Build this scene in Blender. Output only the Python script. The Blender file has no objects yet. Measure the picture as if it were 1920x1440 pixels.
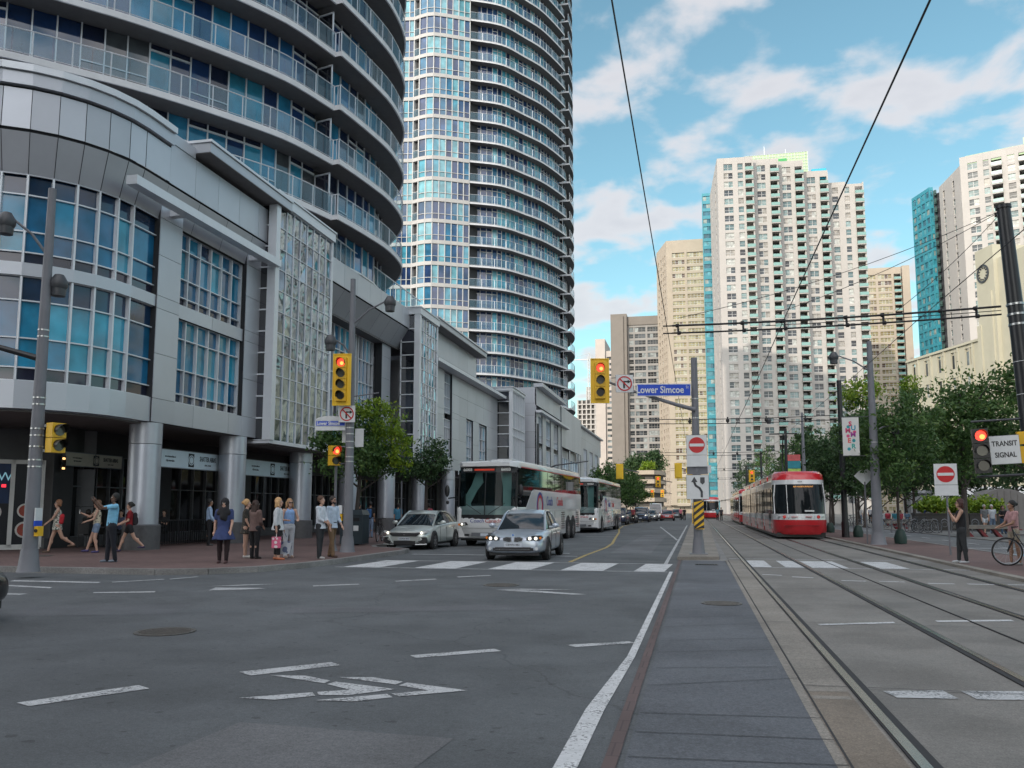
import bpy, bmesh, math, random
import numpy as np
from mathutils import Vector, Matrix, Quaternion
D=bpy.data; scene=bpy.context.scene; C=scene.collection
PI=math.pi; rad=math.radians
random.seed(7); rng=np.random.default_rng(11)
# ---------------------------------------------------------------- camera
CAMH=1.498
cam=D.cameras.new('camera'); cam.sensor_width=36; cam.lens=30; cam.shift_y=.02745; cam.clip_start=.1; cam.clip_end=6000
camo=D.objects.new('camera',cam); C.objects.link(camo); camo.location=(0,0,CAMH)
camo.rotation_euler=(rad(96.5),0,rad(12.194)); scene.camera=camo
# ---------------------------------------------------------------- light
SUN_EL=rad(23.0); SUN_AZ=math.atan2(-.40,-.917)       # towards the sun: behind the camera and to the left
sundir=Vector((math.sin(SUN_AZ)*math.cos(SUN_EL),math.cos(SUN_AZ)*math.cos(SUN_EL),math.sin(SUN_EL)))
sl=D.lights.new('sun','SUN'); sl.energy=2.1; sl.angle=rad(.55); sl.color=(1,.9,.78)
so=D.objects.new('sun',sl); C.objects.link(so); so.rotation_euler=sundir.to_track_quat('Z','Y').to_euler(); so.location=(0,0,200)
w=D.worlds.new('World'); scene.world=w; w.use_nodes=True
nt=w.node_tree; N=nt.nodes; Lk=nt.links; N.clear()
def wn(t,**k):
    n=N.new(t)
    for a,b in k.items(): setattr(n,a,b)
    return n
out=wn('ShaderNodeOutputWorld'); bg=wn('ShaderNodeBackground'); bg.inputs[1].default_value=.15
sky=wn('ShaderNodeTexSky',sky_type='NISHITA',sun_disc=False,sun_elevation=SUN_EL,sun_rotation=SUN_AZ,altitude=80,air_density=1.0,dust_density=1.2,ozone_density=1.4)
tint=wn('ShaderNodeMixRGB',blend_type='MULTIPLY'); tint.inputs[0].default_value=1; tint.inputs[2].default_value=(.90,1.14,.95,1)
tc=wn('ShaderNodeTexCoord'); sep=wn('ShaderNodeSeparateXYZ'); Lk.new(tc.outputs['Generated'],sep.inputs[0])
zz=wn('ShaderNodeMath',operation='ADD'); zz.inputs[1].default_value=.22; Lk.new(sep.outputs[2],zz.inputs[0])
zm=wn('ShaderNodeMath',operation='MAXIMUM'); zm.inputs[1].default_value=.08; Lk.new(zz.outputs[0],zm.inputs[0])
dx=wn('ShaderNodeMath',operation='DIVIDE'); Lk.new(sep.outputs[0],dx.inputs[0]); Lk.new(zm.outputs[0],dx.inputs[1])
dy=wn('ShaderNodeMath',operation='DIVIDE'); Lk.new(sep.outputs[1],dy.inputs[0]); Lk.new(zm.outputs[0],dy.inputs[1])
cmb=wn('ShaderNodeCombineXYZ'); Lk.new(dx.outputs[0],cmb.inputs[0]); Lk.new(dy.outputs[0],cmb.inputs[1]); cmb.inputs[2].default_value=3.7
n1=wn('ShaderNodeTexNoise'); n1.inputs['Scale'].default_value=5.4; n1.inputs['Detail'].default_value=9; n1.inputs['Roughness'].default_value=.50; n1.inputs['Distortion'].default_value=.15
mp=wn('ShaderNodeMapping'); mp.inputs['Location'].default_value=(1.15,.55,0); Lk.new(cmb.outputs[0],mp.inputs[0]); Lk.new(mp.outputs[0],n1.inputs[0])
cr=wn('ShaderNodeValToRGB'); cr.color_ramp.elements[0].position=.44; cr.color_ramp.elements[0].color=(0,0,0,1); cr.color_ramp.elements[1].position=.60; cr.color_ramp.elements[1].color=(1,1,1,1); cr.color_ramp.interpolation='EASE'
# cloud added and brightened towards the sun, behind the camera, to lift ambient light
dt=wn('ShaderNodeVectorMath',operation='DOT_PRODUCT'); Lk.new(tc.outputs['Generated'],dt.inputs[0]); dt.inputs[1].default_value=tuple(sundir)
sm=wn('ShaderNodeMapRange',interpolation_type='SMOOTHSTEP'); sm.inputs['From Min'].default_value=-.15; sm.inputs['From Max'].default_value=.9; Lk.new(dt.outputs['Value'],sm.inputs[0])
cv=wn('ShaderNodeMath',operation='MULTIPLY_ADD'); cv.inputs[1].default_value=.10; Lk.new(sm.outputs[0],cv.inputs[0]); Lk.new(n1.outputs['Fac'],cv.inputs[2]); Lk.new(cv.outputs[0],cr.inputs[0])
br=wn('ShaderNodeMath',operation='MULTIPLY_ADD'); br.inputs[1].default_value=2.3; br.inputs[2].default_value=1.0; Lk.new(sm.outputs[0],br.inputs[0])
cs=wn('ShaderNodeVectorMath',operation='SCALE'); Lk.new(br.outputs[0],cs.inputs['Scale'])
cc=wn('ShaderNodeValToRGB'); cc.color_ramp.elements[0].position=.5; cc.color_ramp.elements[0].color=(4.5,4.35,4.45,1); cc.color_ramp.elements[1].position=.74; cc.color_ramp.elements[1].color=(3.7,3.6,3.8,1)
Lk.new(n1.outputs['Fac'],cc.inputs[0])
mx=wn('ShaderNodeMixRGB'); mfac=wn('ShaderNodeMath',operation='MULTIPLY'); mfac.inputs[1].default_value=.84
Lk.new(cr.outputs[0],mfac.inputs[0]); Lk.new(mfac.outputs[0],mx.inputs[0])
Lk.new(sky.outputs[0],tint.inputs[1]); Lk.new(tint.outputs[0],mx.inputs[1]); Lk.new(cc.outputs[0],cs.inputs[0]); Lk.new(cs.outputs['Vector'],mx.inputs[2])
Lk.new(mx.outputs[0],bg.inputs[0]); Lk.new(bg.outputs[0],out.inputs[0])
scene.view_settings.view_transform='Standard'; scene.view_settings.look='None'; scene.view_settings.exposure=.38; scene.view_settings.gamma=1
scene.render.engine='CYCLES'; scene.cycles.max_bounces=7; scene.cycles.diffuse_bounces=3; scene.cycles.glossy_bounces=3; scene.cycles.transmission_bounces=4; scene.cycles.transparent_max_bounces=10
# ---------------------------------------------------------------- materials
MATS={}
def pm(name,col,rough=.6,metal=0.,noise=.12,ns=3.,bump=0.,bs=30.,rv=0.,coat=0.,spec=.5,emit=None,es=1.,ior=1.5,stretch=None):
    if name in MATS: return MATS[name]
    m=D.materials.new(name); m.use_nodes=True; t=m.node_tree; b=t.nodes['Principled BSDF']
    b.inputs['Roughness'].default_value=rough; b.inputs['Metallic'].default_value=metal
    b.inputs['Coat Weight'].default_value=coat; b.inputs['Specular IOR Level'].default_value=spec; b.inputs['IOR'].default_value=ior
    b.inputs['Coat Roughness'].default_value=.05
    col4=(*col,1)
    src=None
    tcn=t.nodes.new('ShaderNodeTexCoord')
    if noise>0 or rv>0:
        val=t.nodes.new('ShaderNodeHueSaturation'); val.inputs['Color'].default_value=col4
        acc=None
        if noise>0:
            nz=t.nodes.new('ShaderNodeTexNoise'); nz.inputs['Scale'].default_value=ns; nz.inputs['Detail'].default_value=6; nz.inputs['Roughness'].default_value=.6
            if stretch:
                mpn=t.nodes.new('ShaderNodeMapping'); mpn.inputs['Scale'].default_value=stretch; t.links.new(tcn.outputs['Object'],mpn.inputs[0]); t.links.new(mpn.outputs[0],nz.inputs[0])
            else: t.links.new(tcn.outputs['Object'],nz.inputs[0])
            mr=t.nodes.new('ShaderNodeMapRange'); mr.inputs['From Min'].default_value=.25; mr.inputs['From Max'].default_value=.75; mr.inputs['To Min'].default_value=1-noise; mr.inputs['To Max'].default_value=1+noise
            t.links.new(nz.outputs['Fac'],mr.inputs[0]); acc=mr.outputs[0]
        if rv>0:
            at=t.nodes.new('ShaderNodeAttribute'); at.attribute_name='rnd'
            mr2=t.nodes.new('ShaderNodeMapRange'); mr2.inputs['To Min'].default_value=1-rv; mr2.inputs['To Max'].default_value=1+rv
            t.links.new(at.outputs['Fac'],mr2.inputs[0])
            if acc:
                mm=t.nodes.new('ShaderNodeMath'); mm.operation='MULTIPLY'; t.links.new(acc,mm.inputs[0]); t.links.new(mr2.outputs[0],mm.inputs[1]); acc=mm.outputs[0]
            else: acc=mr2.outputs[0]
        t.links.new(acc,val.inputs['Value']); t.links.new(val.outputs[0],b.inputs['Base Color'])
    else: b.inputs['Base Color'].default_value=col4
    if bump>0:
        bn=t.nodes.new('ShaderNodeBump'); bn.inputs['Strength'].default_value=bump; bn.inputs['Distance'].default_value=.01
        n2=t.nodes.new('ShaderNodeTexNoise'); n2.inputs['Scale'].default_value=bs; n2.inputs['Detail'].default_value=5
        t.links.new(tcn.outputs['Object'],n2.inputs[0]); t.links.new(n2.outputs['Fac'],bn.inputs['Height']); t.links.new(bn.outputs[0],b.inputs['Normal'])
    if emit:
        b.inputs['Emission Color'].default_value=(*emit,1); b.inputs['Emission Strength'].default_value=es
    MATS[name]=m; return m
def ramp_mat(name,stops,rough=.05,metal=0.,ior=1.7,nz=0.,vert=False,bump=0.):
    """window glass: tint picked per pane by the 'rnd' face attribute"""
    if name in MATS: return MATS[name]
    m=D.materials.new(name); m.use_nodes=True; t=m.node_tree; b=t.nodes['Principled BSDF']
    at=t.nodes.new('ShaderNodeAttribute'); at.attribute_name='rnd'
    r=t.nodes.new('ShaderNodeValToRGB'); r.color_ramp.interpolation='CONSTANT'
    els=r.color_ramp.elements
    while len(els)<len(stops): els.new(.5)
    for e,(p,c) in zip(els,stops): e.position=p; e.color=(*c,1)
    t.links.new(at.outputs['Fac'],r.inputs[0]); src=r.outputs[0]
    tcn=t.nodes.new('ShaderNodeTexCoord')
    n=t.nodes.new('ShaderNodeTexNoise'); n.inputs['Scale'].default_value=.9; n.inputs['Detail'].default_value=4
    t.links.new(tcn.outputs['Object'],n.inputs[0])
    h=t.nodes.new('ShaderNodeHueSaturation'); mr=t.nodes.new('ShaderNodeMapRange'); mr.inputs['From Min'].default_value=.3; mr.inputs['From Max'].default_value=.7; mr.inputs['To Min'].default_value=.6; mr.inputs['To Max'].default_value=1.4
    t.links.new(n.outputs['Fac'],mr.inputs[0]); t.links.new(mr.outputs[0],h.inputs['Value']); t.links.new(src,h.inputs['Color']); t.links.new(h.outputs[0],b.inputs['Base Color'])
    b.inputs['Roughness'].default_value=rough; b.inputs['Metallic'].default_value=metal; b.inputs['IOR'].default_value=ior
    if bump>0:
        n2=t.nodes.new('ShaderNodeTexNoise'); n2.inputs['Scale'].default_value=.55; n2.inputs['Detail'].default_value=1
        t.links.new(tcn.outputs['Object'],n2.inputs[0]); bn=t.nodes.new('ShaderNodeBump'); bn.inputs['Strength'].default_value=bump; bn.inputs['Distance'].default_value=.1
        t.links.new(n2.outputs['Fac'],bn.inputs['Height']); t.links.new(bn.outputs[0],b.inputs['Normal'])
    MATS[name]=m; return m
def clear_glass(name,tint_,refl=.25,op=.35,col=(.1,.2,.25)):
    """thin glass: partly see-through, partly tinted body, sky reflected on top"""
    if name in MATS: return MATS[name]
    m=D.materials.new(name); m.use_nodes=True; t=m.node_tree; t.nodes.clear()
    o=t.nodes.new('ShaderNodeOutputMaterial'); tr=t.nodes.new('ShaderNodeBsdfTransparent'); tr.inputs[0].default_value=(*tint_,1)
    p=t.nodes.new('ShaderNodeBsdfPrincipled'); p.inputs['Base Color'].default_value=(*col,1); p.inputs['Roughness'].default_value=.04; p.inputs['IOR'].default_value=1.6
    lw=t.nodes.new('ShaderNodeLayerWeight'); lw.inputs[0].default_value=.35
    mr=t.nodes.new('ShaderNodeMapRange'); mr.inputs['To Min'].default_value=op; mr.inputs['To Max'].default_value=min(1,op+refl*2.4)
    t.links.new(lw.outputs['Fresnel'],mr.inputs[0])
    mxs=t.nodes.new('ShaderNodeMixShader'); t.links.new(mr.outputs[0],mxs.inputs[0]); t.links.new(tr.outputs[0],mxs.inputs[1]); t.links.new(p.outputs[0],mxs.inputs[2]); t.links.new(mxs.outputs[0],o.inputs[0])
    MATS[name]=m; return m
# ---------------------------------------------------------------- mesh builder
class MB:
    def __init__(s,*mats):
        s.v=[]; s.f=[]; s.m=[]; s.r=[]; s.mats=list(mats); s.X=None; s.rv=None
    def mi(s,m):
        if m is None: return 0
        if isinstance(m,int): return m
        if m not in s.mats: s.mats.append(m)
        return s.mats.index(m)
    def add(s,vs,fs,m=None,r=None):
        k=len(s.v); mi=s.mi(m)
        if r is None: r=s.rv if s.rv is not None else random.random()
        X=s.X
        if X: vs=[X(*p) for p in vs]
        s.v.extend(vs)
        for f in fs: s.f.append([i+k for i in f]); s.m.append(mi); s.r.append(r)
    def box(s,x0,x1,y0,y1,z0,z1,m=None,r=None):
        v=[(x0,y0,z0),(x1,y0,z0),(x1,y1,z0),(x0,y1,z0),(x0,y0,z1),(x1,y0,z1),(x1,y1,z1),(x0,y1,z1)]
        s.add(v,[(0,3,2,1),(4,5,6,7),(0,1,5,4),(1,2,6,5),(2,3,7,6),(3,0,4,7)],m,r)
    def quad(s,a,b,c,d,m=None,r=None): s.add([a,b,c,d],[(0,1,2,3)],m,r)
    def prism(s,poly,z0,z1,m=None,mt=None,mb_=None,r=None):
        n=len(poly); v=[(p[0],p[1],z0) for p in poly]+[(p[0],p[1],z1) for p in poly]
        if r is None: r=random.random()
        s.add(v,[(i,(i+1)%n,(i+1)%n+n,i+n) for i in range(n)],m,r)
        s.add(v[n:],[tuple(range(n))],mt if mt is not None else m,r); s.add(v[:n],[tuple(range(n-1,-1,-1))],mb_ if mb_ is not None else m,r)
    def hexa(s,a,b,m=None,r=None):
        """loft between two same-length loops, capped"""
        n=len(a); s.add(list(a)+list(b),[(i,(i+1)%n,(i+1)%n+n,i+n) for i in range(n)]+[tuple(range(n-1,-1,-1)),tuple(range(n,2*n))],m,r)
    def loft(s,loops,m=None,r=None,cap=True):
        n=len(loops[0]); v=[p for l in loops for p in l]; f=[]
        for k in range(len(loops)-1):
            for i in range(n): f.append((k*n+i,k*n+(i+1)%n,(k+1)*n+(i+1)%n,(k+1)*n+i))
        if cap: f+= [tuple(range(n-1,-1,-1)),tuple(range((len(loops)-1)*n,len(loops)*n))]
        s.add(v,f,m,r)
    def tube(s,a,b,ra,rb=None,n=8,m=None,r=None): s.path([a,b],[ra,ra if rb is None else rb],n,m,r)
    def path(s,pts,rs,n=8,m=None,r=None):
        if not hasattr(rs,'__len__'): rs=[rs]*len(pts)
        P=[Vector(p) for p in pts]; loops=[]; up=None
        for i,p in enumerate(P):
            d=(P[min(i+1,len(P)-1)]-P[max(i-1,0)]).normalized()
            if up is None: up=Vector((0,0,1)) if abs(d.z)<.9 else Vector((1,0,0))
            a=d.cross(up).normalized(); b_=a.cross(d).normalized(); up=b_
            loops.append([tuple(p+(a*math.cos(2*PI*k/n)+b_*math.sin(2*PI*k/n))*rs[i]) for k in range(n)])
        s.loft([l[::-1] for l in loops],m,r)
    def lathe(s,prof,c=(0,0,0),n=16,m=None,r=None):
        loops=[[(c[0]+q[0]*math.cos(2*PI*k/n),c[1]+q[0]*math.sin(2*PI*k/n),c[2]+q[1]) for k in range(n)] for q in prof]
        s.loft(loops,m,r)
    def disc(s,c,nrm,R,n=20,th=.01,m=None,r=None,r0=None):
        q=Vector(nrm).to_track_quat('Z','Y'); c=Vector(c)
        def L(rr,h): return [tuple(c+q@Vector((rr*math.cos(2*PI*k/n),rr*math.sin(2*PI*k/n),h))) for k in range(n)]
        if r0: s.loft([L(r0,0),L(R,0),L(R,th),L(r0,th),L(r0,0)],m,r,cap=False)
        else: s.loft([L(R,0),L(R,th)],m,r)
    def ball(s,c,R,n=10,m=None,r=None,sc=(1,1,1)):
        pr=[(max(.001,math.sin(PI*k/(n//2+2))),-math.cos(PI*k/(n//2+2))) for k in range(n//2+3)]
        loops=[[(c[0]+R*sc[0]*q[0]*math.cos(2*PI*k/n),c[1]+R*sc[1]*q[0]*math.sin(2*PI*k/n),c[2]+R*sc[2]*q[1]) for k in range(n)] for q in pr]
        s.loft(loops,m,r)
    def mesh(s,name,off=(0,0,0),smooth=False,fix=True):
        me=D.meshes.new(name)
        v=np.array(s.v,dtype=float).reshape(-1,3)-np.array(off)
        me.from_pydata(v.tolist(),[],s.f)
        for m in s.mats: me.materials.append(m)
        if len(s.mats)>1: me.polygons.foreach_set('material_index',s.m)
        a=me.attributes.new('rnd','FLOAT','FACE'); a.data.foreach_set('value',s.r)
        if fix and len(s.f)<60000:
            bm=bmesh.new(); bm.from_mesh(me); bmesh.ops.recalc_face_normals(bm,faces=bm.faces); bm.to_mesh(me); bm.free()
        if smooth:
            me.polygons.foreach_set('use_smooth',[True]*len(me.polygons))
            try: me.set_sharp_from_angle(angle=rad(40))
            except Exception: pass
        me.update(); return me
    def build(s,name,parent=None,world=False,smooth=False,fix=True,label=None,kind=None):
        off=(0,0,0)
        if world and parent is not None:
            p=parent; off=Vector((0,0,0))
            while p is not None: off+=p.location; p=p.parent
        o=D.objects.new(name,s.mesh(name,off,smooth,fix)); C.objects.link(o)
        if parent is not None: o.parent=parent
        if label: o['label']=label
        if kind: o['kind']=kind
        return o
def frame(ox,oy,ux,uy,oz=0.):
    """local frame: u along (ux,uy), d outward (to the right-hand side of u), z up"""
    l=math.hypot(ux,uy); ux/=l; uy/=l; nx,ny=uy,-ux
    return lambda u,d,z: (ox+u*ux+d*nx, oy+u*uy+d*ny, oz+z)
def thing(name,label,cat,loc=(0,0,0),rz=0,group=None):
    o=D.objects.new(name,None); C.objects.link(o); o.location=loc; o.rotation_euler=(0,0,rz); o.empty_display_size=.3
    o['label']=label; o['category']=cat
    if group: o['group']=group
    return o
def tag(o,label,cat,group=None):
    o['label']=label; o['category']=cat
    if group: o['group']=group
    return o
def struct(o): o['kind']='structure'; return o
def copy_thing(root,label,loc,rz=None,group=None):
    def cp(o,par):
        c=o.copy(); C.objects.link(c)
        if par is not None: c.parent=par
        for ch in [x for x in KIDS.get(o.name,[])]: cp(ch,c)
        return c
    KIDS={}
    for x in D.objects:
        if x.parent: KIDS.setdefault(x.parent.name,[]).append(x)
    r=cp(root,None); r.location=loc
    if rz is not None: r.rotation_euler=(0,0,rz)
    r['label']=label
    if group: r['group']=group
    return r
def split100(chunks,name,parent,keyf,world=True,smooth=False):
    """chunks: list of MB, each one part; the 100 nearest the camera stay single, the rest is one part"""
    chunks=sorted(chunks,key=keyf)
    for c in chunks[:100]: c.build(name,parent,world,smooth,fix=False)
    rest=chunks[100:]
    if rest:
        big=MB(*rest[0].mats)
        for c in rest:
            k=len(big.v); big.v.extend(c.v); big.f.extend([[i+k for i in f] for f in c.f]); big.m.extend([big.mi(c.mats[i]) for i in c.m]); big.r.extend(c.r)
        big.build(name,parent,world,smooth,fix=False,kind='stuff')
def camd(mb):
    p=mb.v[0]; return p[0]**2+p[1]**2+(p[2]-CAMH)**2
def text(body,size,m,parent,M,name='lettering',ext=.004,align='CENTER',sx=1.,sh=0.,bold=0.):
    cu=D.curves.new('txt','FONT'); cu.body=body; cu.size=size; cu.align_x=align; cu.align_y='CENTER'; cu.extrude=ext; cu.shear=sh; cu.offset=bold; cu.resolution_u=3
    o=D.objects.new('txt',cu); C.objects.link(o); bpy.context.view_layer.update()
    me=D.meshes.new_from_object(o.evaluated_get(bpy.context.evaluated_depsgraph_get())); D.objects.remove(o); D.curves.remove(cu)
    me.transform(M@Matrix.Diagonal((sx,1,1,1))); me.materials.clear(); me.materials.append(m); me.name=name
    t=D.objects.new(name,me); C.objects.link(t)
    if parent is not None: t.parent=parent
    return t
def face_M(loc,rz,tilt=0):
    """matrix for text standing upright, facing along -Y when rz=0"""
    return Matrix.Translation(loc)@Matrix.Rotation(rz,4,'Z')@Matrix.Rotation(rad(90),4,'X')@Matrix.Rotation(tilt,4,'Z')
# shared paints
M_white=pm('white_paint',(.78,.78,.76),.4,noise=.05)
M_black=pm('black_paint',(.012,.012,.014),.4,noise=.1)
M_grey=pm('grey_steel',(.18,.19,.21),.45,metal=.6,noise=.15)
M_alu=pm('aluminium',(.42,.44,.47),.38,metal=.55,noise=.08)
M_yel=pm('signal_yellow',(.72,.42,.015),.45,noise=.08)
M_dgrey=pm('dark_grey_paint',(.05,.053,.06),.45,noise=.1)
M_rubber=pm('tyre_rubber',(.015,.015,.016),.8,noise=.15)
# ================================================================ GROUND
def asphalt_mat(name,c,var=.25,cracks=False,scale=1.):
    m=D.materials.new(name); m.use_nodes=True; t=m.node_tree; b=t.nodes['Principled BSDF']; b.inputs['Roughness'].default_value=.78
    tcn=t.nodes.new('ShaderNodeTexCoord'); O=tcn.outputs['Object']
    def noise(s,d,r=.6):
        n=t.nodes.new('ShaderNodeTexNoise'); n.inputs['Scale'].default_value=s; n.inputs['Detail'].default_value=d; n.inputs['Roughness'].default_value=r; t.links.new(O,n.inputs[0]); return n.outputs['Fac']
    def mrr(x,a,b_,lo,hi):
        q=t.nodes.new('ShaderNodeMapRange'); q.inputs['From Min'].default_value=a; q.inputs['From Max'].default_value=b_; q.inputs['To Min'].default_value=lo; q.inputs['To Max'].default_value=hi; t.links.new(x,q.inputs[0]); return q.outputs[0]
    def mul(a,b_):
        q=t.nodes.new('ShaderNodeMath'); q.operation='MULTIPLY'; t.links.new(a,q.inputs[0]); t.links.new(b_,q.inputs[1]); return q.outputs[0]
    big=mrr(noise(.22*scale,5),.3,.7,1-var,1+var); fine=mrr(noise(75,3,.7),.25,.75,.55,1.45); mid=mrr(noise(2.6,6,.7),.3,.7,.9,1.1)
    f=mul(mul(big,fine),mid); f=mul(f,mrr(noise(.9,3,.4),.42,.5,.93,1.04)); f=mul(f,mrr(noise(22,4,.75),.35,.65,.84,1.16))
    if cracks:
        v=t.nodes.new('ShaderNodeTexVoronoi'); v.feature='DISTANCE_TO_EDGE'; v.inputs['Scale'].default_value=.13
        nn=t.nodes.new('ShaderNodeTexNoise'); nn.inputs['Scale'].default_value=.8; nn.inputs['Detail'].default_value=6; t.links.new(O,nn.inputs[0])
        ad=t.nodes.new('ShaderNodeMixRGB'); ad.blend_type='ADD'; ad.inputs[0].default_value=1.6; t.links.new(O,ad.inputs[1]); t.links.new(nn.outputs['Color'],ad.inputs[2]); t.links.new(ad.outputs[0],v.inputs[0])
        f=mul(f,mrr(v.outputs['Distance'],.0006,.0022,.72,1))
        # darker oil speckles
        sp=mrr(noise(9,1,.3),.70,.74,1,.6); f=mul(f,sp)
    h=t.nodes.new('ShaderNodeHueSaturation'); h.inputs['Color'].default_value=(*c,1); t.links.new(f,h.inputs['Value']); t.links.new(h.outputs[0],b.inputs['Base Color'])
    bn=t.nodes.new('ShaderNodeBump'); bn.inputs['Strength'].default_value=.35; bn.inputs['Distance'].default_value=.006
    t.links.new(noise(120,2),bn.inputs['Height']); t.links.new(bn.outputs[0],b.inputs['Normal'])
    rr=mrr(noise(.5,4),.3,.7,.62,.9); t.links.new(rr,b.inputs['Roughness'])
    return m
def brick_mat(name,c1,c2,mortar,sx=.21,sy=.105,var=.2):
    m=D.materials.new(name); m.use_nodes=True; t=m.node_tree; b=t.nodes['Principled BSDF']; b.inputs['Roughness'].default_value=.8
    tcn=t.nodes.new('ShaderNodeTexCoord'); bt=t.nodes.new('ShaderNodeTexBrick'); bt.inputs['Color1'].default_value=(*c1,1); bt.inputs['Color2'].default_value=(*c2,1); bt.inputs['Mortar'].default_value=(*mortar,1)
    bt.inputs['Scale'].default_value=1; bt.inputs['Mortar Size'].default_value=.006; bt.inputs['Brick Width'].default_value=sx; bt.inputs['Row Height'].default_value=sy
    t.links.new(tcn.outputs['Object'],bt.inputs[0])
    n=t.nodes.new('ShaderNodeTexNoise'); n.inputs['Scale'].default_value=.5; n.inputs['Detail'].default_value=7; t.links.new(tcn.outputs['Object'],n.inputs[0])
    q=t.nodes.new('ShaderNodeMapRange'); q.inputs['From Min'].default_value=.3; q.inputs['From Max'].default_value=.7; q.inputs['To Min'].default_value=1-var; q.inputs['To Max'].default_value=1+var; t.links.new(n.outputs['Fac'],q.inputs[0])
    h=t.nodes.new('ShaderNodeHueSaturation'); t.links.new(q.outputs[0],h.inputs['Value']); t.links.new(bt.outputs[0],h.inputs['Color']); t.links.new(h.outputs[0],b.inputs['Base Color'])
    return m
A_road=asphalt_mat('road_asphalt',(.090,.097,.103),.26,cracks=True)
A_trail=asphalt_mat('trail_asphalt',(.115,.12,.128),.12)
A_conc=asphalt_mat('track_concrete',(.175,.165,.152),.22,scale=2)
A_conc2=asphalt_mat('median_concrete',(.095,.102,.115),.14,scale=2)
A_edge=asphalt_mat('edge_concrete',(.22,.20,.175),.2,scale=2)
A_brown=asphalt_mat('brown_concrete',(.175,.145,.115),.2,scale=2)
A_curb=asphalt_mat('kerb_concrete',(.20,.195,.19),.2,scale=3)
A_plaza=asphalt_mat('plaza_concrete',(.15,.148,.142),.15)
B_brick=brick_mat('paver_brick',(.125,.075,.07),(.16,.10,.09),(.07,.055,.05))
B_red=brick_mat('red_edge_brick',(.115,.08,.077),(.10,.072,.07),(.07,.05,.05),.1,.3)
def worn_paint(name,c,under,wear=.5):
    """paint chipped and worn through to the asphalt in patches and specks"""
    m=pm(name,c,.7,noise=.18,ns=7); t=m.node_tree; b=t.nodes['Principled BSDF']; src=b.inputs['Base Color'].links[0].from_socket; tc_=t.nodes.new('ShaderNodeTexCoord')
    def nz(s_,d):
        n=t.nodes.new('ShaderNodeTexNoise'); n.inputs['Scale'].default_value=s_; n.inputs['Detail'].default_value=d; n.inputs['Roughness'].default_value=.7; t.links.new(tc_.outputs['Object'],n.inputs[0]); return n.outputs['Fac']
    ad=t.nodes.new('ShaderNodeMath'); ad.operation='MULTIPLY_ADD'; ad.inputs[1].default_value=.55; t.links.new(nz(3.5,4),ad.inputs[0]); t.links.new(nz(38,5),ad.inputs[2])
    r=t.nodes.new('ShaderNodeMapRange'); r.inputs['From Min'].default_value=.86-wear*.1; r.inputs['From Max'].default_value=.93-wear*.1; t.links.new(ad.outputs[0],r.inputs[0])
    mx_=t.nodes.new('ShaderNodeMixRGB'); t.links.new(r.outputs[0],mx_.inputs[0]); t.links.new(src,mx_.inputs[1]); mx_.inputs[2].default_value=(*under,1); t.links.new(mx_.outputs[0],b.inputs['Base Color']); return m
A_line=worn_paint('road_paint',(.47,.48,.49),(.14,.145,.15),.75)
A_line_new=worn_paint('road_paint_new',(.56,.57,.58),(.15,.155,.16),.45)
A_yline=worn_paint('yellow_road_paint',(.42,.31,.10),(.12,.12,.12),.6)
A_dark=pm('joint_dark',(.03,.03,.033),.9,noise=.1)
A_blue=pm('blue_road_paint',(.05,.19,.30),.7,noise=.15)
def sheet(name,poly,z,m,kind=True):
    b=MB(m); b.add([(p[0],p[1],z) for p in poly],[tuple(range(len(poly)))]); o=b.build(name,fix=False)
    if o.data.polygons[0].normal.z<0: o.data.flip_normals()
    return struct(o)
def slab(name,poly,z0,z1,m): b=MB(m); b.prism(poly,z0,z1); return struct(b.build(name))
sheet('ground',[(-2500,-1500),(2500,-1500),(2500,4500),(-2500,4500)],-.03,asphalt_mat('ground_cover',(.11,.11,.105),.2))
sheet('road',[(-120,-60),(-.45,-60),(-.45,600),(-120,600)],0,A_road)
# streetcar right of way
sheet('track_slab',[(.84,-60),(6.62,-60),(6.62,600),(.84,600)],.0,A_conc)
sheet('median',[(-.46,-60),(.84,-60),(.84,9),(.74,25.9),(-.46,25.9)],.006,A_conc2)
sheet('median_far',[(-.46,25.9),(.84,25.9),(.84,600),(-.46,600)],.004,A_curb)
slab('median_island',[(-.62,26.1),(.6,26.45),(.84,60),(.84,300),(-.8,300),(-.66,60)],.004,.10,A_edge)
sheet('track_edge_strip',[(.76,-60),(1.19,-60),(1.19,26.2),(.76,26.2)],.008,A_edge)
sheet('track_edge_patch',[(.83,4),(1.17,4),(1.17,7.65),(.83,7.62)],.012,A_brown)
sheet('brick_edge_strip',[(-.60,-60),(-.50,-60),(-.50,26),(-.58,26)],.009,B_red)
rl=MB(pm('rail_steel',(.34,.31,.28),.25,metal=.9,noise=.15,ns=2)); gr=MB(A_dark)
for i,X in enumerate((1.26,2.757,4.34,5.86)):
    r_=MB(*rl.mats); r_.box(X-.035,X+.035,-60,560,-.01,.018); struct(r_.build('rail'))
    g_=MB(A_dark); sx=1 if i%2==0 else -1
    g_.box(X+sx*.037 if sx>0 else X-.095,X+.095 if sx>0 else X-.037,-60,560,-.012,.0135); g_.box(X-sx*.037-.012,X-sx*.037+.012,-60,560,-.012,.0125); struct(g_.build('rail_groove'))
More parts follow.
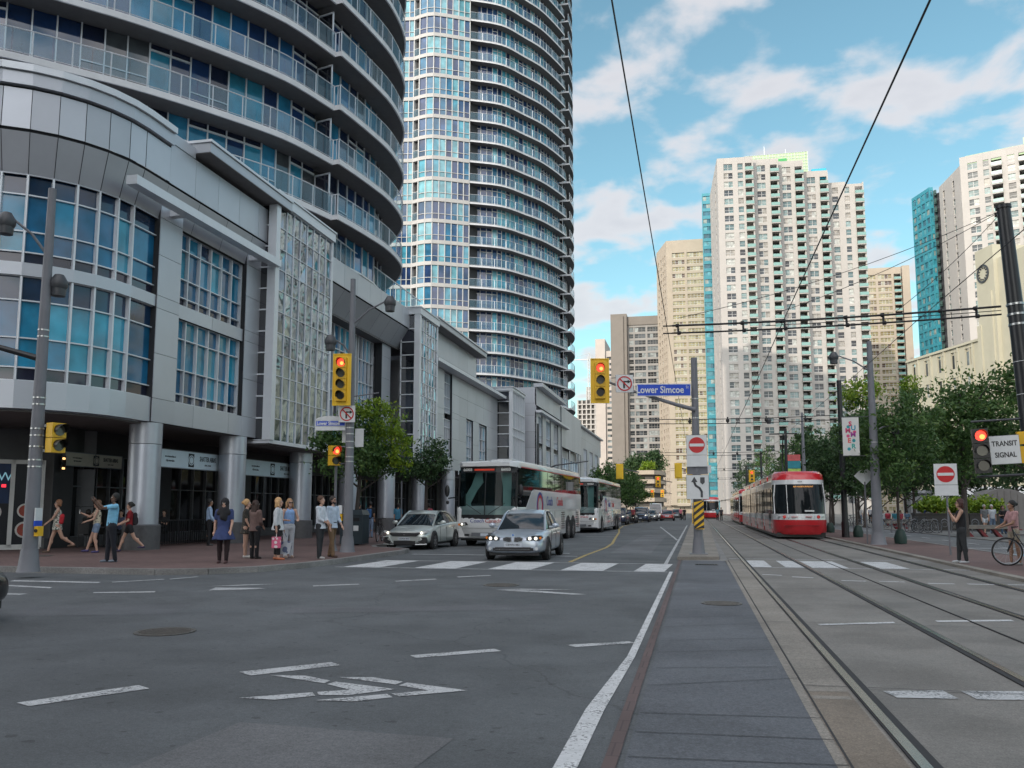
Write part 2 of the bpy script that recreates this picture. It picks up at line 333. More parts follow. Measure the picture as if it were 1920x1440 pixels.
# joints in concrete
jt=MB(A_dark)
for (a,b_) in [((-.45,6.55),(.83,6.66)),((-.45,6.0),(.83,6.07)),((-.45,7.56),(.83,8.15)),((-.42,8.39),(.7,8.68)),((-.42,13.16),(.78,14.06)),((-.45,5.4),(.83,5.49)),((-.45,9.3),(.83,9.75)),((-.45,10.1),(.83,10.6)),((-.45,11.3),(.83,11.9)),((-.45,12.2),(.83,12.8)),((-.45,15.4),(.8,16.2)),((-.45,18),(.8,18.7)),((-.45,21),(.8,21.6)),((-.45,4.7),(.83,4.75)),((-.45,3.9),(.83,3.95))]:
    a=Vector((*a,.0115)); b2=Vector((*b_,.0115)); n=Vector((0,.005,0)); jt.quad(tuple(a-n),tuple(b2-n),tuple(b2+n),tuple(a+n))
for k in range(60):
    y=-1.5+k*4.6+random.uniform(-.3,.3)
    for x0,x1 in ((.84,1.2),(1.36,2.66),(2.8,4.3),(4.44,5.76),(5.9,6.62)):
        jt.quad((x0,y-.007,.0145),(x1,y-.007,.0145),(x1,y+.007,.0145),(x0,y+.007,.0145))
jt.box(3.53,3.545,-20,300,-.01,.0146); jt.box(.835,.85,-60,26.2,.0,.0135)
struct(jt.build('joint_line'))
# repair patches, each its own tone of asphalt
for k,(p,c) in enumerate((([(-9.6,10.4),(-7.4,11.2),(-7.9,12.5),(-10.1,11.6)],(.095,.10,.108)),([(-5.9,11.6),(-2.2,12.9),(-2.4,13.6),(-6.1,12.3)],(.098,.102,.11)),([(-8.2,30),(-6.6,30),(-6.6,44),(-8.2,44)],(.10,.103,.11)),([(-3.3,4.2),(-1.7,4.2),(-1.6,5.6),(-3.2,5.7)],(.118,.12,.125)),([(-3.0,30),(-1.6,30),(-1.8,52),(-3.1,52)],(.118,.122,.13)),([(-14,10.5),(-11.8,10.9),(-12.1,12.3),(-14.2,12)],(.10,.104,.112)))):
    sheet('road_patch',p,.0025,asphalt_mat('patch_asphalt_%d'%k,c,.22))
# painted lines
def marks(name,polys,m=A_line,z=.005):
    for p in polys:
        b=MB(m); b.add([(q[0],q[1],z) for q in p],[tuple(range(len(p)))]); o=b.build(name,fix=False)
        if o.data.polygons[0].normal.z<0: o.data.flip_normals()
        struct(o)
marks('painted_dash',[[(-5.21,5.88),(-5.03,5.80),(-4.53,6.57),(-4.71,6.67)],[(-4.18,7.4),(-3.99,7.26),(-3.4,7.92),(-3.56,8.05)],[(-2.93,8.59),(-2.82,8.45),(-2.07,9.05),(-2.18,9.18)],[(-1.46,9.61),(-1.34,9.47),(-.72,9.91),(-.8,10.01)],
 [(-10.75,13.8),(-10.65,13.65),(-9.65,14.0),(-9.75,14.18)],[(-7.46,15.9),(-7.36,15.72),(-6.64,16.32),(-6.74,16.48)],[(-6.26,17.29),(-6.16,17.12),(-5.5,17.84),(-5.6,18.0)],[(-5.3,18.65),(-5.2,18.48),(-4.6,19.1),(-4.7,19.26)]])
marks('painted_chevron',[[(-3.83,7.32),(-3.5,7.36),(-3.19,7.2),(-3.19,7.08)],[(-3.15,7.05),(-3.12,7.17),(-2.5,6.98),(-2.8,6.68),(-3.03,6.63),(-3.10,6.74),(-2.87,6.88)],[(-3.61,6.4),(-3.3,6.4),(-3.05,6.6),(-3.13,6.72)],
 [(-3.19,7.36),(-2.88,7.42),(-2.55,7.29),(-2.57,7.16)],[(-2.53,7.13),(-2.5,7.26),(-1.9,7.06),(-2.38,6.72),(-2.48,6.81),(-2.22,6.99)],[(-2.98,6.45),(-2.67,6.47),(-2.42,6.68),(-2.51,6.79)],
 [(-9.4,15.3),(-8.9,15.55),(-8.3,16.1),(-8.85,15.85)],[(-9.1,15.1),(-8.9,14.55),(-8.0,15.05),(-8.2,15.2)],[(-3.75,15.85),(-3.3,16.1),(-2.3,16.15),(-2.9,15.95)],[(-3.75,15.78),(-3.0,15.8),(-1.95,15.3),(-2.2,15.2)]])
marks('painted_dash',[[(-11.9,15.8),(-11.8,15.7),(-11.2,16.6),(-11.32,16.7)],[(-11.2,16.75),(-11.1,16.65),(-10.9,17.4),(-11.0,17.5)],[(-14.2,15.75),(-14.1,15.5),(-12.0,15.5),(-12.1,15.75)],[(-13.4,14.75),(-13.3,14.55),(-12.1,14.3),(-12.2,14.5)],[(-16.2,13.3),(-16.2,13.1),(-11.7,13.1),(-11.7,13.3)]])
sheet('painted_line',[(-.86,-20),(-.74,-20),(-.72,6.6),(-.66,9),(-.62,21.2),(-.70,21.2),(-.74,9),(-.86,6.6)],.0055,A_line_new)
sheet('painted_line_far',[(-.94,21.3),(-.84,21.3),(-.94,82),(-1.04,82)],.0052,A_line)
# crosswalks
def lb(y,x0,x1): return [(x0,y-.07),(x1,y-.07-.004*(x1-x0)),(x1,y+.07-.004*(x1-x0)),(x0,y+.07)]
marks('crosswalk_line',[lb(21.15,-9.3,-.75),lb(24.15,-9.3,-.95)])
bars=[]
for x0,x1 in ((-9.1,-8.1),(-7.15,-6.05),(-5.2,-4.1),(-3.35,-2.3),(-1.55,-.82)): bars.append([(x0,21.2),(x1,21.2),(x1+.12,24.1),(x0+.12,24.1)])
bars2=[]
for x0,x1 in ((1.36,1.86),(2.2,2.66),(2.85,3.75),(4.5,5.2)): bars2.append([(x0,23.45),(x1,23.45),(x1,26.35),(x0,26.35)])
marks('crosswalk_bar',bars,A_line_new,.0058); marks('crosswalk_bar',bars2,A_line_new,.005)
marks('crosswalk_line',[lb(23.35,.9,6.6),lb(27.2,.9,6.6)],A_line,.0052)
marks('painted_dash',[[(1.43,20.85),(1.42,20.7),(1.84,20.52),(1.85,20.68)],[(2.03,20.28),(2.02,20.12),(2.45,19.92),(2.46,20.08)]]+[[(x,19.42-.05*(x-2.9)),(x,19.28-.05*(x-2.9)),(x+.48,19.22-.05*(x-2.9)),(x+.48,19.38-.05*(x-2.9))] for x in (2.93,3.67)]+[[(x,19.08),(x,18.93),(x+.49,18.92),(x+.49,19.06)] for x in (4.54,5.28,6.02)],A_line_new,.005)
marks('painted_dash',[[(1.5,12.02),(1.52,11.9),(2.52,12.33),(2.52,12.46)],[(3.1,12.72),(3.1,12.58),(4.13,12.88),(4.13,13.04)]],A_line_new,.005)
marks('painted_bar',[[(1.46,7.76),(1.52,7.52),(1.99,7.57),(1.95,7.9)],[(2.09,7.9),(2.13,7.58),(2.6,7.66),(2.6,8.0)],[(2.95,7.95),(2.95,7.7),(3.5,7.8),(3.5,8.05)]],A_line,.005)
marks('painted_bar',[[(.86,7.66),(.86,7.58),(1.15,7.62),(1.15,7.74)],[(.86,7.42),(.86,7.3),(1.15,7.32),(1.15,7.44)]],A_edge,.0135)
# yellow curved line and gore
yb=MB(A_yline); yp=[(-3.6,24.5),(-3.62,28),(-3.55,34),(-3.7,38),(-4.3,46),(-5.0,56),(-5.9,66),(-6.6,78),(-6.8,120),(-6.8,200)]
for a,b_ in zip(yp,yp[1:]): yb.quad((a[0]-.06,a[1],.0053),(a[0]+.06,a[1],.0053),(b_[0]+.06,b_[1],.0053),(b_[0]-.06,b_[1],.0053))
struct(yb.build('yellow_line',fix=False))
marks('painted_line',[[(-3.19,74.5),(-3.09,74.5),(-.95,42.8),(-1.05,42.7)],[(-3.2,74.8),(-3.2,74.5),(-1,74.5),(-1,74.8)],[(-2.9,67),(-2.9,66.7),(-1,66.7),(-1,67)],[(-6,47.2),(-6,46.9),(-4.4,46.9),(-4.4,47.2)],[(-6.4,29.4),(-6.4,29.1),(-4.3,29.1),(-4.3,29.4)],[(-6.4,27.6),(-6.4,27.35),(-3.8,27.35),(-3.8,27.6)],[(-9.4,27.8),(-9.4,27.5),(-6.9,27.5),(-6.9,27.8)]])
# left sidewalk
cpts=[(-120,17.6),(-16.5,17.75),(-12.2,17.7),(-11.1,18.1),(-10.35,19.0),(-9.9,20.6),(-9.75,22.4),(-9.75,25.5),(-9.72,27.6),(-9.9,28.7),(-10.5,29.4),(-11.6,30.0),(-12.1,31.2),(-12.15,36),(-12.15,600)]
slab('sidewalk',cpts+[(-120,600)],-.02,.13,B_brick)
kb=MB(A_curb)
for a,b_ in zip(cpts[:-1],cpts[1:]):
    dxx,dyy=b_[0]-a[0],b_[1]-a[1]; l=math.hypot(dxx,dyy); nx,ny=dyy/l,-dxx/l   # outward to the road
    a2=(a[0]+nx*.03,a[1]+ny*.03); b3=(b_[0]+nx*.03,b_[1]+ny*.03); a3=(a[0]-nx*.15,a[1]-ny*.15); b4=(b_[0]-nx*.15,b_[1]-ny*.15)
    kb.hexa([(a2[0],a2[1],-.01),(b3[0],b3[1],-.01),(b3[0],b3[1],.136),(a2[0],a2[1],.136)],[(a3[0],a3[1],.0),(b4[0],b4[1],.0),(b4[0],b4[1],.137),(a3[0],a3[1],.137)])
struct(kb.build('kerb'))
# right side
slab('right_sidewalk',[(6.64,12),(200,12),(200,19),(9.6,19),(9.6,300),(6.64,300)],-.02,.06,B_brick)
slab('right_kerb',[(6.55,12),(6.78,12),(6.78,300),(6.55,300)],-.02,.066,A_edge)
slab('brick_kerb',[(9.6,19),(9.78,19),(9.78,300),(9.6,300)],-.02,.075,A_dgrey if False else A_curb)
sheet('trail',[(9.7,19),(13.6,19),(13.6,600),(9.7,600)],.01,A_trail)
slab('plaza',[(13.6,19),(200,19),(200,500),(13.6,500)],-.02,.05,A_plaza)
marks('trail_dash',[[(11.6,y),(11.72,y),(11.72,y+1.6),(11.6,y+1.6)] for y in range(24,110,4)],A_line,.016)
marks('blue_crossing_box',[[(9.85,26.5),(13.3,26.5),(13.3,31.5),(9.85,31.5)]],A_blue,.0165)
marks('trail_line',[[(9.82,26.3),(13.4,26.3),(13.4,26.5),(9.82,26.5)],[(9.82,31.5),(13.4,31.5),(13.4,31.75),(9.82,31.75)],[(9.82,36),(13.4,36),(13.4,36.4),(9.82,36.4)]],A_line,.0168)
# manhole covers
def manhole(x,y,R,z,label,m=None):
    t=thing('manhole_cover',label,'manhole cover',(x,y,z)); b=MB(pm('cast_iron',(.15,.14,.13),.55,metal=.5,noise=.3,ns=20))
    b.disc((0,0,0),(0,0,1),R,28,.006); b.disc((0,0,0),(0,0,1),R,28,.011,r0=R*.9)
    for k in range(-4,5):
        L=math.sqrt(max(0,(R*.82)**2-(k*R*.18)**2)); b.box(-L,L,k*R*.18-.012,k*R*.18+.012,.005,.0125)
    b.build('iron_lid',t)
manhole(-6.43,9.58,.36,.001,'round ribbed iron manhole cover in the near left road')
manhole(-3.85,16.8,.36,.001,'round iron manhole cover in the asphalt near the small white chevron')
manhole(.34,14.25,.32,.007,'rusty round iron cover in the blue grey median strip')
manhole(-19.0,22.0,.34,.131,'round iron cover in the brick sidewalk by the woman in the floral dress')
# storm drain at the island tip
t=thing('storm_drain','small slotted storm drain grate beside the median island tip','drain grate',(.2,24.0,.007)); b=MB(M_black)
b.box(-.3,.3,-.14,-.11,0,.012);b.box(-.3,.3,.11,.14,0,.012)
for k in range(9): b.box(-.29+k*.07,-.265+k*.07,-.11,.11,0,.011)
b.build('grate',t)
# ================================================================ BUILDINGS
G_dark=[(0,(.008,.016,.045)),(.28,(.01,.04,.13)),(.45,(.015,.10,.25)),(.62,(.025,.19,.34)),(.74,(.01,.03,.09)),(.84,(.03,.22,.34)),(.95,(.06,.07,.08))]
M_glassT=ramp_mat('tower_glass',G_dark,.04,ior=1.9)
M_glassP=ramp_mat('podium_glass',[(0,(.014,.12,.24)),(.3,(.02,.20,.34)),(.55,(.03,.27,.40)),(.75,(.012,.035,.08)),(.9,(.02,.022,.04))],.05,ior=1.7)
M_glassD=ramp_mat('podium_dark_glass',[(0,(.012,.014,.02)),(.5,(.02,.022,.035)),(.8,(.03,.035,.05))],.05,ior=1.9)
M_mirror=ramp_mat('reflective_glass',[(0,(.20,.26,.31)),(.5,(.24,.31,.36)),(.85,(.15,.19,.24))],.03,metal=.85,bump=.5)
M_rail=clear_glass('railing_glass',(.80,.91,.95),.18,.20,(.20,.36,.46))
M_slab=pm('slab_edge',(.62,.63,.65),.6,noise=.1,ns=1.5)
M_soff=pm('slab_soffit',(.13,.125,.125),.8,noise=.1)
M_mull=pm('light_mullion',(.62,.65,.69),.35,metal=.2,noise=.04)
M_whm=pm('white_frame',(.58,.58,.565),.45,noise=.05)
M_panel=pm('metal_panel',(.46,.485,.53),.34,metal=.35,noise=.05,ns=.6,rv=.07)
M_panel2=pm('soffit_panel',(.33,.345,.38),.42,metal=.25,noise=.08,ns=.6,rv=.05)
M_joint=pm('panel_joint',(.02,.022,.026),.9,noise=0)
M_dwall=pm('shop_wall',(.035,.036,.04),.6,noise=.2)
M_plinth=pm('plinth_stone',(.09,.09,.095),.5,noise=.2,ns=6)
M_col=pm('column_metal',(.46,.49,.55),.36,metal=.55,noise=.05)

def panelled(mb,F,u0,u1,d,z0,z1,step,m=None,th=.12,jz=()):
    """row of separate panels with real 12 mm gaps over a dark backing"""
    n=max(1,round((u1-u0)/step)); s=(u1-u0)/n; mb.X=F
    zs=[z0]+list(jz)+[z1]
    for a,b_ in zip(zs,zs[1:]):
        for k in range(n): mb.box(u0+k*s+.008,u0+(k+1)*s-.008,d-th,d,a+.008,b_-.008,m)
    mb.box(u0,u1,d-th-.02,d-.03,z0,z1,M_joint); mb.X=None
def window_block(F,u0,u1,d,z0,z1,nu,zs,gm,fm=None,fr=.06,depth=.14,tints=None,name='window',parent=None,coll=None,thick=None):
    """one framed window: panes split by mullions at nu columns and heights zs"""
    fm=fm or M_mull; w_=MB(gm,fm); w_.X=F; s=(u1-u0)/nu; zz_=[z0]+list(zs)+[z1]
    base=random.random()
    for k in range(nu):
        for j,(a,b_) in enumerate(zip(zz_,zz_[1:])):
            r=(tints(k,j) if tints else random.random())
            tl=random.uniform(-.012,.012)
            w_.quad((u0+k*s,d-depth+tl,a),(u0+(k+1)*s,d-depth-tl,a),(u0+(k+1)*s,d-depth-tl*.5,b_),(u0+k*s,d-depth+tl*.5,b_),gm,r)
    for k in range(nu+1):
        f_=fr*(1.25 if (k in(0,nu)) else 1)
        if thick and k%thick==0: f_=fr*1.9
        w_.box(u0+k*s-f_/2,u0+k*s+f_/2,d-depth-.02,d,z0,z1,fm)
    for j,a in enumerate(zz_): w_.box(u0,u1,d-depth-.02,d-.012,a-fr/2*.8,a+fr/2*.8,fm)
    w_.X=None
    if coll is not None: coll.append(w_); return w_
    return w_.build(name,parent,True,fix=False)
def off_poly(pts,d):
    out_=[]
    for i,p in enumerate(pts):
        a=pts[max(i-1,0)]; c=pts[min(i+1,len(pts)-1)]; tx,ty=c[0]-a[0],c[1]-a[1]; l=math.hypot(tx,ty); out_.append((p[0]-ty/l*d,p[1]+tx/l*d))
    return out_
# ---------------------------------------------------------------- podium
PX=-18.4
pod=thing('podium_building','low grey metal and glass podium building with round columns along the left sidewalk','building',(PX,40,.13))
FP=frame(PX,0,0,1)
def tintP(hi=.5):
    def f(k,j):
        if j==0: return random.choice([.92,.8])
        return random.uniform(0,.74) if random.random()>.06 else .8
    return f
# curved corner: chain of short facets from the flat facade round to the left
cx_,cy_,cr_=-22.3,24.6,3.9
arc=[(cx_+cr_*math.cos(rad(a)),cy_+cr_*math.sin(rad(a))) for a in np.linspace(0,-62,7)]
e=arc[-1]; arc+= [(e[0]-1.35*math.sin(rad(62))*k+0,e[1]-1.35*math.cos(rad(62))*k*.75) for k in range(1,6)]
arc=[(PX,25.95)]+arc; arc=arc[::-1]
segs=[(arc[i],arc[i+1]) for i in range(len(arc)-1)]
wallc=MB(M_panel,M_joint,M_panel2)
glc=[]; cparts=[]
def rowstrip(nm,z0,z1,d0,d1,m,joint=True):
    """one continuous band round the curve, cut by fine joints"""
    P0=off_poly(arc,-d0); P1=off_poly(arc,-d1); b_=MB(m,M_joint)
    for i in range(len(arc)-1):
        b_.quad((*P0[i],z0),(*P0[i+1],z0),(*P1[i+1],z1),(*P1[i],z1),m)
        if joint: b_.path([(P0[i][0],P0[i][1],z0),(P1[i][0],P1[i][1],z1)],.013,4,M_joint)
    b_.build(nm,pod,True,fix=False)
def rowlip(nm,z0,z1,d,din,m):
    P0=off_poly(arc,-d); b_=MB(m); b_.prism(list(P0)+off_poly(arc,-din)[::-1],z0,z1); b_.build(nm,pod,True)
for i,(a,b_) in enumerate(segs):
    L=math.hypot(b_[0]-a[0],b_[1]-a[1]); F=frame(a[0],a[1],b_[0]-a[0],b_[1]-a[1])
    for (z0,z1,zs) in ((5.35,8.55,(5.75,6.65,7.8)),(8.95,11.72,(9.3,9.95,11.1))):
        nu=1 if L<1.5 else (2 if L<2.6 else 3)
        wq=MB(M_glassP,M_mull); wq.X=F; zz_=[z0]+list(zs)+[z1]; r0=random.uniform(.05,.7)
        for k in range(nu):
            for j,(q0,q1) in enumerate(zip(zz_,zz_[1:])):
                r=.95 if j in(0,) else (.80 if j==3 else min(.72,max(0,r0+random.uniform(-.12,.12))))
                wq.quad((k*L/nu,-.12,q0),((k+1)*L/nu,-.12,q0),((k+1)*L/nu,-.12,q1),(k*L/nu,-.12,q1),0,r)
            wq.box(k*L/nu-.03,k*L/nu+.03,-.14,.02,z0,z1,1)
        wq.box(L-.03,L+.03,-.14,.02,z0,z1,1)
        for q in zz_: wq.box(0,L,-.14,-.03,q-.02,q+.02,1)
        glc.append(wq)
rowlip('floor_band',8.55,8.95,.06,-.3,M_panel); rowlip('reveal',12.9,13.08,.28,.0,M_joint); rowlip('reveal',14.26,14.42,.28,.0,M_joint)
rowstrip('cove',11.74,12.95,.0,.34,M_panel2); rowstrip('upper_fascia',13.05,14.30,.36,.36,M_panel); rowlip('head_soffit',11.70,11.745,.02,-.3,M_panel2)
rowlip('parapet_panel',14.38,14.78,.50,-.2,M_panel); rowlip('parapet_cap',14.80,15.02,.60,-.3,M_mull); rowlip('lower_fascia',4.5,5.34,.05,-.25,M_panel)
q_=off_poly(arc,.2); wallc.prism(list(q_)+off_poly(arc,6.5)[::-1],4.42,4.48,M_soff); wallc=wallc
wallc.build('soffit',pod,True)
for g_ in glc: g_.build('window',pod,True,fix=False)
# flat bay A: piers, windows, cornice
pier=lambda u0,u1,d,z0,z1,js: (lambda b: (panelled(b,FP,u0,u1,d,z0,z1,9,M_panel,.5,js), b.build('pier',pod,True,fix=False)))(MB(M_panel,M_joint))
pier(25.9,27.22,.12,4.5,12.7,(5.33,6.9,8.5,8.95,10.4,11.75))
pier(31.85,33.2,.12,4.5,12.7,(5.33,6.9,8.5,8.95,10.4,11.75))
for z0,z1,zs in ((5.38,8.45,(5.7,6.6,7.75)),(8.98,11.72,(9.3,10.0,11.1))):
    window_block(FP,27.25,31.82,-.1,z0,z1,6,zs,M_glassP,M_mull,.05,tints=tintP(),parent=pod)
b=MB(M_panel,M_joint,M_panel2)
panelled(b,FP,25.95,33.3,.10,4.5,5.33,2.2); panelled(b,FP,27.2,31.9,.02,8.45,8.97,2.3)
b.X=FP
for k in range(4):
    u0=25.95+k*1.96; b.quad((u0+.01,.0,11.76),(u0+1.95,.0,11.76),(u0+1.95,.34,12.95),(u0+.01,.34,12.95),M_panel2)
b.quad((25.9,-.06,11.7),(33.8,-.06,11.7),(33.8,.27,13),(25.9,.27,13),M_joint)
panelled(b,FP,25.95,33.8,.36,13.02,14.5,1.6)
b.X=FP; b.box(27.4,34.0,-1.0,1.0,14.72,15.08,M_panel); b.box(27.35,34.0,-1.1,1.06,15.1,15.2,M_mull); b.box(27.42,34,-1,.98,14.69,14.72,M_soff)
b.box(24.2,27.4,-1,.4,14.5,14.9,M_panel)
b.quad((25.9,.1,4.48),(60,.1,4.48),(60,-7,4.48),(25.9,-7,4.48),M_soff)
b.X=None; b.build('cornice',pod,True,fix=False)
b=MB(M_mull,M_panel2); b.X=FP; b.box(23.3,33.1,.62,1.02,11.92,12.22); b.box(26.4,26.7,.1,.66,11.96,12.18); b.box(32.0,32.3,.1,.66,11.96,12.18); b.X=None; b.build('canopy_beam',pod,True,fix=False)
# glass bays
def bay(y0,y1,name,z0,z1,nu,rows,xf=.8,mat=None,ret=True):
    b=MB(M_mull,M_glassD,M_joint,M_panel); b.X=FP
    b.box(y0-.16,y0+.2,xf-.32,xf+.06,z0,z1+.02,M_mull)                # corner post
    zs=list(np.linspace(z0,z1-.5,rows+1))
    for a,c in zip(zs,zs[1:]):
        b.quad((y0-.05,-.5,a),(y0-.05,xf-.3,a),(y0-.05,xf-.3,c),(y0-.05,-.5,c),M_glassD); b.box(y0-.1,y0-.02,-.5,xf-.3,a-.03,a+.03,M_mull)
    b.box(y0-.1,y0-.02,-.5,-.42,z0,z1,M_mull)
    b.box(y0-.2,y1+.15,-.6,xf+.12,z1-.42,z1,M_mull); b.box(y0-.24,y1+.18,-.7,xf+.18,z1+.01,z1+.08,M_mull)
    b.box(y0-.1,y1+.1,-.6,xf,z0-.14,z0-.01,M_mull); b.box(y0,y1,-.6,xf-.2,z0-.2,z0-.14,M_soff)
    b.box(y1,y1+.12,-.5,xf+.02,z0,z1,M_mull); b.X=None
    b.build('bay_frame',pod,True,fix=False)
    window_block(FP,y0+.25,y1,xf,z0,z1-.44,nu,zs[1:-1],mat or M_mirror,M_mull,.045,.05,name='bay_glazing',parent=pod,thick=None)
bay(33.05,38.75,'a',4.42,15.25,8,11)
bay(52.7,56.6,'b',4.6,14.7,6,11)
# terrace wing between the bays
b=MB(M_panel,M_joint,M_panel2,M_soff); panelled(b,FP,40.1,54.9,.1,13.35,14.62,1.85)
panelled(b,FP,39.9,40.1,.1,13.35,14.62,1)
b.X=FP
for k in range(8):
    u0=40.4+k*1.8; b.quad((u0+.01,-.75,12.1),(u0+1.79,-.75,12.1),(u0+1.79,.02,13.3),(u0+.01,.02,13.3),M_panel2)
b.quad((40.1,-.8,12.05),(55,-.8,12.05),(55,-.03,13.34),(40.1,-.03,13.34),M_joint); b.quad((39.3,-.78,12.08),(40.3,-.78,12.08),(40.3,.05,13.33),(39.3,-.75,13.33),M_panel)
b.box(39.2,55,-4.2,-.74,12.0,12.08,M_soff); b.box(39.2,55,-9,.08,14.55,14.64,M_slab)
b.X=None; b.build('terrace_fascia',pod,True,fix=False)
b=MB(M_rail,M_mull); b.X=FP
for k in range(11): b.quad((40.2+k*1.35+.03,.02,14.72),(40.2+(k+1)*1.35-.03,.02,14.72),(40.2+(k+1)*1.35-.03,.02,15.72),(40.2+k*1.35+.03,.02,15.72),M_rail); b.box(40.2+k*1.35-.02,40.2+k*1.35+.02,0,.04,14.6,15.78,M_mull)
b.box(40.1,55.2,-.01,.05,15.74,15.8,M_mull); b.X=None; b.build('railing',pod,True,fix=False)
for k,(u0,u1) in enumerate(((39.2,43.2),(43.6,47.6),(48.0,50.4))):
    window_block(FP,u0,u1,-1.5,4.7,12.0,4+(k<2),(5.3,6.3,7.6,8.2,9.2,10.6),M_glassP,M_mull,.07,parent=pod)
for (u0,u1,d) in ((50.4,51.9,-.9),): 
    b=MB(M_panel,M_joint); panelled(b,FP,u0,u1,d,4.5,12.1,9,M_panel,.5,(5.6,7,8.4,9.8,11.2)); b.build('pier',pod,True,fix=False)
# section C
b=MB(M_panel,M_joint,M_panel2); panelled(b,FP,56.8,70.3,.02,12.7,14.5,2.7); panelled(b,FP,56.8,72,.02,4.5,5.4,2.7)
b.X=FP; b.box(56.6,70.9,-1,.85,14.55,14.9,M_panel); b.box(56.5,71,-1.1,.95,14.92,15.02,M_mull); b.box(56.6,70.85,-.9,.83,14.5,14.545,M_soff)
b.box(56.8,78.5,.1,.9,11.9,12.15,M_mull); b.box(56.8,78.2,-.2,.1,11.9,12.7,M_panel2)
b.box(70.3,70.45,-6,.02,4.5,14.6,M_panel)
b.X=None; b.build('cornice',pod,True,fix=False)
for u0,u1 in ((57.2,59.0),(60.9,63.0)):
    for z0,z1,zs in ((5.4,8.3,(5.8,6.7,7.7)),(8.8,11.8,(9.2,10,11.1))): window_block(FP,u0,u1,-.12,z0,z1,4,zs,M_glassP,M_mull,.07,parent=pod)
for u0,u1 in ((56.7,57.2),(59.0,60.9),(63.0,64.9)): pier(u0,u1,.06,4.5,11.9,(5.33,6.9,8.5,8.95,10.4))
# section D : plain panels
b=MB(M_panel,M_joint); panelled(b,FP,64.9,78.4,.05,8.9,11.9,2.7,jz=(10.4,)); panelled(b,FP,64.9,67.2,.05,5.0,8.9,2.3,jz=(6.9,)); panelled(b,FP,69.4,71.4,.05,5,8.9,2,jz=(6.9,)); panelled(b,FP,74.2,78.4,.05,5,8.9,2.1,jz=(6.9,))
panelled(b,FP,64.9,78.4,.05,4.2,5.0,2.7); b.build('wall',pod,True,fix=False)
window_block(FP,67.2,69.4,-.1,5.2,8.8,3,(5.8,6.6,7.6),M_glassP,M_mull,.06,parent=pod); window_block(FP,71.4,74.2,-.1,5.2,8.8,3,(5.8,6.6,7.6),M_glassP,M_mull,.06,parent=pod)
# stair tower with dark glass facing the camera
b=MB(M_mull,M_panel); b.X=FP
b.box(78.4,84.6,-5,1.5,12.75,13.0,M_mull); b.box(78.3,84.7,-5,1.6,13.02,13.1,M_mull); b.box(78.45,78.7,1.2,1.5,4.2,12.75,M_mull); b.box(78.45,78.7,-1.6,-1.4,4.2,12.75,M_mull); b.X=None; b.build('stair_tower_frame',pod,True,fix=False)
FS=frame(PX-1.4,78.5,1,0)
window_block(FS,0,2.6,0,6.2,12.7,2,(7.4,8.6,9.4,10.6,11.7),M_glassD,M_mull,.09,parent=pod); window_block(FP,78.7,84.5,1.45,4.3,12.7,7,(6.2,8.4,9.2,10.8),M_mirror,M_mull,.08,parent=pod)
b=MB(pm('blue_mural',(.02,.07,.17),.5,noise=.5,ns=.8)); b.X=FS; b.box(0,2.6,-.1,-.02,4.4,6.1); b.X=None; b.build('blue_panel',pod,True)
# block E : panelled block whose end wall faces the camera
b=MB(M_panel,M_joint,M_panel2); FE=frame(PX-6,87.5,1,0); panelled(b,FE,0,8.1,0,4.5,14.3,2.7,jz=(6.2,7.9,9.6,11.3,12.6))
FE2=frame(PX+2.1,0,0,1); panelled(b,FE2,87.5,104,.0,12.4,14.3,2.8); b.X=FE2; b.box(87.5,104,-.3,.7,14.32,14.7,M_panel); b.box(87.4,108,.0,.6,11.6,11.85,M_mull); b.X=None
panelled(b,FE2,104,122,.1,9.2,14.2,3); panelled(b,FE2,104,104.1,.1,4,9.2,1)
b.build('end_wall',pod,True,fix=False)
for u0,u1 in ((88.6,91.2),(93.4,96.6),(98.6,102),(105,111),(112,120)):
    window_block(FE2,u0,u1,-.1,4.6,8.0,3,(5.6,6.6),M_glassP,M_mull,.09,parent=pod); 
    if u0<104: window_block(FE2,u0,u1,-.1,8.6,11.4,3,(9.4,),M_glassP,M_mull,.09,parent=pod)
for u0,u1 in ((87.5,88.6),(91.2,93.4),(96.6,98.6),(102,104),(104,105),(111,112),(120,122)): b=MB(M_panel,M_joint); panelled(b,FE2,u0,u1,.0,4.0,11.7 if u0<104 else 9.2,4,jz=(5.5,7,8.5)); b.build('pier',pod,True,fix=False)
b=MB(M_mull,M_rail); b.X=FE; b.box(-1.5,5.6,-.0,2.6,6.3,6.6,M_mull); b.quad((5.6,0,6.6),(5.6,2.6,6.6),(5.6,2.6,7.8),(5.6,0,7.8),M_rail); b.quad((-1.5,2.6,6.6),(5.6,2.6,6.6),(5.6,2.6,7.8),(-1.5,2.6,7.8),M_rail); b.box(-1.5,5.65,2.58,2.64,7.8,7.86,M_mull); b.X=None; b.build('balcony',pod,True,fix=False)
FE3=frame(PX,0,0,1); b=MB(M_panel,M_joint); panelled(b,FE3,130.5,168,.0,11.6,14.8,4.5,jz=(13.2,)); b.X=FE3; b.box(130,168.5,-1,.5,14.85,15.1,M_panel); b.box(130.5,168,-6,.02,4.2,4.9,M_panel); b.X=None; b.build('far_wall',pod,True,fix=False)
b=MB(M_panel,M_joint); panelled(b,frame(PX-7,130.4,1,0),0,7,0,4.2,14.9,3.5,jz=(7,10)); b.build('far_end_wall',pod,True,fix=False)
for u0 in (130.5,138.4,146.4,154.4,162.4): b=MB(M_panel,M_joint); panelled(b,FE3,u0,u0+3.4,.0,4.9,11.6,4,jz=(7,9)); b.build('pier',pod,True,fix=False)
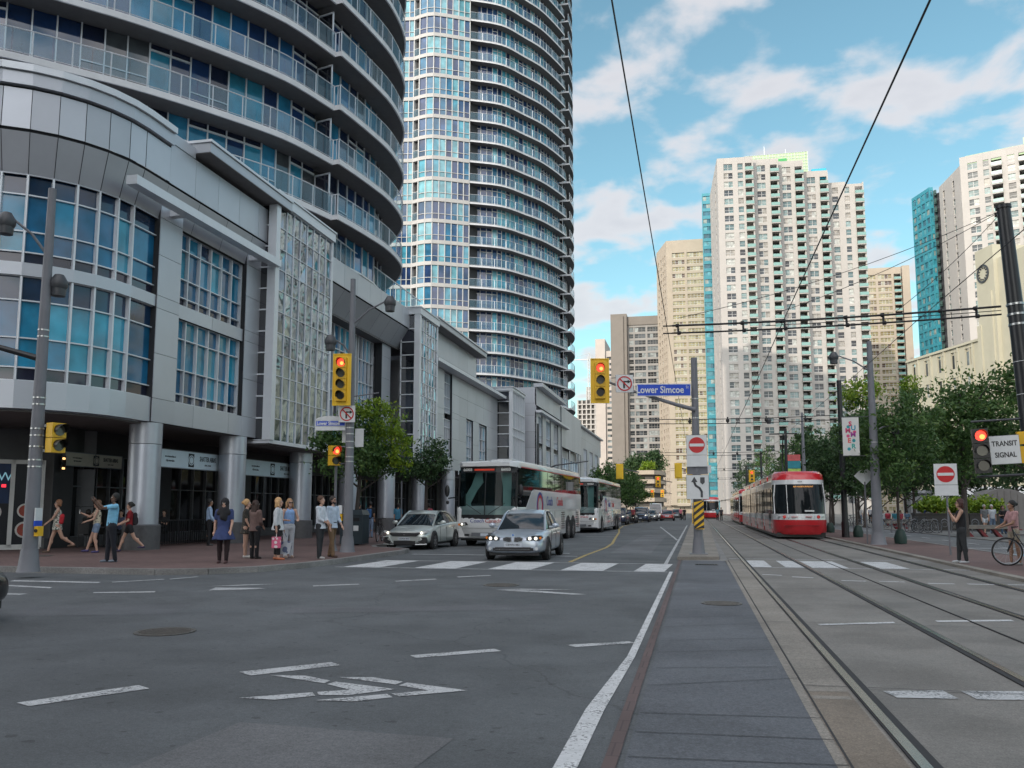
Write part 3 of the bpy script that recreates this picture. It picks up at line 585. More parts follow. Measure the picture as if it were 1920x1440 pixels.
for u0 in (133.9,141.8,149.8,157.8): window_block(FE3,u0,u0+4.5,-.1,4.9,11.6,4,(6.4,8.2,9.8),M_glassP,M_mull,.09,parent=pod)
b=MB(M_panel); b.box(-45,PX-.5,131,168,4.2,14.7); b.box(-45,PX-4,131,168,0,4.2); b.build('far_core',pod,True)
for y in (132,140,148,156,164): b=MB(M_col); b.lathe([(.55,0),(.55,4.2)],(PX-.4,y,0.0),16); b.build('column',pod,True,smooth=True)
# solid core + roof so that the building is closed from every side
b=MB(M_panel,M_soff); b.box(-48,PX-4.4,29,122,.0,14.2); b.box(-48,PX-.45,33.4,39.2,4.55,14.4); b.box(-48,PX-.5,55,78,4.55,11.7); b.box(-48,PX-.5,56.8,70.2,4.55,14.4); b.box(-46,PX-5,24,29.2,4.55,14.2); b.box(-48,PX+1.6,88,121.5,4.2,11.6); b.box(-48,PX+1.4,89,108,4.2,14.2); b.box(-48,PX-.4,27,33,4.55,14.4); b.build('core',pod,True)
# columns
for i,y in enumerate((26.3,32.05,38.3,44.1,50.0,56.4,63.4,70.5,78,86,94,102)):
    b=MB(M_plinth,M_col); b.lathe([(.62,0),(.62,.82),(.58,.86)],(PX-.35,y,.13),24,M_plinth); b.lathe([(.54,.86),(.54,3.6)],(PX-.35,y,.13),24,M_col); b.lathe([(.545,3.62),(.545,4.35)],(PX-.35,y,.13),24,M_panel); b.build('column',pod,True,smooth=True)
# recessed ground floor
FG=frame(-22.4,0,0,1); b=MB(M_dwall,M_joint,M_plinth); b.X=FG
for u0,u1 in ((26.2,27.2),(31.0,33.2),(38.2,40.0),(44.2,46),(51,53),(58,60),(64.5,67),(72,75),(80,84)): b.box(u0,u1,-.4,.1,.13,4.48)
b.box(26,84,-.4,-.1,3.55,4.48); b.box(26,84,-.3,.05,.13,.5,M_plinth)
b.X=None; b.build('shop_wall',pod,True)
M_shopg=ramp_mat('shop_glass',[(0,(.008,.008,.01)),(.6,(.015,.014,.014)),(.85,(.03,.025,.02))],.06,ior=1.5)
for u0,u1 in ((27.2,31.0),(33.2,38.2),(40,44.2),(46,51),(53,58),(60,64.5),(67,72),(75,80)): window_block(FG,u0,u1,-.1,.5,3.55,5,(2.35,),M_shopg,M_grey,.05,name='shop_window',parent=pod)
# ground floor around the corner, left of the first column
FC=frame(-25.6,25.6,1.0,.75); b=MB(pm('corner_wall',(.10,.105,.115),.5,noise=.12),M_joint,M_dwall)
panelled(b,FC,.9,4.3,.0,.13,3.0,1.7,jz=(1.6,)); panelled(b,FC,-4,4.3,.0,3.1,4.45,2); b.build('corner_wall',pod,True,fix=False)
b=MB(M_dwall); b.box(-40,-23.5,27.6,29,.13,4.4); b.build('corner_core',pod,True)
# storefront with food posters (frame edge, left)
FQ=frame(-25.25,23.05,1,.95)
b=MB(M_whm,pm('poster_black',(.012,.014,.02),.3,noise=.2),pm('poster_blue',(.01,.03,.09),.3,noise=.3)); b.X=FQ
for u in (0,1.5,3.0,3.9): b.box(u,u+.14,-.05,.06,.2,3.2,M_whm)
b.box(0,4.0,-.05,.06,3.06,3.2,M_whm); b.box(0,4,-.05,.06,.13,.3,M_whm)
b.box(.14,3.0,-.02,.0,.3,1.7,1); b.box(.14,3.0,-.02,.0,1.7,3.06,2); b.box(3.14,3.9,-.02,0,.3,3.06,1)
b.X=None; b.build('storefront',pod,True)
pm('dish_white',(.55,.53,.5),.4); pm('dish_red',(.3,.05,.03),.5,noise=.4,ns=9); pm('dish_green',(.12,.2,.05),.5,noise=.4,ns=9)
for u,z,r_ in ((2.5,.75,.28),(1.7,1.1,.33),(2.55,1.4,.25),(3.5,.8,.28),(3.5,1.45,.25),(.7,.8,.3)):
    fd=MB(MATS['dish_white'],MATS['dish_red'],MATS['dish_green']); c=FQ(u,.004,z); nrm=Vector(FQ(0,1,0))-Vector(FQ(0,0,0)); fd.disc(c,nrm,r_,20,.004,0); fd.disc(FQ(u,.009,z),nrm,r_*.78,16,.004,1); fd.disc(FQ(u+.05,.014,z+.04),nrm,r_*.35,10,.003,2); fd.build('food_poster',pod,True)
angQ=math.atan2(.95,1); p=FQ(2.5,.02,2.6); t_=text('NOW',.42,pm('poster_cyan',(.25,.5,.6),.4,emit=(.25,.5,.6),es=.35),pod,face_M(Vector(p)-pod.location,angQ),'poster_lettering')
b=MB(pm('red_led',(.6,.01,.02),.3,emit=(1,.03,.05),es=1.5)); b.X=FQ; b.box(2.75,2.88,0,.03,2.25,2.35); b.X=None; b.build('led_dot',pod,True)
# shop signs
M_sign=pm('sign_face',(.60,.71,.77),.5,noise=.06); M_ink=pm('sign_ink',(.02,.025,.03),.6,noise=0)
def shop_sign(x,y0,y1,z0,z1,label,dim=False):
    t=thing('shop_sign',label,'shop sign',(x,(y0+y1)/2,z0),group='restaurant signs between the columns'); ms=M_sign if not dim else pm('sign_face_beige',(.42,.40,.33),.5,noise=.1)
    b=MB(ms,M_grey); hh=z1-z0; L=y1-y0; b.box(-.06,.06,-L/2,L/2,0,hh); b.box(-.08,.08,-L/2-.02,-L/2,-.02,hh+.02,1); b.box(-.08,.08,L/2,L/2+.02,-.02,hh+.02,1); b.box(-.08,.08,-L/2,L/2,hh,hh+.025,1); b.box(-.08,.08,-L/2,L/2,-.025,0,1); b.build('sign_board',t)
    R_=rad(90)
    def tx(s,sz,u,v,sx=1,bold=0): text(s,sz,M_ink,t,face_M(Vector((.064,u*L,v*hh)),R_),'lettering',.003,sx=sx,bold=bold)
    tx('www.shatterabbas.ca',hh*.17,-.30,.62,.72); tx('f @ shatterabbas',hh*.16,-.30,.38,.75)
    tx('SHATTER ABBAS',hh*.42,.29,.62,.58,.004); tx('GRILL & BAR',hh*.14,.29,.26,.9)
    b=MB(M_ink,ms); b.box(.062,.068,-.05*L/2-.08+.08,.05*L/2+.16,hh*.1,hh*.9); 
    b.disc((.068,.08*1,hh*.5),(1,0,0),hh*.3,24,.004,1); b.disc((.072,.08,hh*.5),(1,0,0),hh*.24,24,.003,0,r0=hh*.2); b.build('emblem',t)
    return t
shop_sign(-19.35,27.72,32.0,3.07,3.72,'pale blue restaurant sign between the first and second column')
shop_sign(-19.35,33.95,38.9,3.0,3.68,'pale green blue restaurant sign between the second and third column')
shop_sign(-22.25,26.6,29.7,3.08,3.55,'dim beige restaurant sign behind the first column',True)
# wall lanterns, lit
def lantern(y,z,label,x=-22.2):
    t=thing('wall_lantern',label,'wall lamp',(x,y,z),group='lit wall lanterns'); b=MB(M_black); b.box(0,.1,-.1,.1,0,.06); b.box(0,.1,-.1,.1,.5,.56); b.box(0,.03,-.1,.1,.06,.5); b.box(.02,.1,-.1,-.09,.06,.5); b.box(.02,.1,.09,.1,.06,.5); b.box(.0,.1,-.1,.1,.25,.31); b.build('housing',t)
    e_=MB(pm('lantern_glow',(.9,.6,.3),.4,emit=(1,.55,.2),es=1.6)); e_.box(.035,.085,-.07,.07,.07,.14); e_.box(.035,.085,-.07,.07,.42,.49); e_.build('bulb',t)
lantern(26.45,2.85,'lit wall lantern left of the dim beige sign'); lantern(31.6,2.75,'lit wall lantern under the pale blue sign')
# ---------------------------------------------------------------- curved tower 1
def resample(pts,step):
    P=[Vector(p).to_2d() for p in pts]; 
    # catmull-rom
    Q=[]
    for i in range(len(P)-1):
        p0=P[max(i-1,0)];p1=P[i];p2=P[i+1];p3=P[min(i+2,len(P)-1)]
        for k in range(12):
            t_=k/12; Q.append(.5*((2*p1)+(-p0+p2)*t_+(2*p0-5*p1+4*p2-p3)*t_*t_+(-p0+3*p1-3*p2+p3)*t_**3))
    Q.append(P[-1]); L=[0]
    for a,c in zip(Q,Q[1:]): L.append(L[-1]+(c-a).length)
    n=max(2,round(L[-1]/step)); out_=[]
    j=0
    for k in range(n+1):
        s_=L[-1]*k/n
        while j<len(L)-2 and L[j+1]<s_: j+=1
        u=(s_-L[j])/max(1e-6,L[j+1]-L[j]); q=Q[j].lerp(Q[j+1],u); out_.append((q.x,q.y))
    return out_
HF=2.95
edgeL=resample([(-32,24.6),(-28.6,25.4),(-26.4,26.75),(-24.41,28.68),(-22.8,30.4),(-21.1,32.7),(-19.5,35.2),(-18.75,36.8),(-18.0,39.5)],.72)
edgeR=resample([(-17.62,39.45),(-17.2,42.3),(-16.98,45.4),(-17.5,48.9),(-19.2,52),(-22,55.2),(-27,58),(-33,58.5)],.72)
def ring_railing(b,pts,z,top=1.07,in_=.06,mr=None,step=2):
    q=off_poly(pts,-in_) if False else off_poly(pts,in_)
    for i in range(len(q)-1):
        a,c=q[i],q[i+1]; dx_,dy_=(c[0]-a[0]),(c[1]-a[1])
        b.quad((a[0]+dx_*.03,a[1]+dy_*.03,z+.1),(c[0]-dx_*.03,c[1]-dy_*.03,z+.1),(c[0]-dx_*.03,c[1]-dy_*.03,z+top-.04),(a[0]+dx_*.03,a[1]+dy_*.03,z+top-.04),M_rail)
    for i in range(0,len(q),step): b.box(q[i][0]-.02,q[i][0]+.02,q[i][1]-.02,q[i][1]+.02,z,z+top,M_mull)
    b.path([(p[0],p[1],z+top) for p in q],.028,5,M_mull); b.path([(p[0],p[1],z+.09) for p in q],.018,4,M_mull)
t1=thing('apartment_tower','dark curved glass apartment tower with wraparound balconies above the podium','building',(-30,42,14.6))
ZS0=16.25; NF1=13
wallL=resample(off_poly(edgeL,1.3),.92); wallR=resample(off_poly(edgeR,1.3),.92)
wins=[]
def tower_glazing(wall,z0,z1,skip0=0,seed=0):
    i=0; n=len(wall)-1; rr=random.Random(seed)
    while i<n:
        step=2 if i+2<=n else 1
        a=wall[i]; c=wall[i+step]; L=math.hypot(c[0]-a[0],c[1]-a[1]); F=frame(a[0],a[1],c[0]-a[0],c[1]-a[1]); w_=MB(M_glassT,M_mull); w_.X=F
        door=rr.random()<.36; zt=z1-.32 if door else z1-.02
        for k in range(2):
            u0,u1=k*L/2,(k+1)*L/2; r=rr.choice([.05,.15,.3,.35,.4,.5,.55,.65,.7,.78,.8,.88]) if rr.random()>.06 else .96
            tl=rr.uniform(-.01,.01)
            w_.quad((u0,tl,z0),(u1,-tl,z0),(u1,-tl,zt),(u0,tl,zt),0,r)
            if door: w_.quad((u0,0,zt),(u1,0,zt),(u1,0,z1),(u0,0,z1),0,.01)
            w_.box(u0-.03,u0+.03,-.03,.06,z0,z1,1)
            if not door and rr.random()<.3: w_.box(u0,u1,-.03,.05,z0+1.0,z0+1.05,1)
        w_.box(L/2-.02,L/2+.02,-.02,.05,z0,z1,1)
        if door: w_.box(0,L,-.02,.07,zt-.04,zt+.05,1)
        w_.box(0,L,-.02,.05,z0,z0+.1,1); w_.X=None; wins.append(w_); i+=step
for k in range(-1,NF1):
    z=ZS0+k*HF if k>=0 else 14.64
    z1=ZS0+(k+1)*HF
    zf=z+.28 if k>=0 else z
    if k>=0:
        for nm,ed in (('L',edgeL),('R',edgeR)):
            inner=off_poly(ed,3.2); poly=list(ed)+inner[::-1]
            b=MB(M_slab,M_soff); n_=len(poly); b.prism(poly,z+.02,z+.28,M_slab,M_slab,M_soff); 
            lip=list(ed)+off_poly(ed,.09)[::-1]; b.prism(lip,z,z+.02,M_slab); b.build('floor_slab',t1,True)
            b=MB(M_rail,M_mull); ring_railing(b,ed,z+.28)
            if nm=='R':
                a=ed[0]; c=off_poly(ed,.62)[0]; 
                for q in (.33,.66): b.box(a[0]+(c[0]-a[0])*q-.015,a[0]+(c[0]-a[0])*q+.015,a[1]+(c[1]-a[1])*q-.015,a[1]+(c[1]-a[1])*q+.015,z+.28,z+1.35,M_mull)
                b.tube((a[0],a[1]+.03,z+1.35),(c[0],c[1]+.03,z+1.35),.028,None,5,M_mull)
            b.build('railing',t1,True,fix=False)
        # privacy screen at the notch
        b=MB(M_mull,M_glassD); a=Vector((*off_poly(edgeL,.2)[-1],0)); c=Vector((*off_poly(edgeL,1.2)[-1],0)); 
        F=frame(a.x,a.y,(c-a).x,(c-a).y); b.X=F; L=(c-a).length; b.box(0,.07,-.03,.03,zf,zf+2.3,M_mull); b.box(L-.07,L,-.03,.03,zf,zf+2.3,M_mull); b.box(0,L,-.03,.03,zf+2.23,zf+2.3,M_mull); b.box(.07,L-.07,-.01,.01,zf,zf+2.2,M_glassD); b.X=None; b.build('privacy_screen',t1,True,fix=False)
    tower_glazing(wallL,zf,z1+.02,seed=100+k); tower_glazing(wallR[1:],zf,z1+.02,seed=300+k)
split100(wins,'window',t1,camd)
b=MB(M_dwall,M_slab); inner=off_poly(wallL,.12)+off_poly(wallR,.12)[2:]+[(-44,55),(-47,40),(-42,27)]
b.prism(inner,14.6,ZS0+NF1*HF,M_dwall); b.prism(list(edgeL)+list(edgeR)+[(-46,56),(-50,40),(-44,25)],ZS0+NF1*HF+.02,ZS0+NF1*HF+.5,M_slab); b.build('core',t1,True)
# ---------------------------------------------------------------- curved tower 2
t2=thing('apartment_tower','tall rounded tower with white gridded left side and curved blue glass balconies behind the podium','building',(-32,122,0))
e2=resample([(-29.5,108.8),(-25.45,111.1),(-22.9,114.9),(-21.0,118.2),(-19.45,122.6),(-18.65,125.6)],.92)
e2b=resample([(-18.2,126.6),(-18.2,131),(-19.4,136),(-22,141),(-28,146),(-36,148)],1.6)
Z2=25.3; K0,K1=-4,27
M_band=pm('white_band',(.47,.46,.445),.6,noise=.08,ns=1)
M_glassW=ramp_mat('tower_blue_glass',[(0,(.02,.045,.12)),(.25,(.03,.14,.25)),(.5,(.06,.28,.38)),(.7,(.03,.08,.18)),(.85,(.13,.34,.40))],.05,ior=1.8)
wins=[]
w2=off_poly(e2,1.15); w2b=off_poly(e2b,1.2)
flat=[(-29.5,108.8),(-30.9,107.95),(-32.4,107.1),(-34.0,106.35),(-35.0,106.3),(-36.1,106.55),(-37.0,106.9),(-38.4,106.7),(-40.5,106.4)]
flat=flat[::-1]
slabs=[]; rails=[]
for k in range(K0,K1):
    z=Z2+k*HF; zf=z+.25; z1=z+HF
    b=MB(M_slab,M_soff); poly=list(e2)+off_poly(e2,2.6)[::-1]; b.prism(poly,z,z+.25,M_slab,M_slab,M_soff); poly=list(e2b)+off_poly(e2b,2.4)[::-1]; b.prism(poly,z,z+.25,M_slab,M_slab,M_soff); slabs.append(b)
    b=MB(M_rail,M_mull); ring_railing(b,e2,zf,1.1,.05,step=2); 
    ring_railing(b,e2b,zf,1.1,.05,step=1); rails.append(b)
    rr=random.Random(900+k)
    for wl,st in ((w2,1),(w2b,1)):
        for i in range(0,len(wl)-1):
            a,c=wl[i],wl[i+1]; w_=MB(M_glassW,M_whm); w_.quad((a[0],a[1],zf),(c[0],c[1],zf),(c[0],c[1],z1),(a[0],a[1],z1),0,(rr.random() if (wl is w2 and i>3) or wl is w2b else (.01 if i<4 else .3)))
            F=frame(a[0],a[1],c[0]-a[0],c[1]-a[1]); w_.X=F; w_.box(-.035,.035,-.02,.08,zf,z1,1)
            if rr.random()<.4: w_.box(0,math.hypot(c[0]-a[0],c[1]-a[1]),-.02,.06,z1-.45,z1-.37,1)
            w_.X=None; wins.append(w_)
    # flat gridded side
    for i in range(len(flat)-1):
        a,c=flat[i],flat[i+1]; L=math.hypot(c[0]-a[0],c[1]-a[1]); F=frame(a[0],a[1],c[0]-a[0],c[1]-a[1]); w_=MB(M_glassW,M_whm,M_band,M_dwall); w_.X=F
        loggia=(i==2)
        w_.box(-.04,L+.02,-.3,.06,z-.15,z+.35,M_band)
        if loggia:
            w_.box(0,L,-1.9,-1.8,zf,z1,M_dwall); w_.box(.1,.7,-1.79,-1.75,zf,z1-.4,M_glassW,r=.1); w_.box(0,L,.0,.04,zf+1.1,zf+1.15,M_whm); w_.quad((0,.02,zf+.15),(L,.02,zf+.15),(L,.02,zf+1.1),(0,.02,zf+1.1),M_rail); w_.box(-.08,.06,-1.8,.05,zf,z1,M_whm); w_.box(L-.06,L+.08,-1.8,.05,zf,z1,M_whm)
        else:
            nn=max(1,round(L/.82))
            for q in range(nn):
                r=rr.random(); u0,u1=q*L/nn,(q+1)*L/nn
                w_.quad((u0,-.1,z+.3),(u1,-.1,z+.3),(u1,-.1,z1-.1),(u0,-.1,z1-.1),0,r); w_.box(u0-.05,u0+.05,-.12,.03,z+.3,z1-.1,1)
                w_.box(u0,u1,-.12,0,zf+.82,zf+.88,1)
            w_.box(L-.05,L+.05,-.12,.03,z+.3,z1-.1,1)
        w_.X=None; wins.append(w_)
for s_ in slabs: s_.build('floor_slab',t2,True)
for s_ in rails: s_.build('railing',t2,True,fix=False)
split100(wins,'window',t2,camd)
b=MB(M_band,M_dwall); zt=Z2+K1*HF
b.prism(off_poly(flat,.45)+off_poly(w2,.2)[2:]+off_poly(w2b,.2)[1:]+[(-44,146),(-46,112)],13,zt,M_dwall)
b.prism(flat+list(e2)[1:]+list(e2b)+[(-46,150),(-49,112)],zt,zt+1.2,M_band); b.prism([(-42,112),(-28,114),(-24,130),(-40,140)],zt+1.2,zt+7,M_band); b.box(-46,-29.3,109,147,0,14,M_band); b.build('core',t2,True)
# ================================================================ FAR BUILDINGS
M_cream=pm('white_concrete',(.45,.425,.40),.8,noise=.06,ns=.3)
M_beige=pm('beige_concrete',(.43,.365,.29),.85,noise=.08,ns=.3)
M_brownc=pm('brown_concrete_wall',(.21,.19,.17),.85,noise=.08,ns=.3)
M_palec=pm('pale_concrete',(.50,.45,.41),.85,noise=.08,ns=.3)
M_greyc=pm('grey_concrete',(.30,.29,.28),.85,noise=.1,ns=.3)
M_deco=pm('cream_stucco',(.50,.475,.37),.8,noise=.06,ns=.4)
M_teal=pm('teal_cladding',(.04,.26,.33),.35,noise=.1,ns=.5)
M_gwin=ramp_mat('far_window',[(0,(.05,.06,.07)),(.2,(.10,.16,.17)),(.42,(.20,.28,.28)),(.62,(.42,.43,.40)),(.8,(.30,.28,.25)),(.92,(.03,.03,.035))],.12,ior=1.5)
M_ywin=ramp_mat('far_yellow_window',[(0,(.28,.24,.12)),(.35,(.34,.30,.17)),(.6,(.22,.17,.08)),(.8,(.10,.06,.04)),(.9,(.40,.38,.28))],.15,ior=1.5)
M_dwin=ramp_mat('far_dark_window',[(0,(.03,.035,.04)),(.3,(.07,.08,.09)),(.55,(.16,.19,.20)),(.75,(.30,.33,.33)),(.9,(.02,.02,.02))],.12,ior=1.5)
M_twin=ramp_mat('teal_window',[(0,(.02,.12,.17)),(.3,(.04,.22,.28)),(.55,(.08,.32,.38)),(.8,(.25,.30,.28))],.1,ior=1.6)
M_gwinB=pm('teal_balcony_glass',(.20,.36,.33),.15,noise=.05)
M_shade=pm('recess_painted_shade',(.09,.085,.08),.8,noise=.1)  # shade inside balconies and open floors, painted as a dark wall colour
def facade(coll,walls,F,W,z0,nf,fh,cols,wm,gm,head=.45,sill=1.0,top=1.5,bars=True,balcony_out=.9,rndk=None,full=False):
    """piers and spandrels with real openings; cols = (kind,u0,u1)"""
    wl=walls; wl.X=F; zt=z0+nf*fh+top; cols=sorted(cols,key=lambda c:c[1]); u=0
    for (kd,a,c) in cols:
        if a>u+.01: wl.box(u,a,-.5,0,z0,zt,wm)
        u=c
    if W>u+.01: wl.box(u,W,-.5,0,z0,zt,wm)
    for (kd,a,c) in cols:
        wl.box(a,c,-.45,-.04,z0+nf*fh-.02,zt,wm)
        for k in range(nf):
            z=z0+k*fh
            if kd=='w':
                s_=sill; wl.box(a,c,-.45,-.04,z-head*.5,z+s_*.62,wm)
                b=MB(gm,M_whm if gm is not M_dwin else M_greyc); b.X=F; zz0,zz1=z+s_*.62,z+fh-head*.5; n=max(1,round((c-a)/1.3)); r0=random.random()
                for q in range(n):
                    b.quad((a+(c-a)*q/n,-.3,zz0),(a+(c-a)*(q+1)/n,-.3,zz0),(a+(c-a)*(q+1)/n,-.3,zz1),(a+(c-a)*q/n,-.3,zz1),0,(r0+random.uniform(-.15,.15))%1 if random.random()<.8 else random.random())
                    if bars and q>0: b.box(a+(c-a)*q/n-.05,a+(c-a)*q/n+.05,-.31,-.22,zz0,zz1,1)
                if bars: b.box(a,c,-.31,-.22,zz0+(zz1-zz0)*.45,zz0+(zz1-zz0)*.45+.08,1); b.box(a,c,-.31,-.15,zz0,zz0+.1,1)
                b.X=None; b.nm='window'; coll.append(b)
            elif kd=='b':
                b=MB(wm,M_shade,M_gwinB,gm); b.X=F
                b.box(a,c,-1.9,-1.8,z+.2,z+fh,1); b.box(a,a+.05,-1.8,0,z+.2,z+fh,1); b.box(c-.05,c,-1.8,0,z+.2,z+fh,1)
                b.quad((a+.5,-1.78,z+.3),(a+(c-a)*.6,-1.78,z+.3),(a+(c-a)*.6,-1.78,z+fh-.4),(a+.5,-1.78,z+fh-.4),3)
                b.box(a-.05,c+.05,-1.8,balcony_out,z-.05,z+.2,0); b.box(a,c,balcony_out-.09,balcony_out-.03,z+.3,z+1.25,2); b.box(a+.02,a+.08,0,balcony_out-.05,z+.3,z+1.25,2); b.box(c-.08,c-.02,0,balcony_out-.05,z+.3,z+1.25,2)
                b.X=None; b.nm='balcony'; coll.append(b)
    wl.X=None
def finish(t,coll,walls,name='wall'):
    walls.build(name,t,True,fix=False)
    for nm in ('window','balcony'):
        cs=[c for c in coll if c.nm==nm]
        if cs: split100(cs,nm,t,camd)
# ---- white tower with stepped balconies
t=thing('apartment_tower','tall white stepped tower with rows of teal balconies, part in shadow','building',(30,290,0),group='white condominium towers')
coll=[]; wl=MB(M_cream)
mods=[(8.6,19.6,268.0,38,[('w',2.0,4.7),('w',6.3,7.9),('b',8.6,11.0)]),(19.6,27.5,271.2,38,[('w',1.3,3.9),('b',5.4,8.0)]),(27.5,35.4,274.4,38,[('w',1.4,4.0),('b',5.3,7.9)]),(35.4,43.2,277.6,37,[('w',1.3,3.9),('b',5.3,7.8)]),(43.2,54.4,281.0,36,[('w',1.6,3.4),('w',5.4,6.9),('b',8.6,11.2)])]
for x0,x1,y,nf,cols in mods:
    W=x1-x0; F=frame(x0,y,1,.05); facade(coll,wl,F,W,4.5,nf,2.78,cols,M_cream,M_gwin,top=2.0 if nf>36 else .9)
    wl.box(x0+.3,x1-.01,y+2.2,y+22,0,4.5+nf*2.78+.6,M_cream); wl.X=frame(x1,y,0,1); wl.box(.1,24,-.4,0,0,4.5+nf*2.78+1.2,M_cream); wl.X=None; wl.box(x0+.05,x1,y+.6,y+2.4,0,4.4)
F=frame(6.9,300,1.7,-32); facade(coll,wl,F,32,4.5,38,2.78,[('w',7,9),('w',22,24.5)],M_cream,M_gwin,top=2.0); wl.prism([(7.4,299),(8.9,269.5),(19,271),(19,300)],0,110,M_cream)
finish(t,coll,wl)
b=MB(pm('green_screen',(.42,.56,.33),.6,noise=.15,ns=1.5),pm('green_louvre',(.05,.33,.10),.5,noise=.1),M_mull,pm('cyan_cladding',(.02,.42,.60),.4,noise=.1))
b.box(18,38,283,292,109,118.3); b.box(25,27.6,282.8,283,113.2,116.4,1); b.box(28.8,31.4,282.8,283,113.2,116.4,1)
for k in range(21): b.box(18+k,18.08+k,282.86,283,110,118.3,2)
for k in range(9): b.box(18,38,282.86,283.01,110.2+k,110.27+k,2)
b.box(24.5,24.7,285,285.2,118,122,2); b.box(31.3,31.45,285,285.2,118,120.5,2); b.box(38.5,43,279,285,107,110.5,3); b.box(43.3,49,281.5,290,103.5,106.4,M_cream); b.build('roof_screen',t,True)
b=MB(M_cream); b.box(43.2,49.0,283.2,300,104,106); b.build('roof_block',t,True)
# ---- teal sliver between beige and white tower
t=thing('glass_tower','narrow teal glass tower slice left of the tall white tower','building',(6.4,310,0)); coll=[]; wl=MB(M_teal)
facade(coll,wl,frame(4.2,310,1,0),4.4,0,41,2.82,[('w',.3,4.2)],M_teal,M_twin,top=1.0,bars=False,sill=1.6); wl.box(4.4,8.4,311.5,330,0,116); finish(t,coll,wl)
# ---- beige tower
t=thing('apartment_tower','beige concrete tower with wide yellowish window bands, left of the teal glass slice','building',(-3,340,0)); coll=[]; wl=MB(M_beige)
facade(coll,wl,frame(-9.6,330,1,0),14.6,3,36,2.72,[('w',2.2,6.9),('w',7.8,13.9)],M_beige,M_ywin,top=5,head=.55,sill=1.3); 
facade(coll,wl,frame(-14.1,346,4.5,-16),16.6,3,36,2.72,[('w',2.5,4.2),('w',6.6,8.3),('w',10.2,11.6),('w',13,14.4)],M_beige,M_dwin,top=5,head=.7,sill=1.4,bars=False); wl.prism([(-13.3,345.6),(-9.1,332.4),(4.9,332.4),(4.9,356),(-12,356)],0,106,M_beige); finish(t,coll,wl)
# ---- brown/grey tower with dark windows
t=thing('apartment_tower','grey brown slab tower with dark window grid, behind the hanging traffic signal','building',(-22,362,0)); coll=[]; wl=MB(M_brownc,M_greyc)
facade(coll,wl,frame(-27.1,355,1,0),13.4,4,27,2.72,[('w',.6,2.5),('w',3.0,7.5),('w',8.3,12.9)],M_greyc,M_dwin,top=1.5,head=.35,sill=1.1)
wl.box(-33.9,-27.2,353,378,0,83,M_brownc); wl.box(-33.6,-28.6,352.4,353,0,82,M_brownc); wl.box(-27.3,-13.7,354.6,356,78.4,82,M_brownc); wl.box(-27,-14,357.3,378,0,80,M_brownc); finish(t,coll,wl)
# ---- pale towers left of it
t=thing('apartment_tower','pale cream slab tower with thin window rows, just behind the hanging yellow signal','building',(-43,420,0)); coll=[]; wl=MB(M_palec)
facade(coll,wl,frame(-43,420,1,0),5.2,0,28,2.75,[('w',.5,4.7)],M_palec,M_dwin,top=3,head=.7,sill=1.9,bars=False); wl.box(-48,-43.2,419,445,0,86,M_palec); wl.box(-43,-38,421.5,445,0,79,M_palec); finish(t,coll,wl)
def con_tower(x0,x1,y,h,label):
    t=thing('building_under_construction',label,'building',((x0+x1)/2,y,0)); b=MB(M_cream,M_shade); nf=int(h/3)
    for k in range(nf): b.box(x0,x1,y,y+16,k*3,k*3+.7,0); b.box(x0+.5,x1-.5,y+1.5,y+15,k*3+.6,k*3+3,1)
    for k in range(5): b.box(x0+(x1-x0)*k/4.4,x0+(x1-x0)*k/4.4+.8,y+.2,y+.9,0,nf*3,0)
    b.build('concrete_frame',t,True); return t
con_tower(-68.5,-57.2,500,66,'white tower under construction with bare floors, below the tower crane'); b=None
t=con_tower(-64,-58,508,75,'upper white core under construction behind the bare floors'); 
t=con_tower(-76,-70,540,62,'distant pale tower under construction left of the crane')
t=thing('tower_crane','thin white tower crane above the far construction','crane',(-61,500,66)); b=MB(M_whm)
for dx_,dy_ in ((-.7,-.7),(.7,-.7),(.7,.7),(-.7,.7)): b.box(dx_-.12,dx_+.12,dy_-.12,dy_+.12,0,26)
for k in range(13): b.tube((-.7,-.7,k*2),(.7,-.7,k*2+2),.1,None,4); b.tube((.7,.7,k*2),(-.7,.7,k*2+2),.1,None,4)
b.build('mast',t); b=MB(M_whm); b.box(-13,4,-.3,.3,24,24.5); b.tube((-13,0,24.6),(0,0,28),.1,None,4); b.tube((4,0,24.6),(0,0,28),.1,None,4); b.tube((-.0,0,24),(0,0,28.2),.25,None,4); b.box(-14,-11,-.6,.6,23,24.4); b.build('jib',t)
# ---- right beige tower
t=thing('apartment_tower','beige tower with window bands and a blank right wall, right of the white tower','building',(84,395,0)); coll=[]; wl=MB(M_beige)
facade(coll,wl,frame(66,390,1,0),23,0,37,2.8,[('w',2,7),('w',9,12.5),('w',13.5,19),('b',20,22.8)],M_beige,M_ywin,top=3,head=.5,sill=1.2); wl.box(89.4,92.5,389.8,410,0,107,M_beige); wl.box(66.3,89.2,393,410,0,105,M_beige); finish(t,coll,wl)
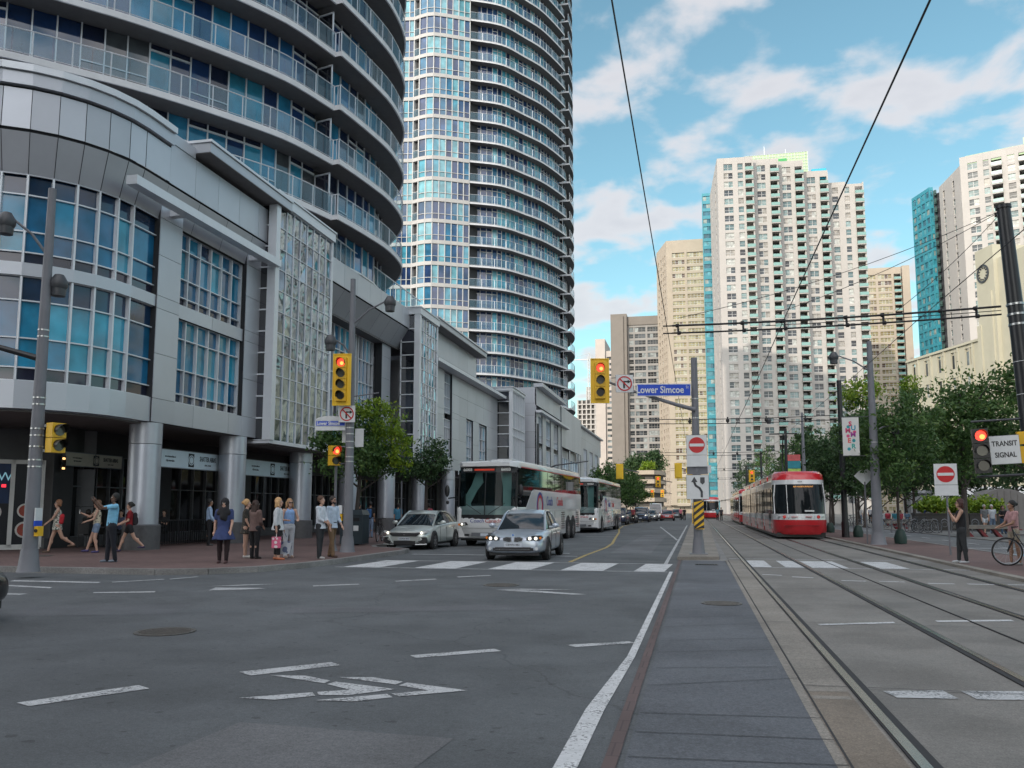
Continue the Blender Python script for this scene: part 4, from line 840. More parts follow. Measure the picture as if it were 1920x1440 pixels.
# ---- right hand white + teal tower
t=thing('apartment_tower','white tower with balconies and a teal glass left edge, behind the cream building','building',(88,285,0),group='white condominium towers'); coll=[]; wl=MB(M_cream,M_teal)
facade(coll,wl,frame(79.2,268.5,1,-.42),30,4,36,2.78,[('w',2.0,4.6),('w',6.1,7.6),('b',8.2,10.9),('w',12.3,14.2),('b',15.2,17.9),('w',19.3,21.9),('b',23,25.8),('w',27,29)],M_cream,M_gwin,top=2.2)
facade(coll,wl,frame(77.9,286,1.3,-17.5),17.6,4,35,2.78,[('w',3,4.6),('w',11,12.6)],M_cream,M_gwin,top=2.5); wl.prism([(78.6,285.5),(80,270.6),(106,260),(112,280),(90,300)],0,104,M_cream)
finish(t,coll,wl)
b=MB(MATS['green_screen'],MATS['green_louvre']); b.prism([(82,272),(104,263),(110,276),(88,286)],104,108); b.X=frame(96,266.2,1,-.42); b.box(0,6,.02,.1,108,110,0); b.box(.5,2.3,.1,.2,107.4,109.6,1); b.X=None; b.build('roof_screen',t,True)
t=thing('glass_tower','turquoise glass tower with dark curved balconies beside the far right white tower','building',(76,292,0)); coll=[]; wl=MB(M_teal,M_dgrey)
facade(coll,wl,frame(73.0,300,3.0,-10.0),10.4,0,37,2.82,[('w',.4,2.4),('w',3.0,5.0),('w',5.6,7.6),('w',8.1,10)],M_teal,M_twin,top=1.2,bars=False,sill=1.2)
facade(coll,wl,frame(76,290,1.1,.1),1.2,0,37,2.82,[('w',.15,1.05)],M_teal,M_twin,top=1.2,bars=False,sill=1.5); wl.prism([(73.8,299.6),(76.4,291.5),(77.5,291.5),(80,300)],0,104,M_teal); wl.prism([(76.6,290.9),(77.6,289.6),(79.2,287.4),(80,299)],0,103,M_dgrey)
finish(t,coll,wl)
for k in range(36):
    b=MB(pm('dark_green_balcony',(.05,.10,.09),.3,noise=.2)); z=4+k*2.8
    pts=[(77.3+.6*math.sin(q)*1.0,289.8-2.2*math.cos(q)) for q in np.linspace(-1.0,1.4,7)]
    b.prism(pts+[(78,290)],z,z+.35); b.prism(pts+[(78,290)],z+.5,z+1.7); b.build('balcony',t,True)
# ---- cream art deco building on the right
t=thing('office_building','cream yellow stepped building with paired windows and pilasters, behind the right hand trees','building',(52,150,0)); coll=[]; wl=MB(M_deco)
F=frame(39.3,171,6.7,-21.4)   # facade looking left over the street; u runs towards the camera
W=46; nz=6; pairs=[]
for k in range(9): pairs+= [('w',1.5+k*4.0,2.6+k*4.0),('w',2.8+k*4.0,3.8+k*4.0)]
pairs=[p for p in pairs if p[2]<W*.58 or p[1]>W*.72]
facade(coll,wl,F,22.6,1,7,3.9,[p for p in pairs if p[2]<22.4],M_deco,M_dwin,top=.7,head=1.0,sill=1.6,bars=False)
wl.X=F
for k in range(5): wl.box(3.75+k*4.0-.25,3.75+k*4.0+.15,0,.18,0,29.2)
wl.box(0,22.6,-.3,.3,28.9,29.3); wl.X=None
F2=frame(46.0,149.6,6.7,-21.4); wl.X=F2
wl.box(.6,5.0,-9,.9,0,43.3); wl.box(5.0,17,-12,.3,0,41); wl.box(.3,1.2,-8,1.1,0,31); wl.box(3.6,4.3,-8,1.15,0,36)
wl.X=None
facade(coll,wl,frame(51.2,133,6.7,-21.4),26,1,8,3.9,[p for p in pairs if p[2]<25],M_deco,M_twin,top=1.5,head=1.0,sill=1.4,bars=False)
wl.prism([(41.5,171.5),(58,116),(80,122),(70,178)],0,28.6,M_deco); finish(t,coll,wl)
b=MB(M_dgrey); c=Vector(F2(2.4,.93,39.2)); n_=(Vector(F2(0,1,0))-Vector(F2(0,0,0))); b.disc(c,n_,1.5,28,.12,r0=1.2); 
for k in range(12):
    a=k*PI/6; ux=(Vector(F2(1,0,0))-Vector(F2(0,0,0))); p=c+ux*math.cos(a)*.95+Vector((0,0,1))*math.sin(a)*.95+n_*.05; b.ball(p,.14,6)
b.build('clock_face',t,True)
# ---- small terraced parking building with planting, far end of the street
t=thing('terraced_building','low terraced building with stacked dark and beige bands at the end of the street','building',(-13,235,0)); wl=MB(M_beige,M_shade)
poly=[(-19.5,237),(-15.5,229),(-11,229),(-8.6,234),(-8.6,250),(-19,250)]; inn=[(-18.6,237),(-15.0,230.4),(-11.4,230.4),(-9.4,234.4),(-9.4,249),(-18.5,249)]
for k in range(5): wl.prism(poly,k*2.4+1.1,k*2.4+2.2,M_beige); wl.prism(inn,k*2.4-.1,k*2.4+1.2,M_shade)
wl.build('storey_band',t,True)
# ---- buildings that stand behind the camera (they shade the crossing and mirror in the glass)
def back_tower(x0,x1,y0,y1,h,label):
    t=thing('apartment_block',label,'building',((x0+x1)/2,(y0+y1)/2,0)); b=MB(M_cream,M_glassT); b.box(x0,x1,y0,y1,0,h)
    nf=int(h/3)
    for k in range(nf):
        z=k*3+1
        for m in range(int((y1-y0)/4)): b.box(x1+.01,x1+.05,y0+1+m*4,y0+3.6+m*4,z,z+1.8,1)
        for m in range(int((x1-x0)/4)): b.box(x0+1+m*4,x0+3.6+m*4,y1+.01,y1+.05,z,z+1.8,1)
    b.build('wall',t,True,fix=False)
back_tower(-84,-24,-62,-34,84,'large pale apartment block across the crossing behind the camera, left')
back_tower(-60,-16,-130,-70,88,'second pale apartment block further behind the camera, left')
back_tower(30,70,-90,-40,50,'lower pale apartment block behind the camera, right')
# ================================================================ SIGNALS, LAMPS, SIGNS, WIRES
M_pole=pm('pole_concrete_grey',(.155,.16,.18),.55,noise=.12,ns=2)
M_poleb=pm('pole_black',(.018,.019,.022),.35,noise=.1)
M_signw=pm('sign_white',(.62,.64,.65),.5,noise=.06,ns=8)
M_signr=pm('sign_red',(.50,.015,.02),.45,noise=.06)
M_signb=pm('sign_blue',(.006,.06,.50),.4,noise=.05)
M_ink2=pm('sign_black',(.015,.015,.017),.5,noise=0)
M_lensd=pm('lens_dark',(.03,.03,.025),.15,noise=.1)
M_lensg=pm('lens_grey',(.10,.10,.08),.15,noise=.1)
M_redon=pm('lens_red_lit',(.8,.03,.02),.3,noise=0,emit=(1,.06,.03),es=1.3)
M_amber=pm('lens_core_lit',(1,.4,.1),.3,noise=0,emit=(1,.32,.06),es=1.8)
M_steelb=pm('band_steel',(.5,.5,.5),.3,metal=.9,noise=0)
def signal_head(t,loc,rz,n,lit=0,back=True,hb=.36,name='signal_head'):
    """yellow signal head on a backboard facing -Y when rz=0; loc = bottom centre"""
    h=D.objects.new(name,None)
    Mx=Matrix.Translation(loc)@Matrix.Rotation(rz,4,'Z')
    X=lambda x,y,z:tuple(Mx@Vector((x,y,z)))
    b=MB(M_yel,pm('signal_backboard',(.80,.52,.02),.45,noise=.05)); b.X=X; H_=n*hb
    if back:
        b.box(-.30,.30,.05,.08,-.13,H_+.13,1)
        for q in ((-.30,-.27),(.27,.30)): b.box(q[0],q[1],.02,.049,-.13,H_+.13,1)
        b.box(-.27,.27,.02,.049,-.13,-.10,1); b.box(-.27,.27,.02,.049,H_+.10,H_+.13,1)
    for k in range(n): b.box(-.17,.17,-.1,.12,k*hb+.008,(k+1)*hb-.008,0)
    b.X=None; o=b.build(name,t)
    for k in range(n):
        z=(n-1-k)*hb+hb/2; on=(k==lit)
        vb=MB(M_black); vb.X=X; Rr=.135; pts=[]
        for q in range(13):
            a=rad(-20+q*220/12); pts.append((Rr*math.cos(a),Rr*math.sin(a)))
        for p,q in zip(pts,pts[1:]):
            ln=.24; vb.add([(p[0],-.1,z+p[1]),(q[0],-.1,z+q[1]),(q[0],-.1-ln*(.5+.5*max(0,q[1]/Rr)),z+q[1]),(p[0],-.1-ln*(.5+.5*max(0,p[1]/Rr)),z+p[1])],[(0,1,2,3)])
        vb.X=None; v=vb.build('visor',o); v.parent=o
        lb_=MB(M_redon if on else (M_lensg if k<n-1 else M_lensd),M_amber); lb_.X=X; lb_.disc((0,-.1,z),(0,-1,0),.125,18,.02,0)
        if on: lb_.disc((.03,-.125,z-.03),(0,-1,0),.06,14,.004,1)
        lb_.X=None; lb_.build('lens',o)
    return o
def street_pole(t,h,r0,r1,bands=(),base=True):
    b=MB(M_pole,M_steelb); b.lathe([(r0,0),(r0*.97,.3),(r1,h),(0.01,h+.01)],(0,0,0),20)
    if base: b.lathe([(r0*1.5,0),(r0*1.35,.06),(r0*1.05,.5)],(0,0,0.001),20)
    for z in bands:
        r=r0+(r1-r0)*z/h+.006; b.lathe([(r,0),(r,.03)],(0,0,z),20,M_steelb)
    return b.build('pole',t,smooth=True)
def cobra(t,z,ang,L,rise,name='lamp_arm',par=None):
    c,s=math.cos(ang),math.sin(ang); b=MB(M_pole)
    b.path([(0,0,z-.15),(c*L*.5,s*L*.5,z+rise*.55),(c*L,s*L,z+rise)],[.035,.03,.028],8); o=b.build(name,t)
    b=MB(M_dgrey,pm('lamp_glass',(.35,.36,.38),.2,noise=0)); cx,cy=c*(L+.15),s*(L+.15)
    b.lathe([(.03,.22),(.10,.20),(.19,.05),(.20,-.05),(.17,-.12)],(cx,cy,z+rise-.06),14,0); b.lathe([(.16,-.12),(.15,-.30),(.02,-.31)],(cx,cy,z+rise-.06),14,0); b.build('lamp_head',o,smooth=True)
def dirs(px,py): pass
# -- left foreground pole
t=thing('signal_pole','tall grey concrete lamp and signal pole at the far left brick corner','signal pole',(-14.45,16.4,.13))
street_pole(t,8.75,.165,.085,(2.3,2.45,2.75,3.0,3.15,3.7,3.85,5.25,5.4)); cobra(t,7.3,rad(219),.72,.6); cobra(t,6.55,rad(41),.10,.05)
b=MB(M_poleb); b.path([(0,0,4.75),(-1.2,-.5,5.1),(-3.4,-1.3,5.7)],[.075,.06,.05],10); b.build('mast_arm',t)
# side-on signal head
signal_head(t,(.42,.1,2.62),rad(75),2,back=False,name='pedestrian_signal',hb=.34,lit=9)
b=MB(M_yel,M_steelb); b.box(.2,.36,-.03,.03,3.2,3.26,1); b.box(.2,.36,-.03,.03,2.64,2.7,1); b.build('bracket',t)
b=MB(M_signw,M_signb,M_yel,M_black); b.box(.17,.2,-.12,.08,1.12,1.4,0); b.box(.165,.205,-.125,.085,1.0,1.12,1); b.box(.17,.27,-.1,.06,.78,1.0,2); b.disc((.22,-.1,.9),(0,-1,0),.04,12,.02,3); b.build('push_button_box',t)
# -- corner pole 2 with signals
t=thing('signal_pole','grey lamp and signal pole at the brick corner right of the two men','signal pole',(-11.05,26.05,.13))
street_pole(t,9.0,.17,.085,(2.9,3.05,3.35,3.55,3.8,4.0)); cobra(t,7.6,rad(-8),1.25,.55); cobra(t,6.55,rad(215),.55,.35)
signal_head(t,(-.12,-.5,4.83),rad(8),4); 
b=MB(M_pole); b.tube((-.1,-.02,5.2),(-.12,-.42,5.2),.03); b.tube((-.1,-.02,6.0),(-.12,-.42,6.0),.03); b.tube((.1,0,5.05),(.95,.05,5.15),.02); b.build('bracket',t)
def noturn(t,loc,rz,s=.56,right=True):
    Mx=Matrix.Translation(loc)@Matrix.Rotation(rz,4,'Z'); X=lambda x,y,z:tuple(Mx@Vector((x,y,z)))
    b=MB(M_signw,M_ink2,M_signr,M_grey); b.X=X; h=s/2; b.box(-h,h,0,.012,-h,h,0); b.box(-h-.006,h+.006,.012,.018,-h-.006,h+.006,3)
    b.box(-.045,.01,-.008,-.001,-h*.55,h*.3,1); b.box(.01,h*.4,-.008,-.001,h*.14,h*.3,1)
    b.add([(h*.35,-.008,h*.0),(h*.72,-.008,h*.22),(h*.35,-.008,h*.44),(h*.35,-.001,h*.0),(h*.72,-.001,h*.22),(h*.35,-.001,h*.44)],[(0,1,2),(3,5,4),(0,3,4,1),(1,4,5,2),(2,5,3,0)],1)
    b.disc((0,-.002,0),(0,-1,0),h*.86,32,.008,2,r0=h*.72)
    a=rad(45); L=h*.76; w_=.02
    c,s_=math.cos(a),math.sin(a); p=[(-L*c-w_*s_,-.013,L*s_-w_*c),(L*c-w_*s_,-.013,-L*s_-w_*c),(L*c+w_*s_,-.013,-L*s_+w_*c),(-L*c+w_*s_,-.013,L*s_+w_*c)]
    b.hexa(p,[(q[0],-.0085,q[2]) for q in p],2)
    b.X=None; return b.build('no_turn_sign',t)
noturn(t,(-.02,-.24,4.45),rad(8),.54)
def streetsign(t,loc,rz,L,H_,body='Lower Simcoe',cap=False):
    Mx=Matrix.Translation(loc)@Matrix.Rotation(rz,4,'Z'); X=lambda x,y,z:tuple(Mx@Vector((x,y,z)))
    b=MB(M_signw,M_signb); b.X=X; b.box(-L/2,L/2,0,.025,0,H_,0); b.box(-L/2+.025,L/2-.025,-.004,.029,.025,H_-.025,1)
    if cap:
        pts=[(-L/2,H_+.01)]+[(-L/2*math.cos(a),H_+.01+.14*math.sin(a)) for a in np.linspace(.3,PI-.3,9)]+[(L/2,H_+.01)]
        b.hexa([(p[0],0,p[1]) for p in pts],[(p[0],.025,p[1]) for p in pts],0); b.box(-L/2,L/2,0,.025,-.13,-.01,0)
    b.X=None; o=b.build('street_name_sign',t)
    text(body,H_*.78,M_signw,o,Mx@Matrix.Translation((-L*.07,-.006,H_*.5))@Matrix.Rotation(rad(90),4,'X'),'lettering',.002,sx=.83,bold=.006)
    text('St',H_*.32,M_signw,o,Mx@Matrix.Translation((L*.43,-.006,H_*.72))@Matrix.Rotation(rad(90),4,'X'),'lettering',.002,sx=.9)
streetsign(t,(-.62,-.16,4.06),rad(10),1.0,.2,cap=True)
b=MB(M_signw); b.box(-.35,-.05,.18,.2,3.55,4.0); b.box(.1,.4,.18,.2,3.4,4.0); b.build('blank_sign_plate',t)
signal_head(t,(-.5,-.05,2.78),rad(52),2,lit=0,back=False,name='pedestrian_signal',hb=.33)
b=MB(M_grey); b.tube((-.1,0,3.4),(-.45,0,3.4),.025); b.tube((-.1,0,2.85),(-.45,0,2.85),.025); b.build('bracket',t)
b=MB(M_yel,M_signw,M_black); b.box(-.3,-.17,-.1,.06,1.0,1.22,0); b.box(-.3,-.18,-.1,.06,1.23,1.5,1); b.disc((-.235,-.1,1.1),(0,-1,0),.04,12,.02,2); b.build('push_button_box',t)
t=thing('signal_post','thin steel post just left of the corner signal pole','post',(-11.75,26.6,.13)); b=MB(M_pole); b.lathe([(.045,0),(.045,2.9)],(0,0,0),10); b.lathe([(.12,0),(.06,.2)],(0,0,.001),10); b.build('post',t)
# -- pole on the median island
t=thing('signal_pole','grey pole on the median island carrying the overhead signal and blue street sign','signal pole',(.0,27.75,.10))
street_pole(t,6.25,.145,.10,(2.95,4.28,4.9),base=True)
b=MB(M_grey); b.box(-.28,.28,-.28,.28,-.02,.03); b.build('base_plate',t)
b=MB(M_pole); b.path([(0,-.12,4.55),(-.6,-.25,4.72),(-2.0,-.32,5.2),(-3.1,-.32,5.65)],[.07,.06,.045,.035],10); b.build('mast_arm',t)
signal_head(t,(-2.98,-.5,4.93),rad(12),3,hb=.4)
noturn(t,(-2.2,-.42,5.42),rad(12),.56)
b=MB(M_dgrey); b.tube((-2.98,-.38,5.62),(-2.2,-.38,5.62),.012); b.build('bracket',t)
streetsign(t,(-.96,-.38,4.98),rad(10),1.72,.40)
def noentry(t,loc,rz,s=.62,tab=True,blank=.34,R_=.25):
    Mx=Matrix.Translation(loc)@Matrix.Rotation(rz,4,'Z'); X=lambda x,y,z:tuple(Mx@Vector((x,y,z)))
    b=MB(M_signw,M_signr,M_grey); b.X=X; h=s/2; b.box(-h,h,0,.012,-h,h,0); b.box(-h-.008,h+.008,.012,.02,-h-.008,h+.008,2)
    b.disc((0,-.001,0),(0,-1,0),R_,36,.006,1); b.box(-R_*.88,R_*.88,-.012,-.0075,-.045,.045,0); b.X=None; o=b.build('no_entry_sign',t)
    if tab: b=MB(M_signw); b.X=X; b.box(-h*1.02,h*1.02,0,.012,-h-blank-.01,-h-.015,0); b.X=None; b.build('blank_tab_sign',t)
noentry(t,(.02,-.17,3.42),rad(3),.62,blank=.36)
b=MB(M_signw,M_grey,M_dgrey); X=lambda x,y,z:(x+.02,y-.17,z)
b.X=X; b.box(-.34,.34,0,.012,1.72,2.47,0); b.box(-.35,.35,.012,.02,1.71,2.48,2)
arrow=[(.12,1.78),(.12,1.95),(.06,2.06),(-.06,2.14),(-.10,2.24),(-.10,2.28)]
for p,q in zip(arrow,arrow[1:]): 
    d=Vector((q[0]-p[0],0,q[1]-p[1])).normalized(); n=Vector((-d.z,0,d.x))*.035
    A_=Vector((p[0],-.005,p[1])); B_=Vector((q[0],-.005,q[1])); pts=[A_-n-d*.012,B_-n+d*.012,B_+n+d*.012,A_+n-d*.012]; b.hexa([tuple(v) for v in pts],[(v.x,-.001,v.z) for v in pts],2,r=.5)
pts=[(-.2,2.25),(-.0,2.25),(-.1,2.42)]; b.hexa([(p[0],-.006,p[1]) for p in pts],[(p[0],-.001,p[1]) for p in pts],2)
pts=[(.08,2.4),(.22,2.4),(.22,2.24),(.15,2.17),(.08,2.24)]; b.hexa([(p[0],-.006,p[1]) for p in pts],[(p[0],-.001,p[1]) for p in pts],2)
b.X=None; b.build('keep_left_sign',t)
b=MB(M_pole); b.box(-.3,.34,-.1,-.08,2.5,2.75); b.build('sign_backing',t)
b=MB(M_yel,M_black,M_grey); X=lambda x,y,z:(x+.04,y-.19,z); b.X=X; b.box(-.15,.15,0,.012,.78,1.68,0)
for k in range(-2,6):
    z0=.78+k*.21; pts=[(-.15,z0),(.15,z0+.24),(.15,z0+.345),(-.15,z0+.105)]; pts=[(x,min(1.68,max(.78,z))) for x,z in pts]
    if max(p[1] for p in pts)-min(p[1] for p in pts)>.02 and (pts[3][1]>pts[0][1] or pts[2][1]>pts[1][1]): b.hexa([(p[0],-.005,p[1]) for p in pts],[(p[0],-.001,p[1]) for p in pts],1)
b.X=None; b.build('hazard_board',t); b=MB(M_yel); b.box(-.17,-.15,-.14,.14,.95,1.6); b.build('side_board',t)
# -- right: big black catenary pole with transit signal
t=thing('catenary_pole','thick tapered black steel pole at the right edge holding the span wires','utility pole',(8.02,22.6,.06)); t.rotation_euler=(0,rad(-2.7),0)
b=MB(M_poleb,M_steelb,M_signw); b.lathe([(.23,0),(.22,2),(.155,8.85),(.18,8.86),(.18,8.95),(.01,9.0)],(0,0,0),22)
for z in (5.9,6.15,6.4): b.lathe([(.20,0),(.20,.05)],(0,0,z),20,M_steelb)
for z in (2.7,4.2,5.0): b.lathe([(.205,0),(.205,.012)],(0,0,z),20,M_signw)
b.build('pole',t,smooth=True)
b=MB(M_dgrey); b.tube((-1.3,-.05,3.62),(.1,-.02,3.62),.025); b.build('mast_arm',t); b=MB(M_dgrey); b.tube((-1.3,-.05,2.28),(.1,-.02,2.28),.03); b.build('mast_arm',t)
o=signal_head(t,(-1.20,-.25,2.35),rad(-8),3,back=False,name='transit_signal_head'); 
for s_ in o.children: pass
o.data.materials[0]=M_black
b=MB(M_signw,M_grey); b.box(-1.01,-.36,-.26,-.245,2.55,3.22,0); b.box(-1.02,-.35,-.244,-.235,2.54,3.23,1); b.build('transit_sign',t)
for s_,z in (('TRANSIT',3.03),('SIGNAL',2.76)): text(s_,.17,M_ink2,t,face_M(Vector((-.685,-.262,z)),0),'lettering',.002,sx=.82,bold=.004)
b=MB(M_yel); b.box(-.36,-.2,-.2,-.1,2.55,2.95); b.box(-.36,-.2,-.2,-.1,3.0,3.3); b.build('side_signal',t)
# -- no entry sign at the right
t=thing('road_sign','no entry sign on a thin post beside the woman in black','road sign',(7.78,29.6,.06)); b=MB(M_pole); b.tube((0,0,0),(-.02,0,2.7),.03); b.build('post',t); noentry(t,(-.03,-.05,2.55),rad(-10),.66,blank=.34,R_=.26)
# -- street lamp right with banner
t=thing('street_lamp','tall grey tapered street lamp with hanging white summer banner','street lamp',(7.25,37.9,.06)); street_pole(t,8.5,.23,.10,(4.2,)); cobra(t,7.35,rad(190),1.35,.55); cobra(t,4.75,rad(8),.75,.18)
b=MB(M_whm); b.box(-1.22,-.56,-.01,.01,3.68,5.28); b.build('banner',t); b=MB(M_dgrey); b.tube((-1.25,0,5.3),(0,0,5.3),.015); b.build('banner_arm',t); b=MB(M_dgrey); b.tube((-1.25,0,3.66),(0,0,3.66),.015); b.build('banner_arm',t)
bc=[(.55,.02,.10),(.02,.25,.38),(.55,.05,.15),(.30,.03,.25),(.6,.1,.1),(.02,.32,.28)]
for k,(ch,ux,uz) in enumerate((('S',-.9,5.0),('U',-.78,4.83),('M',-1.0,4.72),('M',-.80,4.55),('E',-.96,4.3),('R',-.80,4.06))): text(ch,.27,pm('banner_ink_%d'%k,bc[k],.6,noise=0),t,face_M(Vector((ux,-.014,uz)),0),'lettering',.002,bold=.01)
b=MB(pm('banner_teal',(.02,.28,.33),.6,noise=0),pm('banner_pink',(.6,.08,.2),.6,noise=0)); 
for k,(u,z,m_) in enumerate(((-.98,4.88,0),(-.78,4.3,0),(-1.0,4.5,1),(-.98,3.95,0),(-.74,4.66,1))): b.disc((u,-.0105,z),(0,-1,0),.07,12,.003,m_)
b.build('banner_dots',t)
# more poles along the right side
def cat_pole(x,y,h,label,lean=0): 
    t=thing('catenary_pole',label,'utility pole',(x,y,.06),group='black poles that carry the streetcar wires'); b=MB(M_poleb); b.lathe([(.17,0),(.16,1.0),(.12,h),(.01,h+.02)],(0,0,0),16); b.lathe([(.19,0),(.19,.8)],(0,0,.001),16); b.build('pole',t,smooth=True); return t
cat_pole(7.45,47.2,8.2,'slim black pole just right of the leading streetcar')
cat_pole(7.6,77,8.4,'thin black pole rising behind the leading streetcar roof')
cat_pole(7.7,108,8.3,'far black pole beyond the leading streetcar'); cat_pole(7.7,140,8.3,'farthest thin black pole over the tracks')
t=thing('street_lamp','distant grey street lamp with a colourful banner behind the streetcar','street lamp',(8.2,70,.06)); street_pole(t,9.0,.18,.09); cobra(t,8.2,rad(185),2.4,.3)
b=MB(pm('far_banner_a',(.35,.5,.1),.6,noise=.4,ns=3),pm('far_banner_b',(.02,.2,.25),.6,noise=.3),pm('far_banner_c',(.5,.1,.1),.6,noise=.3)); b.box(-1.2,-.25,-.01,.01,3.9,4.6,0); b.box(-1.2,-.25,-.01,.01,4.62,5.2,1); b.box(-1.2,-.25,-.01,.01,5.22,5.7,2); b.build('banner',t)
# sign backs
t=thing('road_sign','grey back of a diamond warning sign beside the street lamp','road sign',(6.95,38.6,.06)); b=MB(M_signw,M_pole); b.tube((0,0,0),(0,0,2.6),.03,m=1); b.hexa([(-.42,0,2.85),(0,0,2.43),(.42,0,2.85),(0,0,3.27)],[(-.42,.012,2.85),(0,.012,2.43),(.42,.012,2.85),(0,.012,3.27)],0); b.build('sign_plate',t)
t=thing('road_sign','grey sign backs on a post by the slim black pole','road sign',(8.0,48.0,.06)); b=MB(M_signw,M_pole); b.tube((0,0,0),(0,0,3.2),.03,m=1); b.box(-.25,.2,.035,.045,2.9,3.35,0); b.disc((-.02,.035,2.45),(0,-1,0),.27,20,.01,0); b.box(-.2,.15,.035,.045,1.75,2.1,0); b.build('sign_plate',t)
# -- overhead wires
M_wire=pm('wire_black',(.01,.01,.012),.5,noise=0)
def wire(pts,r,label,name='overhead_wire',cat='overhead wire',grp='overhead streetcar wires'):
    b=MB(M_wire); b.path(pts,r,5); o=b.build(name); tag(o,label,cat,grp); return o
def sag(a,c,s,n=10): return [(a[0]+(c[0]-a[0])*t_,a[1]+(c[1]-a[1])*t_,a[2]+(c[2]-a[2])*t_-4*s*t_*(1-t_)) for t_ in [k/n for k in range(n+1)]]
# span across the tracks carried by the big pole: two insulated bars with clamps
t=thing('span_wire','double black span of insulated rods strung over the tracks from the big black pole','overhead wire',(3.8,22.6,6.3)); b=MB(M_wire,M_grey)
A0=(-4.35,.1,-.05); A1=(3.6,0,.05)
def ap(u,dz): return (A0[0]+(A1[0]-A0[0])*u,A0[1]+(A1[1]-A0[1])*u,A0[2]+(A1[2]-A0[2])*u+dz-.1*4*u*(1-u)*.5)
b.path([ap(u,.1) for u in np.linspace(0,1,12)],.028,6); b.path([ap(u,-.1) for u in np.linspace(0,1,12)],.024,6)
b.path([ap(u,.0) for u in np.linspace(.3,1,8)],.01,4); b.path([ap(0,.1),ap(-.03,.1)],.02,5); b.path([ap(0,-.1),ap(-.03,-.1)],.02,5)
b.build('span_rod',t)
for u in (.02,.23,.36,.55,.66,.83,.93): 
    b=MB(M_wire); c=ap(u,0); b.tube((c[0],c[1],c[2]-.15),(c[0],c[1],c[2]+.15),.03,None,6); b.ball((c[0]-.03,c[1],c[2]+.1),.055,8); b.ball((c[0]+.03,c[1],c[2]-.1),.055,8); b.build('clamp',t)
P_top=(7.62,22.6,8.9)
wire(sag(P_top,(-.4,22.7,6.55),.25),.008,'thin wire from the big black pole top to the left span end')
wire(sag(P_top,(2.1,22.65,6.55),.18),.008,'thin wire from the top of the big black pole to the middle of the span')
wire(sag(P_top,(5.0,22.65,6.45),.12),.008,'short stay wire from the big black pole top to the right span part')
def cal_pt(px,py,Y):
    psi,phi=rad(12.194),rad(6.5); F_=1600; PYc=772.7
    hd=Vector((-math.sin(psi),math.cos(psi),0)); R_=Vector((math.cos(psi),math.sin(psi),0)); Fw=hd*math.cos(phi)+Vector((0,0,math.sin(phi))); U_=-hd*math.sin(phi)+Vector((0,0,math.cos(phi)))
    r=Fw+R_*((px-960)/F_)+U_*((PYc-py)/F_); p=Vector((0,0,CAMH))+r*(Y/r.y); return tuple(p)
def run_wire(X,y0,y1,z,r,label):
    pts=[]; ys=[y0,22.6,47.2,77,108,140,y1]
    for a_,c_ in zip(ys,ys[1:]): pts+=sag((X,a_,z),(X,c_,z),.05 if a_>0 else .02,6)[:-1]
    wire(pts+[(X,y1,z)],r,label)
run_wire(-.65,-24,175,6.1,.009,'feeder wire over the median that comes down the sky left of centre')
run_wire(2.17,-24,175,6.1,.012,'trolley wire running diagonally down the sky on the right')
run_wire(5.4,-24,175,6.12,.009,'right hand trolley wire passing behind the big black pole')
for k,(y,z,x0) in enumerate(((47.2,6.3,-2.8),(77,6.4,-3.0),(108,6.4,-3.2),(140,6.4,-3.2))):
    t=thing('span_wire',['second span over the tracks with clamps, behind the blue street sign','third thin span over the tracks above the streetcar','fourth thin span over the tracks','fifth and farthest span over the tracks'][k],'overhead wire',(2.4,y,z)); b=MB(M_wire)
    for dz in (0.12,-.12): b.path([(x0-2.4+(10.0)*u,0,dz-.08*4*u*(1-u)) for u in np.linspace(0,1,8)],.022,5)
    for u in (.25,.45,.65,.85): b.ball((x0-2.4+10*u,0,-.05),.10,6); b.tube((x0-2.4+10*u,0,-.2),(x0-2.4+10*u,0,.15),.04,None,5)
    b.build('span_rod',t)
# -- distant signals
def small_signal(px,py,Y,n,label,back=True,rz=0.,lit=True,face=True):
    p=cal_pt(px,py,Y); t=thing('traffic_signal',label,'traffic signal',p,group='distant traffic signals'); 
    b=MB(M_yel if face else MATS['signal_backboard'],M_black,M_redon); s_=1.0
    b.box(-.3,.3,.05,.09,-.1,n*.36+.1,0); b.box(-.17,.17,-.1,.05,0,n*.36,0)
    if face:
        for k in range(n): b.disc((0,-.1,n*.36-.18-k*.36),(0,-1,0),.12,12,.03,2 if (k==0 and lit) else 1)
    b.build('signal_head',t)
    b=MB(M_dgrey); b.tube((.0,.1,n*.36-.3),(1.6,.3,n*.36-.6),.05); b.build('bracket',t)
small_signal(1162,896,72,3,'back of a yellow signal board on the far mast arm, over the pale building',face=False)
small_signal(1181,914,100,3,'red traffic signal lit over the far road, left one')
small_signal(1234,912,100,3,'red traffic signal lit over the far road, centre one')
small_signal(1272,895,72,3,'back of a yellow signal board left of the round yellow sign',face=False)
small_signal(1195,930,150,2,'tiny far signal left of the parking building base'); small_signal(1208,932,130,2,'tiny far signal by the blue canopy'); small_signal(1223,932,140,3,'tiny far yellow signal in the street end'); small_signal(1242,931,150,3,'tiny far yellow signal beside a white plate')
small_signal(1410,902,95,3,'yellow traffic signal just above the second streetcar roof')
t=thing('signal_pole','far signal mast with a long curved arm above the second coach','signal pole',(-12.9,70,.13)); b=MB(M_dgrey); b.lathe([(.14,0),(.09,8.5)],(0,0,0),10); b.path([(0,0,4.4),(1.5,0,5.0),(4.2,0,5.3)],[.08,.06,.04],8); b.build('pole',t)
